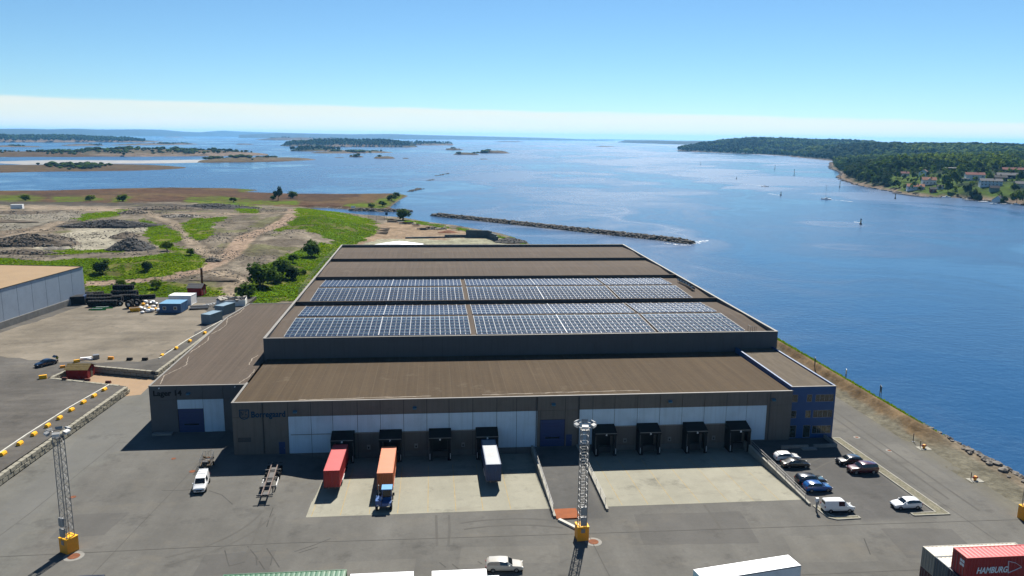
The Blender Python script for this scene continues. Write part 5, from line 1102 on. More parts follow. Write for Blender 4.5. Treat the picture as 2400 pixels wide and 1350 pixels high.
def chassis(label, loc, rz, parts_only=None, L=12.4, pale=False, pitch=0.0):
    o = thing('container_chassis', label, 'trailer', loc, rz); o.rotation_euler = (pitch,0,rz) if False else (0,0,rz)
    for sg in (-1,1): MB().box(-L/2,L/2,sg*.48-.07,sg*.48+.07,.98,1.28).build('main_beam', M['beam'], o)
    for x in (-L/2+.2,-L*.25,0,L*.25,L/2-.2): MB().box(x-.08,x+.08,-1.2,1.2,1.08,1.26).build('cross_beam', M['dark_steel'], o)
    for x in (-L/2+1.0,-L/2+2.35,-L/2+3.7):
        MB().cyl((x,-.85,.5),(x,.85,.5),.08,8).build('axle', M['dark_steel'], o)
        for sg in (-1,1): w_ = MB().ring((x,sg*.98,.5),(0,1,0),.28,.5,.36,14).build('wheel', M['tyre'], o); MB().cyl((x,sg*.92,.5),(x,sg*1.12,.5),.28,10).build('rim', M['steel'], w_)
    for sg in (-1,1): MB().bar((L*.22,sg*.7,0.02),(L*.22,sg*.7,1.0),.14).build('landing_leg', M['dark_steel'], o); MB().box(-.9,2.0,sg*1.12-.04,sg*1.12+.04,.5,.85).build('side_guard', M['white'], o)
    MB().box(1.2,3.0,-1.1,-.6,.55,1.0).build('tool_box', M['dark_steel'], o); MB().box(L/2-1.6,L/2-.3,-.46,.46,.9,1.0).build('coupling_plate', M['dark_steel'], o); MB().box(-L/2+.4,-L/2+4.4,-.46,.46,.75,.95).build('bogie_frame', M['dark_steel'], o); MB().box(-1.8,1.0,-.46,.46,.85,.95).build('deck_plate', M['dark_steel'], o); MB().box(-L/2-.1,-L/2,-1.15,1.15,.35,.5).build('bumper', M['dark_steel'], o)
    return o
DN = -math.pi/2                      # nose towards the camera
def wz(y): return float(well(np.array(y)))
chassis('empty container chassis with three axles standing left of the dock apron', ((at(622,1178).x+at(648,1088).x)/2+.1, 118.9, 0), math.atan2(-12.5,.75))
for lab_c, lab_k, x, y, key, roof in (('red container backed up to dock number 8','chassis under the red container',-15.75,121.6,'red','redtop'),('orange container behind the blue terminal tractor','chassis under the orange container',-7.55,119.9,'orange','orange'),('dark blue container with rusty grey roof at dock number 5','chassis under the dark blue container',9.2,122.2,'blue','greyroof')):
    a = -wz(116)*0; sl = WELL_D/(WELL_Y1-WELL_Y0); z = wz(y)
    k = chassis(lab_k, (x,y,z), DN); k.rotation_euler = (0, math.atan(-sl)*-1*0, DN); c = container(lab_c, (x,y,z+1.3), DN+math.pi*0, KP[key], roof=KP[roof], H=2.65)
    for q in (k, c): q.rotation_euler = (Matrix.Rotation(math.atan(sl),4,'X') @ Matrix.Rotation(DN,4,'Z')).to_euler()
# blue terminal tractor
tx, ty = -7.5, 111.0; t = thing('terminal_tractor', 'blue terminal tractor coupled to the orange container', 'tractor', (tx,ty,wz(110)*.6), DN); M['tr_blue'] = carpaint('tractor_blue', (.012,.12,.42), .35)
MB().box(-2.4,2.4,-.45,.45,.6,.9).build('frame', M['dark_steel'], t); MB().box(-.2,1.3,-.25,1.15,.9,2.95).build('cab', M['tr_blue'], t); MB().box(-.3,1.4,-.33,1.23,2.95,3.05).build('cab_roof', paint('tractor_roof_blue',(.06,.30,.62),.4,.05,1.0), t)
MB().box(1.3,1.33,-.15,1.05,1.75,2.85).build('windscreen', M['glass'], t); MB().box(-.23,-.2,-.15,1.05,1.75,2.85).build('rear_window', M['glass'], t)
for yy in (-.27,1.17): MB().box(0,1.15,yy-.015,yy+.015,1.75,2.8).build('side_window', M['glass'], t)
MB().box(.6,2.45,-1.15,.0-.3,.9,1.75).build('bonnet', M['tr_blue'], t); MB().box(1.4,2.5,-.25,1.15,.9,1.35).build('bumper_deck', M['tr_blue'], t); MB().cyl((.2,-.8,1.0),(.2,-.8,3.2),.09,8).build('exhaust', M['steel'], t)
MB().cyl((-1.5,0,.95),(-1.5,0,1.1),.55,14).build('fifth_wheel', M['dark_steel'], t)
for xf in (-1.5,1.65):
    for sg in (-1,1): w_ = MB().ring((xf,sg*1.05,.52),(0,1,0),.28,.52,.36,14).build('wheel', M['tyre'], t); MB().cyl((xf,sg*1.0,.52),(xf,sg*1.2,.52),.28,10).build('rim', M['steel'], t)
for sg in (-1,1): MB().obox((2.52,sg*.85,1.1),(.06,.25,.2)).build('headlight', M['lamp'], t); MB().obox((1.45,.45+sg*1.0,2.3),(.12,.25,.45)).build('mirror', M['black'], t)
# container stacks at the right foot of the picture
X0 = 59.6; cxm = X0+12.19/2
def stack(key, y0, k, lab, roof=None, x0=X0): return container(lab, (x0+12.19/2, y0, k*2.6), 0.0, KP[key], roof=KP[roof] if roof else None)
stack('maroon', 82.65, 0, 'dark maroon container under the beige one at the picture foot'); stack('beige', 82.65, 1, 'beige container topmost at the back of the right stack', 'pale')
stack('slate', 80.15, 1, 'slate blue container with pale roof between the beige and red ones', 'pale'); stack('navy2', 80.15, 0, 'navy container below the slate blue one'); stack('navy2', 77.65, 1, 'dark navy container under the large red one'); stack('slate', 77.65, 0, 'slate container lowest under the red one')
rc = stack('red', 77.65, 2, 'large red container topmost of the right stack with white lettering', 'redtop', x0=59.85)
M['decal'] = paint('white_decal', (.82,.82,.80), .5, .04, 1.0)
me = text_mesh('HAMBURG', 1.0, .02, 'lettering'); xs_ = [v.co.x for v in me.vertices]; zs_ = [v.co.y for v in me.vertices]
for v in me.vertices: 
    fx = (v.co.x-min(xs_))/(max(xs_)-min(xs_)); fz = (v.co.y-min(zs_))/(max(zs_)-min(zs_)); v.co = Vector((-12.19/2+1.35+fx*3.7+fz*.12, -1.26-v.co.z, .62+fz*.78))
me.materials.append(M['decal']); link('lettering', me, rc)
fl = MB(); fx0 = -12.19/2+5.1
for a, b in (((fx0,2.0),(fx0+.12,.55)),((fx0,2.0),(fx0+.9,1.75)),((fx0+.9,1.75),(fx0+1.7,1.2)),((fx0+.12,.55),(fx0+.9,.85)),((fx0+.9,.85),(fx0+1.7,1.2))): fl.bar((a[0],-1.245,a[1]),(b[0],-1.245,b[1]),.1,.03)
fl.build('flag_emblem', M['decal'], rc)
for yy, zz in ((.35,1.75),(.75,1.75),(.35,1.3),(.75,1.3)): MB().box(-12.19/2-.04,-12.19/2-.015,-yy-.16,-yy+.16,zz,zz+.32).build('placard', M['decal'], rc)
# long vehicles at the bottom edge
tb = thing('box_trailer', 'long white box trailer standing skewed at the bottom of the yard', 'trailer', (0,0,0)); q1, q2 = Vector(at2(1627,1334,3.95)), Vector(at2(1845,1300,3.95)); dd = (q2-q1).normalized(); ang = math.atan2(dd.y,dd.x); ctr = (q1+q2)/2+Vector((dd.y,-dd.x))*1.3
tb.location = (ctr.x,ctr.y,0); tb.rotation_euler = (0,0,ang); Lb = 13.0
MB().box(-Lb/2,Lb/2,-1.28,1.28,1.15,3.9).build('box_body', M['grey_wall'] if 'grey_wall' in M else M['white'], tb); MB().box(-Lb/2+.02,Lb/2-.02,-1.26,1.26,3.9,3.95).build('roof_skin', M['pure_white'], tb)
for yy in (-1.30,1.28): MB().box(-Lb/2,Lb/2,yy,yy+.02,3.8,3.9).build('roof_rail', M['steel'], tb)
for x in (3.0,4.3,5.6):
    for sg in (-1,1): w_ = MB().ring((x,sg*1.0,.5),(0,1,0),.28,.5,.36,14).build('wheel', M['tyre'], tb); MB().cyl((x,sg*.95,.5),(x,sg*1.15,.5),.28,10).build('rim', M['steel'], w_)
for sg in (-1,1): MB().box(Lb/2,Lb/2+.04,min(0.01*sg,sg*1.25),max(.01*sg,sg*1.25),1.2,3.85).build('rear_door', M['steel'], tb); MB().bar((-3.5,sg*.8,0),(-3.5,sg*.8,1.15),.14).build('landing_leg', M['dark_steel'], tb)
def truck_cab(name, label, loc, rz, mat, h=3.3):
    t = thing(name, label, 'truck', loc, rz); mb = MB(); w = 1.2
    pr = [(-1.1,.7),(-1.1,h),(.55,h),(1.0,h-1.2),(1.1,1.0),(1.1,.7)]; n = len(pr); mb.add([(x,-w,z) for x,z in pr]+[(x,w,z) for x,z in pr], [tuple(range(n)),tuple(range(2*n-1,n-1,-1))]+[(i,i+n,(i+1)%n+n,(i+1)%n) for i in range(n)]); mb.build('cab', mat, t)
    MB().add([(.60,-w*.9,h-.08),(.60,w*.9,h-.08),(1.02,w*.9,h-1.18),(1.02,-w*.9,h-1.18)], [(3,2,1,0)]).build('windscreen', M['glass'], t)
    for sg in (-1,1): MB().box(-.5,.5,sg*(w+.01)-.01,sg*(w+.01)+.01,h-1.15,h-.3).build('side_window', M['glass'], t); MB().obox((1.05,sg*(w+.18),h-.9),(.12,.22,.6)).build('mirror', M['black'], t); MB().ring((.2,sg*1.02,.5),(0,1,0),.28,.5,.3,14).build('wheel', M['tyre'], t)
    MB().box(-4.5,-1.1,-.45,.45,.7,.95).build('frame', M['dark_steel'], t); return t
M['teal'] = carpaint('cab_teal', (.01,.28,.24)); cb = ctr-Vector((dd.x,dd.y))*(Lb/2+1.9)
truck_cab('truck_cab', 'teal truck cab in front of the skewed white trailer', (cb.x,cb.y,0), ang+math.pi, M['teal'], 3.0)
g = container('rusty green container roof at the bottom edge of the picture', (0,0,2.6), 0, KP['green'], L=13.7); gp = at(670,1339,5.2); g.location = (gp.x,gp.y-1.3,2.6); container('navy container carrying the green one', (gp.x,gp.y-1.3,0), 0, KP['navy2'], L=13.7)
wp = at(896,1341,5.2); container('white container roof right of the green one at the bottom edge', (wp.x,wp.y-1.3,2.6), 0, M['pure_white'], L=7.1, flat=True); container('slate container under the white one at the bottom edge', (wp.x,wp.y-1.3,0), 0, KP['slate'], L=7.1)
wt = at(1076,1335,3.9); tk = thing('box_truck', 'white box truck body beside the beige estate car', 'truck', (wt.x,wt.y-1.3,0)); MB().box(-3.2,3.2,-1.27,1.27,1.0,3.85).build('box_body', M['white'], tk); MB().box(-3.18,3.18,-1.25,1.25,3.85,3.9).build('roof_skin', M['pure_white'], tk); MB().box(-3.2,5.3,-.45,.45,.65,1.0).build('frame', M['dark_steel'], tk)
for x in (-1.8,4.3):
    for sg in (-1,1): MB().ring((x,sg*1.0,.5),(0,1,0),.28,.5,.34,14).build('wheel', M['tyre'], tk)
mb = MB(); pr = [(3.35,.7),(3.35,3.0),(4.7,3.0),(5.3,1.9),(5.4,.7)]; n = 5; mb.add([(x,-1.2,z) for x,z in pr]+[(x,1.2,z) for x,z in pr], [tuple(range(n)),tuple(range(2*n-1,n-1,-1))]+[(i,i+n,(i+1)%n+n,(i+1)%n) for i in range(n)]); mb.build('cab', M['pure_white'], tk); MB().add([(4.74,-1.1,2.97),(4.74,1.1,2.97),(5.3,1.1,1.95),(5.3,-1.1,1.95)], [(3,2,1,0)]).build('windscreen', M['glass'], tk)
db = at(215,1347,2.59); container('dark slate container just showing at the bottom left edge', (db.x,db.y-1.3,0), .0, KP['navy2'], L=3.0)
# ------------------------------------------------------------------ white hall at the left edge
hr, hl = Vector(at2(201,703,ZR)), Vector(at2(0,772,ZR)); hd_ = (hl-hr).normalized(); hn = Vector((hd_.y,-hd_.x))
if hn.x > 0: hn = -hn
Lh, Dh, Hh = 75.0, 30.0, 9.6
# height from the picture: wall top at (194,625)
for k in range(60):
    zt = ZR+6+k*.1
    q = project(np.array(hr.x), np.array(hr.y), np.array(zt))
    if q[1] <= 625: Hh = zt-ZR; break
hall = thing('storage_hall', 'white panelled storage hall with beige flat roof at the left edge', 'hall', (hr.x,hr.y,ZR)); org = hall.location
c = [hr, hr+hd_*Lh, hr+hd_*Lh+hn*Dh, hr+hn*Dh]
MB().prism([tuple(p+ (hn*.06 if i in (0,1) else Vector((0,0)))) for i,p in enumerate(c)], ZR, ZR+Hh-.15).build('wall_core', M['joint'], hall, org)
M['hall_panel'] = paint('hall_white_sheet', (.44,.52,.62), .5, .05, .5, dirt=(.36,.4,.44), dirt_amt=.25); M['hall_roof'] = paint('hall_beige_roof', (.46,.32,.185), .85, .07, .15, dirt=(.45,.33,.2), dirt_amt=.3)
n = 12; pw = Lh/n; plinth_h = 1.9
for i in range(n):
    a, b = hr+hd_*(i*pw+.06), hr+hd_*((i+1)*pw-.06); MB().prism([tuple(a),tuple(b),tuple(b+hn*.05),tuple(a+hn*.05)], ZR+plinth_h, ZR+Hh-.15).build('wall_sheet', M['hall_panel'], hall, org)
    a2, b2 = hr+hd_*(i*pw+.02)-hn*.25, hr+hd_*((i+1)*pw-.02)-hn*.25; MB().prism([tuple(a2),tuple(b2),tuple(b2+hn*.3),tuple(a2+hn*.3)], ZR-.1, ZR+plinth_h-.02).build('plinth_block', M['concrete'], hall, org)
gp_ = [hr+hn*.1, hr+hn*Dh]; a, b = gp_; MB().prism([tuple(a-hd_*.05),tuple(b-hd_*.05),tuple(b),tuple(a)], ZR, ZR+Hh-.15).build('end_wall', M['hall_panel'], hall, org)
MB().prism([tuple(p) for p in c], ZR+Hh-.15, ZR+Hh-.05).build('roof', M['hall_roof'], hall, org)
for p, q in ((c[0],c[1]),(c[0],c[3])): MB().bar((p.x,p.y,ZR+Hh),(q.x,q.y,ZR+Hh),.25,.14).build('coping', M['joint'], hall, org)
rl = MB(); p, q = c[0]+hn*(Dh-.4)+hd_*3, c[0]+hn*(Dh-.4)+hd_*60
for k in range(30): t = k/29; x, y = p.x+(q.x-p.x)*t, p.y+(q.y-p.y)*t; rl.bar((x,y,ZR+Hh),(x,y,ZR+Hh+1.1),.06)
for hh in (.55,1.1): rl.bar((p.x,p.y,ZR+Hh+hh),(q.x,q.y,ZR+Hh+hh),.06)
rl.build('roof_railing', M['steel'], hall, org)

# ------------------------------------------------------------------ huts, bales, scrap on the raised yard
def hut(label, u, v, L, W, H, rz, col, roof, windows=2, name='site_hut', z=ZR):
    p = at(u,v,z); o = thing(name, label, 'hut', (p.x,p.y,z), rz); fr = MB(); MB().box(-L/2,L/2,-W/2,W/2,.12,H).build('wall', col, o); MB().box(-L/2-.05,L/2+.05,-W/2-.05,W/2+.05,H,H+.1).build('roof', roof, o); MB().box(-L/2+.1,L/2-.1,-W/2+.1,W/2-.1,0,.12).build('base_frame', M['dark_steel'], o)
    for k in range(windows):
        x = -L/2+L*(k+.5)/windows; w = MB().box(x-.5,x+.5,-W/2-.05,-W/2,1.0,2.0).build('window', M['white'], o); MB().box(x-.38,x+.38,-W/2-.07,-W/2-.05,1.12,1.88).build('pane', M['glass'], w)
    for k in range(5): y = -W/2+W*(k+.5)/5; MB().box(L/2,L/2+.05,y-.25,y+.25,.2,H-.2).build('end_panel', col, o)
    return o
hut('blue site hut with two white framed windows', 408, 729, 6.3, 6.0, 2.8, -.06, KP['site_blue'], paint('hut_roof_blue',(.12,.34,.56),.5,.06,.8))
container('white container behind the blue site hut', (at(428,712,ZR).x,at(428,712,ZR).y+.5,ZR), -.1, M['white'], L=7.0, W=4.6, H=3.0, flat=True)
p = at(491,757,ZR); container('small blue grey container nearest the warehouse wing', (p.x+.3,p.y+1.6,ZR), math.atan2(5,1.9), KP['sky'], L=5.6, W=3.0, H=2.7, flat=True)
p = at(520,738,ZR); container('small blue grey container behind the other by the wing', (p.x+.4,p.y+2.4,ZR), math.atan2(5,1.9), KP['sky'], L=5.8, W=3.0, H=2.8, flat=True)
def bale(label, u, v, L, r, rz, n=9):
    p = at(u,v,ZR); o = thing('tyre_bale', label, 'tyres', (p.x,p.y,ZR), rz)
    for k in range(n): x = -L/2+L*(k+.5)/n; MB().ring((x,0,r),(1,0,0),r*.5,r*random.uniform(.95,1.03),L/n*.95,14).build('tyre', M['tyre'], o)
    return o
for i,(u,v,L,r,rz,lab) in enumerate([(242,718,8.5,1.0,.05,'front long roll of stacked black tyres beside the white hall'),(238,711,8.5,1.05,.05,'second roll of stacked tyres behind the front one'),(232,704,8.0,1.1,.05,'third roll of stacked tyres by the hall'),(216,699,7.0,1.1,.1,'rearmost roll of tyres against the hall corner'),(205,704,4.0,1.1,1.2,'tyre roll end on beside the blue tarpaulin'),
   (293,697,8.0,1.25,.0,'tall tyre roll in the middle of the scrap yard'),(300,705,5.0,1.1,.1,'tyre roll in front of the tall one'),(276,712,3.0,1.4,.1,'short bale of big tyres left of the middle roll'),(318,705,4.0,1.0,-.4,'tyre roll right of the tall one'),(345,700,5.0,.7,.2,'low row of tyres at the grass edge')]): bale(lab,u,v,L,r,rz)
bale_top = at(294,695,ZR); o = thing('tyre_bale', 'tyre roll lying on top of the tall one', 'tyres', (bale_top.x,bale_top.y,ZR+2.2), 0)
for k in range(8): MB().ring((-3.2+.8*k,0,.9),(1,0,0),.45,.9,.75,14).build('tyre', M['tyre'], o)
for i,(u,v,r,ax,lab) in enumerate([(303,722,1.25,(0.35,1,.1),'big loose wheel lying nearest in the scrap yard'),(311,718,1.2,(1,.3,.1),'big tyre leaning behind the nearest loose wheel'),(322,716,1.1,(.2,1,.2),'dark tyre right of the loose wheels'),(283,716,.8,(0,1,.1),'small wheel with pale rim beside the red scrap'),(331,712,.8,(0,.3,1),'tyre lying flat by the white buoys')]):
    p = at(u,v,ZR); o = thing('loose_tyre', lab, 'tyre', (p.x,p.y,ZR)); t_ = MB().ring((0,0,r*.9),ax,r*.45,r,.7,16).build('tyre', M['tyre'], o); MB().cyl(tuple(Vector((0,0,r*.9))-Vector(ax).normalized()*.2),tuple(Vector((0,0,r*.9))+Vector(ax).normalized()*.2),r*.45,10).build('rim', M['white'], o)
tp = at(183,712,ZR); o = thing('tarpaulin_stack', 'blue tarpaulin covered stack against the white hall', 'stack', (tp.x,tp.y,ZR), .2); MB().obox((0,0,1.3),(4.5,3.5,2.6)).build('stack_body', M['black'], o); M['tarp'] = paint('blue_tarpaulin', (.03,.08,.22), .6, .2, 1.0)
for k in range(3): MB().obox((1.9,-1.2+k*1.1,1.35),(.6,.9,2.6),.1*k,0,0,.12).build('tarpaulin', M['tarp'], o)
M['lime'] = paint('green_float_paint', (.06,.50,.05), .5, .1, 1.0)
for i,(u,v,L,rz,lab) in enumerate([(240,723,6.0,.05,'bright green pointed float lying on the gravel, upper one'),(228,727,5.0,.0,'bright green pointed float lying on the gravel, lower one')]):
    p = at(u,v,ZR); o = thing('green_float', lab, 'float', (p.x,p.y,ZR), rz); mb = MB(); st = [(-L/2,.05),(-L/4,.45),(L/4,.45),(L/2,.1)]
    for (x1,w1),(x2,w2) in zip(st[:-1],st[1:]): mb.add([(x1,-w1,.0),(x1,w1,.0),(x1,0,.35+w1*.3),(x2,-w2,.0),(x2,w2,.0),(x2,0,.35+w2*.3)], [(0,3,5,2),(2,5,4,1),(0,1,4,3)])
    mb.build('hull', M['lime'], o); MB().box(-L*.3,L*.3,-.06,.06,.42,.56).build('keel_strip', M['white'], o)
p = at(317,729,ZR); o = thing('yellow_skip', 'yellow tub lying beside the buoys in the scrap yard', 'tub', (p.x,p.y,ZR), .3); MB().add([(-1.2,-.9,0),(1.2,-.9,0),(1.2,.9,0),(-1.2,.9,0),(-1.5,-1.1,1.1),(1.5,-1.1,1.1),(1.5,1.1,1.1),(-1.5,1.1,1.1)], [(3,2,1,0),(0,1,5,4),(1,2,6,5),(2,3,7,6),(3,0,4,7)]).build('tub_body', M['yellow'], o); MB().box(-1.4,1.4,-1.0,1.0,.9,1.0).build('contents', M['timber'], o)
blist = sorted([(336,716),(345,719),(350,726),(338,729),(356,731),(365,728),(347,732),(330,727),(341,711),(352,714),(360,722),(372,731),(334,735),(358,712),(366,716)])
for i,(u,v) in enumerate(blist):
    p = at(u,v,ZR); r = random.uniform(.45,.75); bm = bmesh.new(); bmesh.ops.create_uvsphere(bm, u_segments=10, v_segments=7, radius=r)
    for vv in bm.verts: vv.co.z *= .8; vv.co.x *= 1.25
    me = bpy.data.meshes.new('float_body'); bm.to_mesh(me); bm.free(); me.materials.append(M[{'white':'white','yellow':'yellow','grey':'steel'}[('white','white','yellow','grey','white')[i%5]]]); o = thing('old_buoy', f"{('white','white','yellow','grey','white')[i%5]} old buoy in the heap beside the blue hut, {(ORD+['thirteenth','fourteenth','fifteenth'])[i]} from the left", 'buoy', (p.x,p.y,ZR), random.uniform(0,3), 'old buoys heaped beside the blue hut'); b_ = link('float_body', me, o, (0,0,r*.8)); MB().cyl((r*1.2,0,r*.8),(r*1.6,0,r*.8),.12,6).build('eye', M['dark_steel'], o)
p = at(468,724,ZR); o = thing('pipe_stack', 'dark stack of pipes and sheets beside the blue hut', 'stack', (p.x,p.y,ZR), .15)
for k in range(7): MB().cyl((-2.6+random.uniform(-.3,.3),-1.2+.4*k,.3+.25*(k%3)),(2.6,-1.2+.4*k,.35+.25*(k%3)),.22,8).build('pipe', M[('dark_steel','steel')[k%2]], o)
p = at(489,718,ZR); o = thing('ladder_rack', 'white ladder like rack lying behind the pipe stack', 'rack', (p.x,p.y,ZR), .5); mb = MB()
for sg in (-1,1): MB().bar((-3,sg*.8,.3),(3,sg*.8,.9),.12).build('rail', M['white'], o)
for k in range(7): MB().bar((-2.6+k*.85,-.8,.34+k*.085),(-2.6+k*.85,.8,.34+k*.085),.1).build('rung', M['white'], o)
p = at(546,716,ZR); o = thing('rubbish_skip', 'large open skip heaped with pale bags and sheeting', 'skip', (p.x-.6,p.y+1.5,ZR), .12); mb = MB(); Ls, Ws, Hs = 8.5, 5.5, 1.9
mb.box(-Ls/2,Ls/2,-Ws/2,-Ws/2+.12,0,Hs); mb.box(-Ls/2,Ls/2,Ws/2-.12,Ws/2,0,Hs); mb.box(-Ls/2,-Ls/2+.12,-Ws/2+.12,Ws/2-.12,0,Hs); mb.box(Ls/2-.12,Ls/2,-Ws/2+.12,Ws/2-.12,0,Hs); mb.build('skip_body', M['white'], o)
M['bag'] = paint('pale_sheeting', (.52,.48,.42), .8, .25, .8)
for k in range(14): MB().obox((random.uniform(-3.6,3.6),random.uniform(-2.2,2.2),Hs-.2+random.uniform(0,.5)),(random.uniform(1,2.4),random.uniform(.8,1.6),random.uniform(.5,.9)),random.uniform(0,3),0,random.uniform(-.4,.4),random.uniform(-.3,.3)).build('bag', M['bag'], o)
cabin('dark red shed with grey roof at the edge of the grass', (at(462,690,ZR).x,at(462,690,ZR).y,ZR), -.1, 4.6, 4.2, 2.6, 1.0, M['red_wood'], M['dark_steel'], 4)
p = at(474,668,2.0); o = thing('chimney_pipe', 'rusty upright pipe standing behind the dark red shed', 'pipe', (p.x,p.y,1.5)); MB().cyl((0,0,-1),(0,0,6.2),.38,10).build('pipe', M['rust'], o); MB().cyl((0,0,6.2),(0,0,6.5),.45,10).build('collar', M['dark_steel'], o)
p = at(213,842,ZR); o = thing('white_debris', 'white and grey scrap lying behind the block wall', 'scrap', (p.x,p.y,ZR), .2); MB().obox((-1.0,0,.3),(2.4,.7,.5),.1).build('scrap_piece', M['white'], o); MB().obox((1.1,.2,.5),(1.3,1.1,1.0),.3).build('scrap_piece', M['sky_grey'] if 'sky_grey' in M else M['steel'], o); MB().obox((-.2,-.5,.2),(1.5,.4,.35),-.4).build('scrap_piece', M['white'], o)

# ------------------------------------------------------------------ person in a high visibility vest beside the dark blue car
def person(label, loc, rz):
    o = thing('person', label, 'person', loc, rz)
    J = {'pelvis':(0,0,.95),'chest':(0,.02,1.28),'neck':(0,.02,1.48),'head':(0,.0,1.60),'crown':(0,.0,1.74),'hipL':(.10,0,.90),'kneeL':(.13,-.02,.50),'ankL':(.15,.03,.09),'toeL':(.16,-.14,.05),'hipR':(-.10,0,.90),'kneeR':(-.12,-.05,.50),'ankR':(-.15,.06,.09),'toeR':(-.17,-.10,.05),'shL':(.19,.02,1.42),'elL':(.27,.05,1.15),'wrL':(.20,-.16,1.08),'haL':(.15,-.25,1.10),'shR':(-.19,.02,1.42),'elR':(-.27,.04,1.14),'wrR':(-.27,-.06,.90),'haR':(-.27,-.10,.82)}
    Rr = {'pelvis':.155,'chest':.17,'neck':.065,'head':.10,'crown':.075,'hipL':.10,'kneeL':.068,'ankL':.045,'toeL':.04,'hipR':.10,'kneeR':.068,'ankR':.045,'toeR':.04,'shL':.075,'elL':.052,'wrL':.036,'haL':.035,'shR':.075,'elR':.052,'wrR':.036,'haR':.035}
    names = list(J); E_l = [('pelvis','chest'),('chest','neck'),('neck','head'),('head','crown'),('pelvis','hipL'),('hipL','kneeL'),('kneeL','ankL'),('ankL','toeL'),('pelvis','hipR'),('hipR','kneeR'),('kneeR','ankR'),('ankR','toeR'),('chest','shL'),('shL','elL'),('elL','wrL'),('wrL','haL'),('chest','shR'),('shR','elR'),('elR','wrR'),('wrR','haR')]
    me = bpy.data.meshes.new('body'); me.from_pydata([J[n] for n in names], [(names.index(a),names.index(b)) for a,b in E_l], []); b = bpy.data.objects.new('body', me); COL.objects.link(b); b.parent = o
    b.modifiers.new('skin','SKIN'); sv = me.skin_vertices[0].data
    for i, n in enumerate(names): sv[i].radius = (Rr[n],Rr[n]); sv[i].use_root = (n == 'pelvis')
    b.modifiers.new('sub','SUBSURF').levels = 2; b.modifiers['sub'].render_levels = 2; me.materials.append(paint('dark_work_clothes', (.03,.035,.045), .8, .15, 3.0))
    MB().cyl((0,.02,.98),(0,.02,1.40),.205,12,r2=.19,caps=False).build('vest', paint('high_visibility_yellow', (.55,.62,.05), .7, .08, 3.0), o)
    bm = bmesh.new(); bmesh.ops.create_uvsphere(bm, u_segments=12, v_segments=8, radius=.105); me2 = bpy.data.meshes.new('face'); 
    for vv in bm.verts: vv.co.z *= 1.15; vv.co.y = vv.co.y*1.05-(.02 if vv.co.y < -.08 else 0)
    bm.to_mesh(me2); bm.free(); me2.materials.append(paint('skin', (.45,.27,.19), .6, .05, 4.0)); link('face', me2, o, (0,-.01,1.63)); MB().cyl((0,.01,1.68),(0,.02,1.77),.112,12,r2=.06).build('hair', paint('dark_hair', (.03,.02,.015), .7, .1, 8.0), o)
    return o
pp = at(135,850,ZR); person('person in dark trousers and yellow high visibility vest standing by the open car', (pp.x,pp.y,ZR), .5)

# ------------------------------------------------------------------ heaps on the landfill
def heap(label, u, v, rx, ry, h, mat, rz=0.0, rough=.35, name='gravel_heap', stones=0):
    p = land_at(u,v); n = 26; m = 10; vs = [(0,0,h)]; fs = []
    for j in range(1,m+1):
        r = j/m
        for i in range(n):
            a = 2*math.pi*i/n; k = 1+.22*(mnoise.noise(Vector((math.cos(a)*1.3+u,math.sin(a)*1.3,0))))
            x, y = math.cos(a)*rx*r*k, math.sin(a)*ry*r*k; z = h*(1-r**1.25)+rough*mnoise.noise(Vector((x*.55+u,y*.55,v)))*h*.5*(1-r*.6)+.12*rough*random.uniform(-1,1)-.6*(r > .99); vs.append((x,y,z))
    for i in range(n): fs.append((0,1+i,1+(i+1)%n))
    for j in range(m-1):
        for i in range(n): a = 1+j*n+i; b = 1+j*n+(i+1)%n; fs.append((a,a+n,b+n,b))
    o = thing(name, label, 'heap', (p.x,p.y,p.z), rz); MB().add(vs, fs).build('mound', mat, o)
    if stones:
        pts = []
        for i in range(stones): a, r = random.uniform(0,6.28), math.sqrt(random.random()); pts.append((math.cos(a)*rx*r, math.sin(a)*ry*r, h*(1-r**1.25)+.1, random.uniform(.35,1.2)))
        tag(stone_heap('rubble', pts, [M['rock'],M['dark_rock']], o), kind='stuff')
    return o
M['grav_dark'] = paint('dark_gravel', (.085,.085,.085), .95, .3, .8, bump=.5, bscale=2); M['grav_brown'] = paint('brown_soil', (.20,.16,.12), .95, .3, .5, dirt=(.1,.08,.06), dirt_amt=.5, bump=.5, bscale=2); M['grav_pale'] = paint('pale_gravel', (.33,.30,.26), .95, .25, .6, bump=.5, bscale=2)
heap('conical dark gravel heap at the corner of the pale pad', 307, 584, 10, 9, 5.0, M['grav_dark'], .2, .3, stones=200)
heap('smaller brown heap behind the conical dark gravel heap', 296, 556, 8, 7, 2.6, M['grav_brown'], 0, .4, stones=60)
heap('long dark gravel ridge behind the pale pad', 258, 530, 26, 7, 3.6, M['grav_dark'], .12, .4, stones=260); heap('big rubble heap of broken stone left of the pale pad', 70, 572, 22, 10, 4.6, M['grav_brown'], 0, .6, stones=520)
heap('rubble tail of the big heap reaching the pale pad', 118, 562, 10, 7, 2.4, M['grav_brown'], 0, .5, stones=160); heap('low dark rubble strip in front of the grass slope', 45, 594, 18, 4, 1.4, M['grav_brown'], 0, .5, stones=160)
heap('grey rubble ridge along the far track', 500, 489, 34, 9, 3.4, M['grav_dark'], -.02, .5, stones=300); heap('brown rubble heap left of the far ridge', 400, 490, 22, 8, 2.2, M['grav_brown'], 0, .5, stones=120); heap('low pale rubble heap by the track bend', 425, 508, 12, 6, 1.6, M['grav_pale'], 0, .5, stones=120)
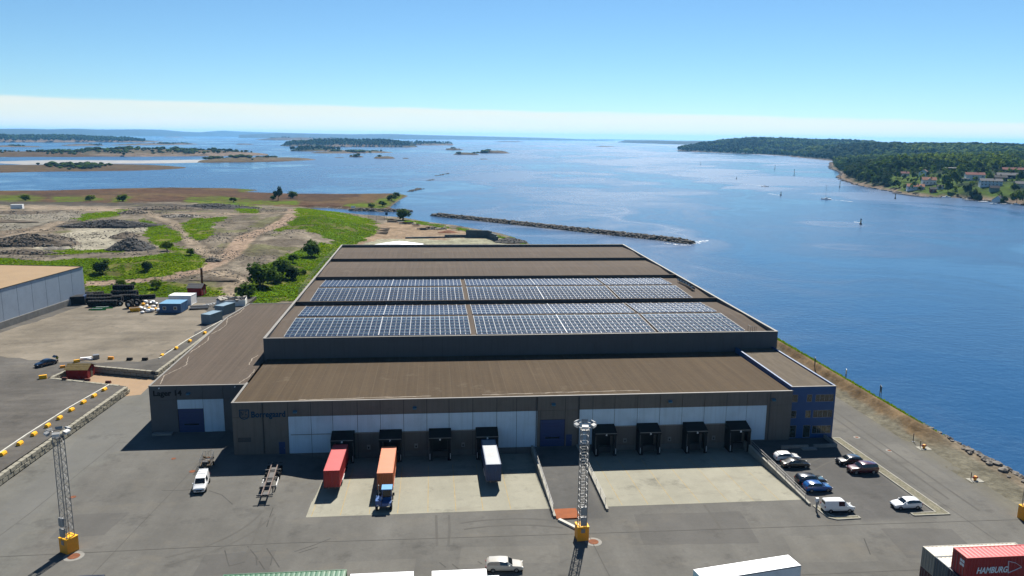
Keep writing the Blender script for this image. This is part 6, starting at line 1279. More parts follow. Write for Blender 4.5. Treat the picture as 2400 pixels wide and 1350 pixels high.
heap('rubble bank end beside the green strip', 313, 500, 9, 7, 2.2, M['grav_brown'], 0, .5, stones=120); heap('dark earth bank at the far left', 40, 500, 26, 6, 1.6, M['grav_brown'], 0, .5, stones=60); heap('dark spoil patch at the left edge', 20, 520, 16, 5, 1.2, M['grav_brown'], 0, .5); heap('small pale pile at the front of the pale pad', 124, 584, 5, 3, 1.2, M['grav_pale'], 0, .3); heap('second small pale pile at the front of the pale pad', 147, 584, 4.5, 3, 1.0, M['grav_pale'], 0, .3)
heap('earth ridge beside the track near the dark red shed', 500, 656, 10, 2.6, 1.0, M['grav_brown'], 0, .4); heap('reddish soil pile on the far sand yard', 1050, 545, 6, 4, 1.3, paint('red_soil',(.30,.12,.06),.95,.25,.6), 0, .4); heap('grey gravel pile at the corner of the stepped wall', 1195, 567, 9, 7, 2.2, M['grav_dark'], 0, .3, stones=80); heap('grey rubble spread on the far sand yard', 1015, 537, 9, 3, 1.2, M['grav_pale'], 0, .4, stones=120); heap('white salt like pile just behind the warehouse roof', 935, 573, 13, 6, 1.7, M['pure_white'], 0, .2); heap('dark stone outcrop at the dirt road fork', 497, 612, 3.5, 2.5, 1.3, M['dark_rock'], 0, .4, stones=40)
# site cabin far left on the track
p = land_at(41,489); container('small white site cabin on the far track at the left edge', (p.x,p.y,p.z), .1, M['white'], L=7, W=3, H=2.8, flat=True)
# far yard behind the warehouse: stepped block wall, gate, timber and wrecks
def fwall(label, pts, h0, h1):
    a, b = [land_at(*q) for q in pts]; d = (b-a); L = d.length; ang = math.atan2(d.y,d.x); o = thing('block_wall', label, 'wall', (a.x,a.y,a.z)); n = max(1,int(L/2.4))
    for i in range(n):
        for k in range(max(1,int(round((h0+(h1-h0)*i/n)/.8)))): MB().obox((d.x*(i+.5)/n,d.y*(i+.5)/n,.4+k*.8),(L/n-.06,.9,.76),ang).build('block', M['bluegrey'], o)
    return o
M['bluegrey'] = paint('blue_grey_block', (.16,.20,.22), .9, .2, .5)
fwall('low stepped blue grey block wall behind the warehouse, left part', [(950,559),(1042,557)], .8, 1.0); fwall('middle step of the blue grey block wall behind the warehouse', [(1042,557),(1092,556)], 1.7, 1.7); fwall('tallest part of the blue grey block wall behind the warehouse', [(1092,556),(1143,557)], 4.0, 4.0); fwall('end of the blue grey block wall turning towards the warehouse', [(1144,557),(1166,566)], 4.0, 2.4)
for i,(u,v) in enumerate([(900,537),(897,541),(896,545),(894,548)]):
    p = land_at(u,v); o = thing('timber_stack', f'flat timber stack on the far sand yard, {ORD[i]} counting towards the warehouse', 'timber', (p.x,p.y,p.z), .1, 'flat timber stacks on the sand'); 
    for k in range(3): MB().box(-3.2,3.2,-.9+k*.62,-.32+k*.62,0,.5).build('plank', M['timber'], o)
for i,(u,v,L,lab) in enumerate([(930,522,9,'grey boat wreck among the debris behind the warehouse'),(955,525,8,'second boat wreck lying among the debris'),(975,530,7,'dark timber debris on the far sand yard'),(915,518,6,'dark pile of planks near the gate'),(997,538,8,'rusty steel beam lying on the far sand yard')]):
    p = land_at(u,v); o = thing('debris_pile', lab, 'debris', (p.x,p.y,p.z), random.uniform(-.3,.3))
    for k in range(6): MB().obox((random.uniform(-L*.4,L*.4),random.uniform(-1.5,1.5),.4+random.uniform(0,.7)),(random.uniform(2,L*.7),random.uniform(.4,1.2),random.uniform(.3,.7)),random.uniform(-.5,.5),0,random.uniform(-.2,.2)).build('debris_piece', M[('timber','rock','dark_steel','rust')[(k+i)%4]], o)
p = land_at(882,516); o = thing('gate', 'wire gate across the track by the channel', 'gate', (p.x,p.y,p.z), 0.0)
for x in (-5,0,5): MB().bar((x,0,-.3),(x,0,3.0),.16).build('post', M['dark_steel'], o)
for z in (.4,1.5,2.6): MB().bar((-5,0,z),(5,0,z),.08).build('rail', M['dark_steel'], o)
p = land_at(906,512); o = thing('sign_post', 'blue sign on a post by the channel', 'sign', (p.x,p.y,p.z)); MB().bar((0,0,-.3),(0,0,2.4),.14).build('post', M['dark_steel'], o); MB().box(-.8,.8,-.08,.08,2.2,4.0).build('board', M['sign_blue'], o)
p = land_at(828,491); o = thing('channel_sign', 'white notice board on the far bank of the channel', 'sign', (p.x,p.y,max(p.z,-1.9))); MB().bar((0,0,-.3),(0,0,1.2),.14).build('post', M['dark_steel'], o); MB().box(-1.6,1.6,-.08,.08,1.0,2.6).build('board', M['white'], o)
# fence along the grass beside the warehouse
fq = [land_at(u,v) for u,v in ((700,690),(730,650),(760,615),(785,590))]; o = thing('wire_fence', 'wire fence along the grass bank beside the warehouse', 'fence', fq[0])
for a, b in zip(fq[:-1],fq[1:]):
    n = max(2,int((b-a).length/3)); rl = MB()
    for k in range(n): q = a.lerp(b,k/n); MB().bar((q.x,q.y,q.z-.2),(q.x,q.y,q.z+1.9),.07).build('post', M['dark_steel'], o, o.location)
    for hh in (.3,.8,1.3,1.8): MB().bar((a.x,a.y,a.z+hh),(b.x,b.y,b.z+hh),.025).build('wire', M['steel'], o, o.location)
# ------------------------------------------------------------------ islands in the bay
def blob_tree(mb, x, y, z, r, h, rr, mi=0):
    """small ragged crown of a far-off tree"""
    n = 6; ph = rr.uniform(0,6.28); rings = ((.25,.55),(.62,1.0),(.85,.62)); vs = []; fs = []
    for zz, k in rings:
        for i in range(n): a = ph+6.2832*i/n; q = r*k*rr.uniform(.75,1.2); vs.append((x+math.cos(a)*q, y+math.sin(a)*q, z+h*zz*rr.uniform(.93,1.07)))
    vs += [(x,y,z+h),(x,y,z+h*.08)]
    for j in range(2):
        for i in range(n): a, b = j*n+i, j*n+(i+1)%n; fs.append((a,b,b+n,a+n))
    for i in range(n): fs.append((2*n+i,2*n+(i+1)%n,3*n)); fs.append(((i+1)%n,i,3*n+1))
    mb.add(vs, fs, mi)
def isl_cols(kind):
    return {'rock': ((.27,.205,.155),(.16,.13,.08)), 'reed': ((.13,.085,.05),(.135,.095,.05)), 'wood': ((.25,.19,.14),(.035,.05,.015)), 'grass': ((.30,.24,.18),(.14,.14,.06))}[kind]
def island(label, u0, u1, v, depth, h, kind='rock', trees=0, th=(4,9), tz=(0,1), ts=(0.06,.94), skew=0.0, dark=True, vb=None, name='island', noise=1.0, tm='leaf_dark'):
    a, b = Vector(at2(u0,v if not isinstance(v,tuple) else v[0],WATER)), Vector(at2(u1,v if not isinstance(v,tuple) else v[1],WATER)); ex = b-a; L = ex.length; ex.normalize(); ey = Vector((-ex.y,ex.x))
    nx, ny = max(24,min(90,int(L/12))), 18; s = np.linspace(-.04,1.04,nx); t = np.linspace(-.08,1.06,ny); S, T = np.meshgrid(s,t)
    wob = (fbm(S*L*.02+u0,T*2+v if not isinstance(v,tuple) else T*2+v[0],.6,4)-.5)
    prof = np.clip(1-np.abs(2*S-1)**3.2,0,1)**.55; dn = depth*prof; near = (1-prof)*depth*.35+wob*depth*.14
    Yl = near+T*(dn*(1+.4*wob)); edge = np.minimum(np.clip(T,0,1),np.clip(1-T,0,1))*2; edge = np.where((T < 0)|(T > 1)|(S < 0)|(S > 1),-.3,edge)
    Zl = WATER-.4+h*(np.sign(edge)*np.abs(edge)**.55)*np.clip(prof,.0,1)*(.45+1.1*fbm(S*L*.012+v if not isinstance(v,tuple) else S*L*.012+v[0],T*3+u0,.9,4))*noise
    X = a.x+ex.x*S*L+ey.x*Yl; Y = a.y+ex.y*S*L+ey.y*Yl; Y = Y+skew*(S)*0
    me = bpy.data.meshes.new(name); i = np.arange(ny*nx).reshape(ny,nx); q = np.stack([i[:-1,:-1],i[:-1,1:],i[1:,1:],i[1:,:-1]],-1).reshape(-1,4); me.from_pydata(np.stack([X,Y,Zl],-1).reshape(-1,3).tolist(),[],q.tolist())
    c0, c1 = isl_cols(kind); mixv = sstep(.10,.45,edge+wob*.9)[...,None]; C = np.array(c0)*(1-mixv)+np.array(c1)*mixv; ca = me.color_attributes.new('zone','FLOAT_COLOR','POINT'); ca.data.foreach_set('color',np.concatenate([C.reshape(-1,3),np.ones((ny*nx,1))],1).astype(np.float32).ravel()); me.materials.append(M['isle']); me.polygons.foreach_set('use_smooth',[True]*len(me.polygons))
    o = bpy.data.objects.new(name, me); COL.objects.link(o); tag(o, label, None, None, 'structure')
    if trees:
        mb = MB(); rr = random.Random(int(u0*7+trees)); cl = [(rr.uniform(*ts),rr.uniform(max(.12,tz[0]),min(.9,tz[1]))) for _ in range(max(3,trees//14))]; k = 0
        trees = trees if kind == 'wood' else trees*2
        for _ in range(trees*3):
            if k >= trees: break
            cs, ct = rr.choice(cl); ss, tt = (rr.uniform(*ts), rr.uniform(.1,.92)) if kind == 'wood' else (cs+rr.gauss(0,.035), ct+rr.gauss(0,.12))
            if not (ts[0] < ss < ts[1] and .1 < tt < .92): continue
            ii = min(nx-1,max(0,int((ss+.04)/1.08*(nx-1)))); jj = min(ny-1,max(0,int((tt+.08)/1.14*(ny-1))))
            if Zl[jj,ii] < WATER+.4: continue
            hh = rr.uniform(*th)*(1.0 if kind == 'wood' else rr.uniform(.4,.85)); blob_tree(mb, X[jj,ii]+rr.uniform(-9,9), Y[jj,ii]+rr.uniform(-6,6), Zl[jj,ii]-.3, hh*(rr.uniform(.34,.55) if kind == 'wood' else rr.uniform(.6,1.3)), hh, rr, 0 if rr.random() < .7 else 1); k += 1
        w = mb.build('wood', [M[tm],M['leaf']]); w.parent = o; tag(w, kind='stuff')
    return o
M['isle'] = zoned('island_ground', mid=.03, fine=.25, amp=.3, bump=.5)
def mud(label, pts, col=(.36,.32,.26)):
    z = WATER+.06; o = MB().sheet(ragged([at2(u,v,z) for u,v in pts], 4.0, 25.0), z).build('mud_flat', M['mud'], None); tag(o, label, None, None, 'structure')
M['mud'] = paint('tidal_mud', (.42,.39,.34), .5, .3, .03)
island('brown reed island nearest on the left with low scrub', -420, 486, (411,399), 330, 3.0, 'reed', 60, (4,9), (.35,.8), (.52,.78), tm='leaf_dark', noise=.7)
island('long low reed island left', -500, 640, (371,366), 640, 6.0, 'reed', 260, (5,11), (.35,.95), (.3,.98)); island('scrub covered rocky islet in the middle left', 250, 690, (369,364), 420, 13.0, 'rock', 220, (5,11), (.25,.9), (.05,.9))
island('rocky islet with bare pale dome', 500, 765, (381,375), 110, 7.0, 'rock', 60, (5,10), (.3,.9), (.15,.75)); island('low reed spit beside the dome islet', 480, 700, (382,378), 70, 2.6, 'reed', 0)
island('flat spit right of the dome islet', 760, 940, (360,358), 120, 5.0, 'rock', 60, (5,10)); island('low green islet behind the dome islet', 700, 830, (355,355), 220, 8, 'wood', 90, (7,13)); 
island('wooded skerry island in the centre', 645, 985, (343,346), 520, 26.0, 'wood', 1100, (9,16), (.08,.95)); island('small wooded island right of the centre skerry', 985, 1083, (341,340), 300, 20.0, 'wood', 130, (9,15)); island('low skerries behind the centre island', 700, 870, (329.5,329.5), 700, 26.0, 'rock', 60, (9,14))
island('large wooded island far left', -900, 440, (331.5,334), 900, 24.0, 'wood', 4200, (15,22), (.06,.95), (.0,.93)); island('rocky point of the large wooded island', 300, 485, (341,338), 160, 7.0, 'rock', 40, (5,9)); island('low rock skerry in front of the wooded island', 165, 258, (342,341), 90, 6, 'rock', 16, (4,7)); island('low rock skerry at the left edge', -90, 95, (344,345), 110, 5, 'rock', 26, (4,7))
for u0,u1,v,d,h,t,lab in ((1053,1092,352,60,7,8,'bare round skerry in the bay'),(1070,1128,363,50,6,10,'double skerry in front of the tree skerry'),(1130,1200,359.5,60,9,34,'skerry with a row of trees in the middle of the bay'),(820,855,368.5,30,3.5,3,'tiny skerry with a marker'),(880,930,372,45,5,2,'bare skerry left of the fairway'),(945,960,372,16,2,0,'very small skerry off the bare one'),(1180,1240,333,200,9,0,'distant low skerry'),(1410,1447,344,80,5,0,'small far skerry by the open fairway'),(1125,1145,373.5,14,1.6,0,'awash rock in the fairway'),(560,600,339,60,5,0,'far rock by the wooded point'),(400,440,322,160,9,0,'far flat skerry on the left'),(785,810,370,18,2,0,'awash skerry by the marker skerry')):
    island(lab, u0, u1, (v,v), d, h, 'rock', t, (4,9), name='skerry_island')
mud('pale mud flats drying between the left reed islands', [(-60,380),(120,375),(330,376),(560,373),(700,376),(560,379),(380,383),(200,384),(60,386)]); mud('pale mud edge inside the reed bay', [(566,450),(640,453),(800,454.5),(800,456.5),(640,456),(575,455)])
# ------------------------------------------------------------------ far coasts
def far_ridge(label, u0, u1, vbase, prof, depth, mat, n=70):
    """a long hill whose crest follows prof = [(u, v)] read at its own distance"""
    us = np.linspace(u0,u1,n); a = [Vector(at2(u, np.interp(u,[u0,u1],vbase), WATER)) for u in us]; vs = []; m = 7
    for j in range(m):
        f = j/(m-1)
        for i,u in enumerate(us):
            p = a[i]; d = p.normalized(); q = p+d*depth*f*1.0; vt = np.interp(u,[x for x,_ in prof],[y for _,y in prof]); tp = Vector((p+d*depth*.5)); k = tp.length
            r_ = ray(u,vt); zt = EYE.z+r_.z/math.hypot(r_.x,r_.y)*k; sh = math.sin(min(1,f*1.0)*math.pi)**.6; z = WATER-1+(zt-WATER+1)*sh*(1+.05*mnoise.noise(Vector((u*.02,f*3,7)))) if 0 < j < m-1 else WATER-1
            if j == m//2: z = zt
            vs.append((q.x,q.y,z))
    fs = [(j*n+i,j*n+i+1,(j+1)*n+i+1,(j+1)*n+i) for j in range(m-1) for i in range(n-1)]; o = MB().add(vs,fs).build('hills', mat, None, smooth=True); tag(o, label, None, None, 'structure'); return o
M['far'] = paint('distant_forest', (.03,.045,.024), .95, .3, .004); M['far2'] = paint('distant_forest_near', (.03,.045,.018), .95, .4, .012, bump=.8, bscale=.05)
far_ridge('blue far off hills along the left horizon', -700, 900, (316,321.5), [(-700,300),(0,302),(60,301.5),(120,303),(180,301.5),(230,303.5),(330,303),(380,304),(430,308.5),(470,310),(520,306),(560,308),(620,310),(760,313.5),(900,318)], 4500, M['far'], 120)
far_ridge('low blue coast across the middle horizon', 560, 1440, (323,330.5), [(560,316),(650,312),(720,313),(820,314.5),(920,314),(1000,316.5),(1150,320),(1290,323.5),(1380,327),(1440,330)], 2500, M['far'], 110)
far_ridge('low far coast right of the open fairway', 1448, 1800, (334,345), [(1448,333),(1465,328.5),(1530,328.5),(1600,330.5),(1700,330),(1800,331)], 900, M['far2'], 60)
far_ridge('pale blue hills behind the right headlands', 1780, 2500, (338,338), [(1780,332),(1850,331.5),(1950,333),(2020,331.5),(2100,334),(2500,335)], 3000, M['far'], 50)
far_ridge('very distant blue hill at the end of the fairway', 1340, 1520, (328,329.5), [(1340,328.2),(1420,326.4),(1450,327.5),(1520,329)], 3000, M['far'], 30)
def headland(label, coast, heights, spacing, depthlim, dens, th, big=False):
    pts = [at2(u,v,WATER) for u,v in coast]; f = tps([at2(u,v,z if big else WATER)+(z,) for u,v,z in heights]+[(x,y,WATER+.3) for x,y in pts]); X = np.array(pts)
    x0,x1 = X[:,0].min()-60, X[:,0].max()+40; y0,y1 = X[:,1].min()-60, X[:,1].max()+40
    def hz(A_,B_):
        d = polydist(A_,B_,pts); ins = inside(A_,B_,pts); z = f(A_,B_)+(fbm(A_,B_,.012,4)-.5)*7*sstep(10,60,d); return np.where(ins,np.clip(np.minimum(z,WATER+.2+d*.35),WATER,200),WATER-1-d*.2)
    return pts, hz, (x0,x1,y0,y1)
# middle and far headlands on the right: hills with their own woods
def wooded_hill(label, coast, heights, sp, tsp, th, seed):
    pts, hz, (x0,x1,y0,y1) = headland(label, coast, heights, sp, 0, 0, th)
    def hc(A_,B_,Z_):
        d = polydist(A_,B_,pts); C = np.zeros(A_.shape+(3,))+np.array((.025,.04,.014)); w = fbm(A_,B_,.02,4)-.5; return setc(C, (d+w*14 < 9)*1.0, (.24,.18,.14), .9)
    o = gridmesh('headland', rng(x0,x1,sp), rng(y0,y1,sp), hz, hc, M['isle'], lambda a,b,c: c < WATER-1.5, label=label); rr = random.Random(seed); mb = MB(); A_, B_ = np.meshgrid(rng(x0,x1,tsp),rng(y0,y1,tsp)); A_ = A_+RNG.uniform(-tsp*.45,tsp*.45,A_.shape); B_ = B_+RNG.uniform(-tsp*.45,tsp*.45,A_.shape); Z_ = hz(A_,B_); d = polydist(A_,B_,pts); ins = inside(A_,B_,pts)&(d > 8); U,V = project(A_,B_,Z_); ins &= (U < 2460)
    for x,y,z in zip(A_[ins],B_[ins],Z_[ins]):
        h = rr.uniform(*th)*rr.choice((.7,.85,1,1.1)); q_ = float(fbm(np.array(x),np.array(y),.006,3))+rr.uniform(-.10,.10); blob_tree(mb,x,y,z-.5,h*rr.uniform(.30,.58),h,rr,0 if q_ < .53 else (1 if q_ < .62 else 2))
    w = mb.build('wood',[M['leaf_dark'],M['leaf'],M['leaf_bright']]); w.parent = o; tag(w, kind='stuff'); return o
wooded_hill('long wooded headland far across the water', [(1584,353.5),(1660,357),(1760,361),(1846,365.5),(1990,368),(2100,360),(2100,349),(1960,347),(1700,347),(1600,350.5)], [(1640,352,22),(1720,352,46),(1810,353,52),(1900,354,46),(2000,356,42),(2080,356,38),(1760,357,28),(1850,359,26)], 22, 19, (13,20), 11)
wooded_hill('dark wooded headland behind the village shore', [(1846,366),(1870,369),(1905,372),(1946,376.5),(1990,379),(2100,383),(2470,391),(2470,362),(2300,359),(2100,358),(1950,359)], [(1890,366,14),(1930,367,24),(1990,368,32),(2100,369,34),(2200,370,35),(2300,371,35),(2420,372,35),(2050,375,22),(2250,380,22)], 16, 15, (12,18), 12)
# village shore
vcoast = [(2480,492),(2400,482),(2300,469),(2233,463),(2167,460),(2093,450),(2060,444),(2007,434),(1972,420),(1966,416),(1976,405),(1952,398),(1946,390),(1948,380),(2000,376),(2150,375),(2500,380)]
vpts, vh, (vx0,vx1,vy0,vy1) = headland('', vcoast, [(2010,415,6),(2010,400,12),(2060,425,6),(2060,405,13),(2060,390,18),(2130,435,5),(2130,415,11),(2130,395,17),(2200,440,5),(2200,420,11),(2200,400,16),(2200,385,20),(2270,445,6),(2270,425,11),(2270,405,16),(2270,387,20),(2340,450,6),(2340,430,11),(2340,410,16),(2340,388,21),(2420,455,7),(2420,435,12),(2420,412,17),(2420,390,21),(1975,395,9)], 10,0,0,(8,14), True)
HOUSES = []
def vcol(A_,B_,Z_):
    d = polydist(A_,B_,vpts); w = fbm(A_,B_,.03,4)-.5; U,V = project(A_,B_,Z_); C = np.zeros(A_.shape+(3,))+np.array((.03,.05,.014)); C = setc(C, ((V > 408)&(U > 2085)&(fbm(A_+9,B_,.02,3) > .46))*1.0, (.085,.14,.015), .9); C = setc(C, (d+w*10 < 7)*1.0, (.27,.20,.15), .9); return C
village = gridmesh('village_shore', rng(vx0,vx1,9), rng(vy0,vy1,9), vh, vcol, M['isle'], lambda a,b,c: c < WATER-1.5)
def vz(x,y): return float(vh(np.array([[x]]),np.array([[y]]))[0,0])
def v_at(u,v):
    z = 8.0
    for _ in range(14): p = at(u,v,z); z = .5*z+.5*max(WATER,vz(p.x,p.y))
    p = at(u,v,z); return Vector((p.x,p.y,vz(p.x,p.y)))
hm = {k: paint('house_'+k, c, .7, .06, .5) for k,c in {'white':(.74,.75,.76),'pale':(.60,.66,.72),'dark':(.06,.07,.09),'red':(.28,.03,.025),'cream':(.62,.56,.40),'brown':(.16,.09,.06),'green':(.30,.42,.36)}.items()}
rm = {k: paint('tiles_'+k, c, .8, .18, .8) for k,c in {'orange':(.42,.17,.09),'red':(.24,.06,.045),'grey':(.16,.165,.18),'black':(.04,.042,.048),'pale':(.62,.60,.55),'brown':(.20,.12,.09)}.items()}
def house(label, u, v, w, d, h, wall, roof, rz=0.0, rise=2.6, gable=None, name='house', flat=False, chim=True, nwin=4, floors=1):
    p = v_at(u,v); o = thing(name, label, 'house', (p.x,p.y,p.z), rz); HOUSES.append((p.x,p.y,max(w,d))); mb = MB(); mb.box(-w/2,w/2,-d/2,d/2,-2.0,h)
    if not flat: mb.add([(-w/2,-d/2,h),(-w/2,d/2,h),(-w/2,0,h+rise),(w/2,-d/2,h),(w/2,d/2,h),(w/2,0,h+rise)],[(0,2,1),(3,4,5)])
    mb.build('wall', hm[wall], o); rf = MB(); e = .5
    if flat: rf.box(-w/2-e,w/2+e,-d/2-e,d/2+e,h,h+.35)
    else:
        k = rise/(d/2)
        for sg in (-1,1): rf.add([(-w/2-e,sg*(d/2+e),h-e*k+.12),(w/2+e,sg*(d/2+e),h-e*k+.12),(w/2+e,0,h+rise+.12),(-w/2-e,0,h+rise+.12),(-w/2-e,sg*(d/2+e),h-e*k+.32),(w/2+e,sg*(d/2+e),h-e*k+.32),(w/2+e,0,h+rise+.32),(-w/2-e,0,h+rise+.32)],[(3,2,1,0),(4,5,6,7),(0,1,5,4),(1,2,6,5),(3,0,4,7)])
    r_ = rf.build('roof', rm[roof], o)
    if chim and not flat: MB().box(w*.12,w*.12+.9,-.45,.45,h+rise-.8,h+rise+1.2).build('chimney', rm['brown'], r_)
    if gable:
        for gx in gable:
            g = MB(); gw = 2.2; g.add([(gx-gw,-d/2-.25,h-.3),(gx+gw,-d/2-.25,h-.3),(gx,-d/2-.25,h+rise*.85),(gx,0,h+rise*.85)],[(0,1,2)]); g.build('gable_wall', hm[wall], o); gr = MB(); gr.add([(gx-gw-.4,-d/2-.6,h-.5),(gx,-d/2-.6,h+rise*.9),(gx,0,h+rise*.9),(gx-gw-.4,0,h-.2)],[(3,2,1,0)]); gr.add([(gx+gw+.4,-d/2-.6,h-.5),(gx,-d/2-.6,h+rise*.9),(gx,0,h+rise*.9),(gx+gw+.4,0,h-.2)],[(0,1,2,3)]); gr.build('gable_roof', rm[roof], o)
    for f in range(floors):
        for k in range(nwin):
            x = -w/2+w*(k+.5)/nwin; z = .9+f*2.7; wn_ = MB().box(x-.75,x+.75,-d/2-.06,-d/2,z,z+1.4).build('window', hm['white'], o); MB().box(x-.6,x+.6,-d/2-.09,-d/2-.06,z+.12,z+1.28).build('pane', M['glass'], wn_)
    MB().box(-w/2-.06,-w/2,-.5,.5,0,2.1).build('door', hm['brown'], o); return o
fz_ = -.42
house('white low house with orange roof and two gables by the village shore', 2145, 440, 17, 9, 3.4, 'white','orange', fz_, 2.6, (-4.5,4.5)); house('white house with orange tiled roof and central gable', 2176, 431, 14, 9, 4.8, 'white','orange', fz_, 2.8, (0,), floors=1); house('pale blue grey house with dark roof behind the orange roofed one', 2165, 412, 13, 10, 5, 'pale','brown', fz_+1.3, 3.2); house('small white house with red roof highest on the left of the village', 2120, 412, 9, 7, 3, 'white','red', fz_, 2.0)
house('long dark house with pale flat roof in the trees', 2236, 399, 20, 9, 3.4, 'dark','pale', fz_, flat=True); house('big white two storey house with red roof and terrace', 2283, 422, 19, 10, 6, 'white','red', fz_, 2.4, floors=2); house('dark house with long red roof at the right edge', 2375, 405, 26, 10, 4, 'dark','red', fz_, 2.4); house('black house with grey roof below the long red roof', 2360, 419, 22, 10, 4.2, 'dark','grey', fz_, 2.4); house('black house with two skylights left of the grey roofed one', 2338, 424, 16, 10, 3.8, 'dark','black', fz_, 2.6)
house('long white house with grey roof near the right quay', 2320, 440, 20, 9, 5.2, 'pale','grey', fz_, 2.2, floors=2, nwin=6); house('white house with steep gables just above the right quay', 2342, 455, 13, 9, 4.8, 'white','grey', fz_+1.2, 3.8, (0,)); house('cream house with grey green roof at the right edge', 2396, 440, 14, 9, 4, 'cream','grey', fz_, 2.2); house('small red boathouse on the village quay', 2186, 450, 6, 6, 3, 'red','black', fz_, 1.8, chim=False, nwin=1, name='boathouse'); house('small white shed beside the red boathouse', 2203, 443, 6, 5, 2.8, 'white','black', fz_, 1.4, chim=False, nwin=1, name='shed'); house('turquoise garden pavilion below the big white house', 2262, 424, 8, 6, 2.4, 'green','grey', fz_, flat=True, nwin=2, name='pavilion'); house('grey gabled boathouse at the right quay', 2328, 461, 8, 6, 3, 'green','black', fz_, 2.0, chim=False, nwin=1, name='boathouse')
# trees of the village: the near, separable ones are things, the closed wood behind is one mass
VT = [limb_tree(1.0, 60+i, .36, lf, 620, .052, .14) for i,lf in enumerate(('leaf','leaf_dark','leaf_bright','leaf','leaf_dark','leaf_bright'))]
vt = [(2215,440,15,2,'bright yellow green tree in the middle of the village'),(2232,436,17,2,'tall bright tree right of the yellow green one'),(2222,448,12,3,'green tree below the bright trees on the shore'),(2268,446,13,1,'dark tree on the shore below the big white house'),(2280,450,13,1,'second dark tree on the shore right of the first'),(2292,452,12,4,'dark tree nearest the right quay'),(2250,410,14,5,'bright tree high in the village'),(2272,405,15,5,'bright tree behind the big white house'),(2290,402,15,2,'bright tree at the top of the village right'),(2262,400,14,2,'topmost bright tree of the village'),(2318,428,11,5,'light green tree between the black and white houses'),(2385,458,14,5,'bright pointed tree at the right edge quay'),(2375,464,9,5,'small bright tree beside the pointed one'),(2355,458,9,3,'green tree behind the steep gabled house'),(2100,440,9,3,'green tree left of the twin gabled house'),(2082,436,9,4,'dark tree on the point left of the village'),(2120,445,7,5,'low bright tree on the shore rocks'),(2060,432,10,1,'dark tree near the wooded point'),(2036,425,10,1,'dark tree at the edge of the wooded point'),(2012,424,10,3,'green tree low on the wooded point'),(1990,418,9,1,'dark tree at the tip of the wooded point'),(1968,400,10,3,'green tree on the small rocky point'),(2200,425,9,3,'green tree beside the orange roofed house'),(2140,420,9,3,'green tree above the twin gabled house'),(2305,412,12,4,'dark tree right of the big white house'),(2390,425,12,4,'dark tree at the right edge of the village'),(2330,405,12,1,'dark tree above the black houses'),(2100,418,11,4,'dark tree above the shore at the left of the village'),(2080,420,11,1,'dark tree on the slope left of the village'),(2155,447,5,5,'small bright shrub tree by the quay')]
for i,(u,v,h,k,lab) in enumerate(vt):
    p = v_at(u,v); plant('tree', lab, 'tree', VT[k], p, i*.9, h)
mb = MB(); rr = random.Random(21); sp_ = 8.5; A_, B_ = np.meshgrid(rng(vx0,vx1,sp_),rng(vy0,vy1,sp_)); A_ = A_+RNG.uniform(-3.6,3.6,A_.shape); B_ = B_+RNG.uniform(-3.6,3.6,A_.shape); Z_ = vh(A_,B_); d = polydist(A_,B_,vpts); U,V = project(A_,B_,Z_); ok = inside(A_,B_,vpts)&(d > 7)&(U < 2480)
for x,y,z,u,v,dd_ in zip(A_[ok],B_[ok],Z_[ok],U[ok],V[ok],d[ok]):
    vil = (u > 2085 and v > 404-(u-2085)*.012)
    if any((x-hx)**2+(y-hy)**2 < (hw*.75)**2 for hx,hy,hw in HOUSES): continue
    if vil and rr.random() < .60: continue
    if any((x-hx)**2+(y-hy)**2 < (hw*2.2)**2 and (hx*hx+hy*hy) > (x*x+y*y) for hx,hy,hw in HOUSES) and rr.random() < .85: continue
    h = rr.uniform(6,10) if vil else rr.uniform(9,15)
    q_ = float(fbm(np.array(x),np.array(y),.012,3))+rr.uniform(-.1,.1); h *= rr.choice((.75,.9,1,1.15)); mi = (0 if q_ < .52 else (1 if q_ < .63 else 2)) if not vil else rr.choice((0,1,1,2))
    leaf_cloud(mb,(x,y,z+h*.52),h*.34,h*.34,h*.50,26,h*.13,rr,mi,.6,5)
w = mb.build('wood',[M['leaf_dark'],M['leaf'],M['leaf_bright']]); w.parent = village; tag(w, kind='stuff')
# shore stones, quays and jetties
pts = []
for (x1,y1),(x2,y2) in zip(vpts[:13],vpts[1:14]):
    L = math.hypot(x2-x1,y2-y1)
    for k in range(int(L/5)): t = random.random(); pts.append((x1+(x2-x1)*t+random.gauss(0,1.5),y1+(y2-y1)*t+random.gauss(0,1.5)+2,WATER+random.uniform(0,.8),random.uniform(1.5,4.5)))
s = stone_heap('shore_rocks',pts,[M['rock'],paint('pink_granite',(.40,.30,.24),.9,.25,.3)]); s.parent = village; tag(s, kind='stuff')
def quay(label, a, b, w=4.0):
    p, q = at2(*a,WATER), at2(*b,WATER); o = thing('quay', label, 'quay', (p[0],p[1],WATER)); MB().bar((p[0],p[1],WATER+.9),(q[0],q[1],WATER+.9),w,.35).build('deck', M['timber'], o, o.location); L = math.hypot(q[0]-p[0],q[1]-p[1]); n = max(2,int(L/4))
    for k in range(n+1): t = k/n; MB().cyl((p[0]+(q[0]-p[0])*t,p[1]+(q[1]-p[1])*t,WATER-1.5),(p[0]+(q[0]-p[0])*t,p[1]+(q[1]-p[1])*t,WATER+.8),.25,6).build('pile', M['trunk'], o, o.location)
quay('dark timber quay below the orange roofed houses',(2093,453),(2165,463)); quay('short quay by the red boathouse',(2165,463),(2205,464)); quay('long dark quay right of the shore rocks',(2262,470),(2378,475)); quay('outer jetty at the right edge',(2340,477),(2420,482))
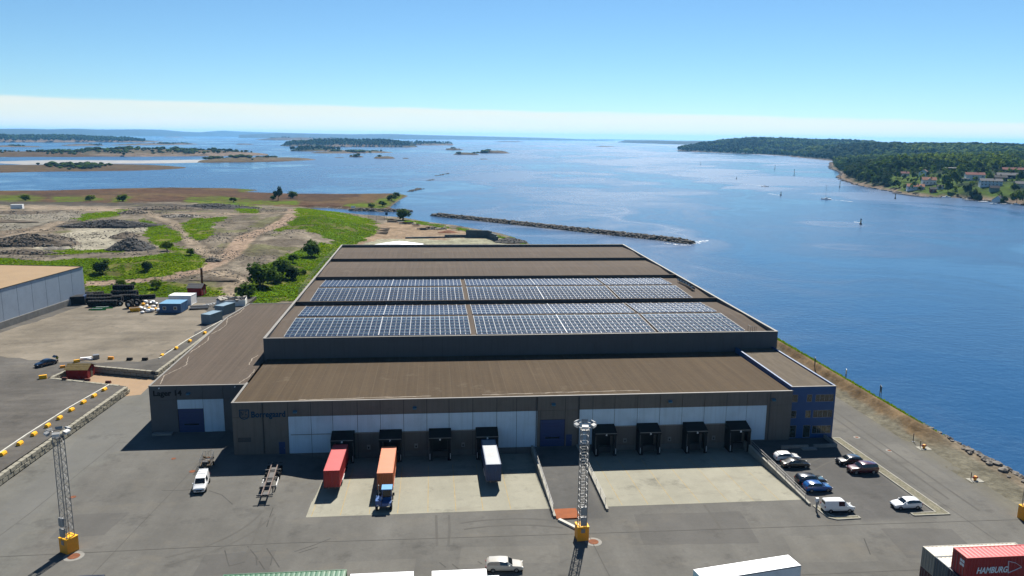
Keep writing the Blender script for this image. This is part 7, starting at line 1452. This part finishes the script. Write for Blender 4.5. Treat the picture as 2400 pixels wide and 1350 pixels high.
def boat(label, u, v, L, col='white', rz=.5, mast_h=0, cabin_=True, name='boat'):
    p = at(u,v,WATER); o = thing(name, label, 'boat', (p.x,p.y,WATER), rz); W = L*.32; st = [(-L/2,W*.42,.75),(-L*.2,W*.5,.7),(L*.15,W*.48,.75),(L*.36,W*.28,.85),(L/2,.03,1.0)]; mb = MB(); n = 5; vs = []
    for x,w,z in st: vs += [(x,-w,z),(x,-w*.6,-.2),(x,0,-.3),(x,w*.6,-.2),(x,w,z)]
    fs = [(i*n+j,(i+1)*n+j,(i+1)*n+j+1,i*n+j+1) for i in range(len(st)-1) for j in range(n-1)]+[(0,1,2,3,4)]; fs += [(i*n,i*n+4,(i+1)*n+4,(i+1)*n) for i in range(len(st)-1)]; mb.add(vs,fs); mb.build('hull', M['pure_white'] if col == 'white' else M['door_blue'], o)
    if cabin_: MB().add([(-L*.15,-W*.3,.7),(-L*.15,W*.3,.7),(L*.2,W*.25,.75),(L*.2,-W*.25,.75),(-L*.12,-W*.26,1.6),(-L*.12,W*.26,1.6),(L*.08,W*.2,1.55),(L*.08,-W*.2,1.55)],[(4,5,6,7),(0,3,7,4),(2,1,5,6),(1,0,4,5),(3,2,6,7)]).build('cabin', M['white'], o); MB().add([(L*.085,-W*.18,1.5),(L*.085,W*.18,1.5),(L*.19,W*.22,.85),(L*.19,-W*.22,.85)],[(0,1,2,3)]).build('windscreen', M['glass'], o)
    if mast_h: MB().cyl((L*.05,0,.7),(L*.05,0,mast_h),.11,6).build('mast', M['steel'], o); MB().cyl((L*.05,0,1.9),(-L*.42,0,2.0),.14,6).build('boom', M['sign_blue'], o); mb = MB(); mb.bar((L*.05,0,mast_h),(L*.5,0,1.0),.03); mb.bar((L*.05,0,mast_h),(-L*.5,0,.8),.03); mb.build('stay', M['steel'], o)
    return o
boat('sailing boat with bare mast motoring in the fairway', 1936, 467, 9.5, rz=2.9, mast_h=13.5, name='sailing_boat'); boat('white motor cruiser heading towards the harbour with foam wake', 1793, 437.5, 9, rz=-.6)
for i,(u,v,L,rz,lab) in enumerate([(2158,457.5,6,-.2,'white boat moored at the dark timber quay, left'),(2176,459.5,7,-.2,'white boat moored at the dark timber quay, right'),(2218,462.5,8,-.3,'white boat by the shore rocks right of the boathouse'),(2304,474,9,-.2,'largest white boat off the right quay'),(2328,479,6,-.2,'small white boat off the right quay, left'),(2352,479.5,6,-.2,'small white boat off the right quay, middle'),(2381,480.5,8,-.2,'white boat at the outer jetty'),(2262,468,6,-.2,'low boat at the left end of the long quay')]): boat(lab,u,v,L,rz=rz,cabin_=(i%2 == 0))
M['foam'] = paint('white_foam', (.80,.83,.86), .7, .1, .6)
def wake(label, pts, w0, w1):
    z = WATER+.05; Q = [Vector(at2(u,v,z)) for u,v in pts]; mb = MB(); n = len(Q); 
    for i in range(n-1):
        d = (Q[i+1]-Q[i]).normalized(); nn = Vector((-d.y,d.x)); L = (Q[i+1]-Q[i]).length
        for k in range(max(4,int(L/.7))):
            t = random.random(); f = (i+t)/(n-1); w = w0+(w1-w0)*f; c = Q[i]+(Q[i+1]-Q[i])*t+nn*random.uniform(-w,w); s = random.uniform(.4,1.3); mb.sheet([(c.x+math.cos(a)*s*random.uniform(.6,1.2),c.y+math.sin(a)*s*.6*random.uniform(.6,1.2)) for a in (0,1.2,2.5,3.8,5.1)], z)
    o = mb.build('foam', M['foam']); tag(o, label, kind='stuff')
wake('white foam wake behind the motor cruiser', [(1793,438),(1780,434.5),(1762,432.5),(1740,431.5)], 1.2, 4.5); wake('broken white water round the end of the breakwater', [(1610,572),(1635,569),(1652,563)], 1.5, 2.5); wake('white edge of water along the end of the breakwater', [(1560,570),(1590,573.5),(1618,575)], .3, .6); wake('white bow water behind the near beacon', [(2014,522),(2003,520)], .4, .8)
wake('pale wake trailing behind the sailing boat', [(1940,467.5),(1965,469.5),(2000,473)], .3, .8); wake('foam behind the small beacon near the motor cruiser', [(1829,458),(1815,455.5),(1800,453.5)], .3, .9)
def mark(label, u, v, h, kind=0):
    p = at(u,v,WATER); o = thing('sea_mark', label, 'beacon', (p.x,p.y,WATER)); MB().cyl((0,0,-.5),(0,0,1.0),.9,10,r2=.7).build('foot', M['dark_rock'], o); MB().cyl((0,0,1.0),(0,0,h*.8),.38,8,r2=.25).build('column', M['black'], o); MB().cyl((0,0,h*.8),(0,0,h),.6,8,r2=.1).build('top_mark', M[('black','dull_red','lime')[kind]], o); MB().cyl((0,0,h*.45),(0,0,h*.6),.45,8).build('band', M[('yellow','dull_red','lime')[kind]], o)
mark('tall black beacon farthest up the fairway',1642,387,7); mark('black beacon left of the pair in the fairway',1816,397,9); mark('tall black beacon right of the pair in the fairway',1861,412,11); mark('black beacon close to the wooded point',1968,439,9); mark('small dark beacon off the village shore',2098,466,5); mark('dark beacon in the open water nearest the camera',2017,526,4.2); mark('small beacon near the motor cruiser',1830,458,4); mark('tiny beacon left of the motor cruiser',1726,420,3.5); mark('marker on the tiny skerry',829,367,8)
# ------------------------------------------------------------------ air
hz_ = MB().box(-30000,30000,-60,33000,-3.2-8,190).build('haze', None); hz_.data.materials.clear(); m = bpy.data.materials.new('haze'); m.use_nodes = True; nt = m.node_tree
for n_ in list(nt.nodes): nt.nodes.remove(n_)
ou = nt.nodes.new('ShaderNodeOutputMaterial'); pvn = nt.nodes.new('ShaderNodeVolumePrincipled'); pvn.inputs['Color'].default_value = (.20,.55,1.0,1); pvn.inputs['Density'].default_value = 3.6e-5; pvn.inputs['Anisotropy'].default_value = .25; nt.links.new(pvn.outputs[0], ou.inputs['Volume']); hz_.data.materials.append(m); tag(hz_, kind='stuff')
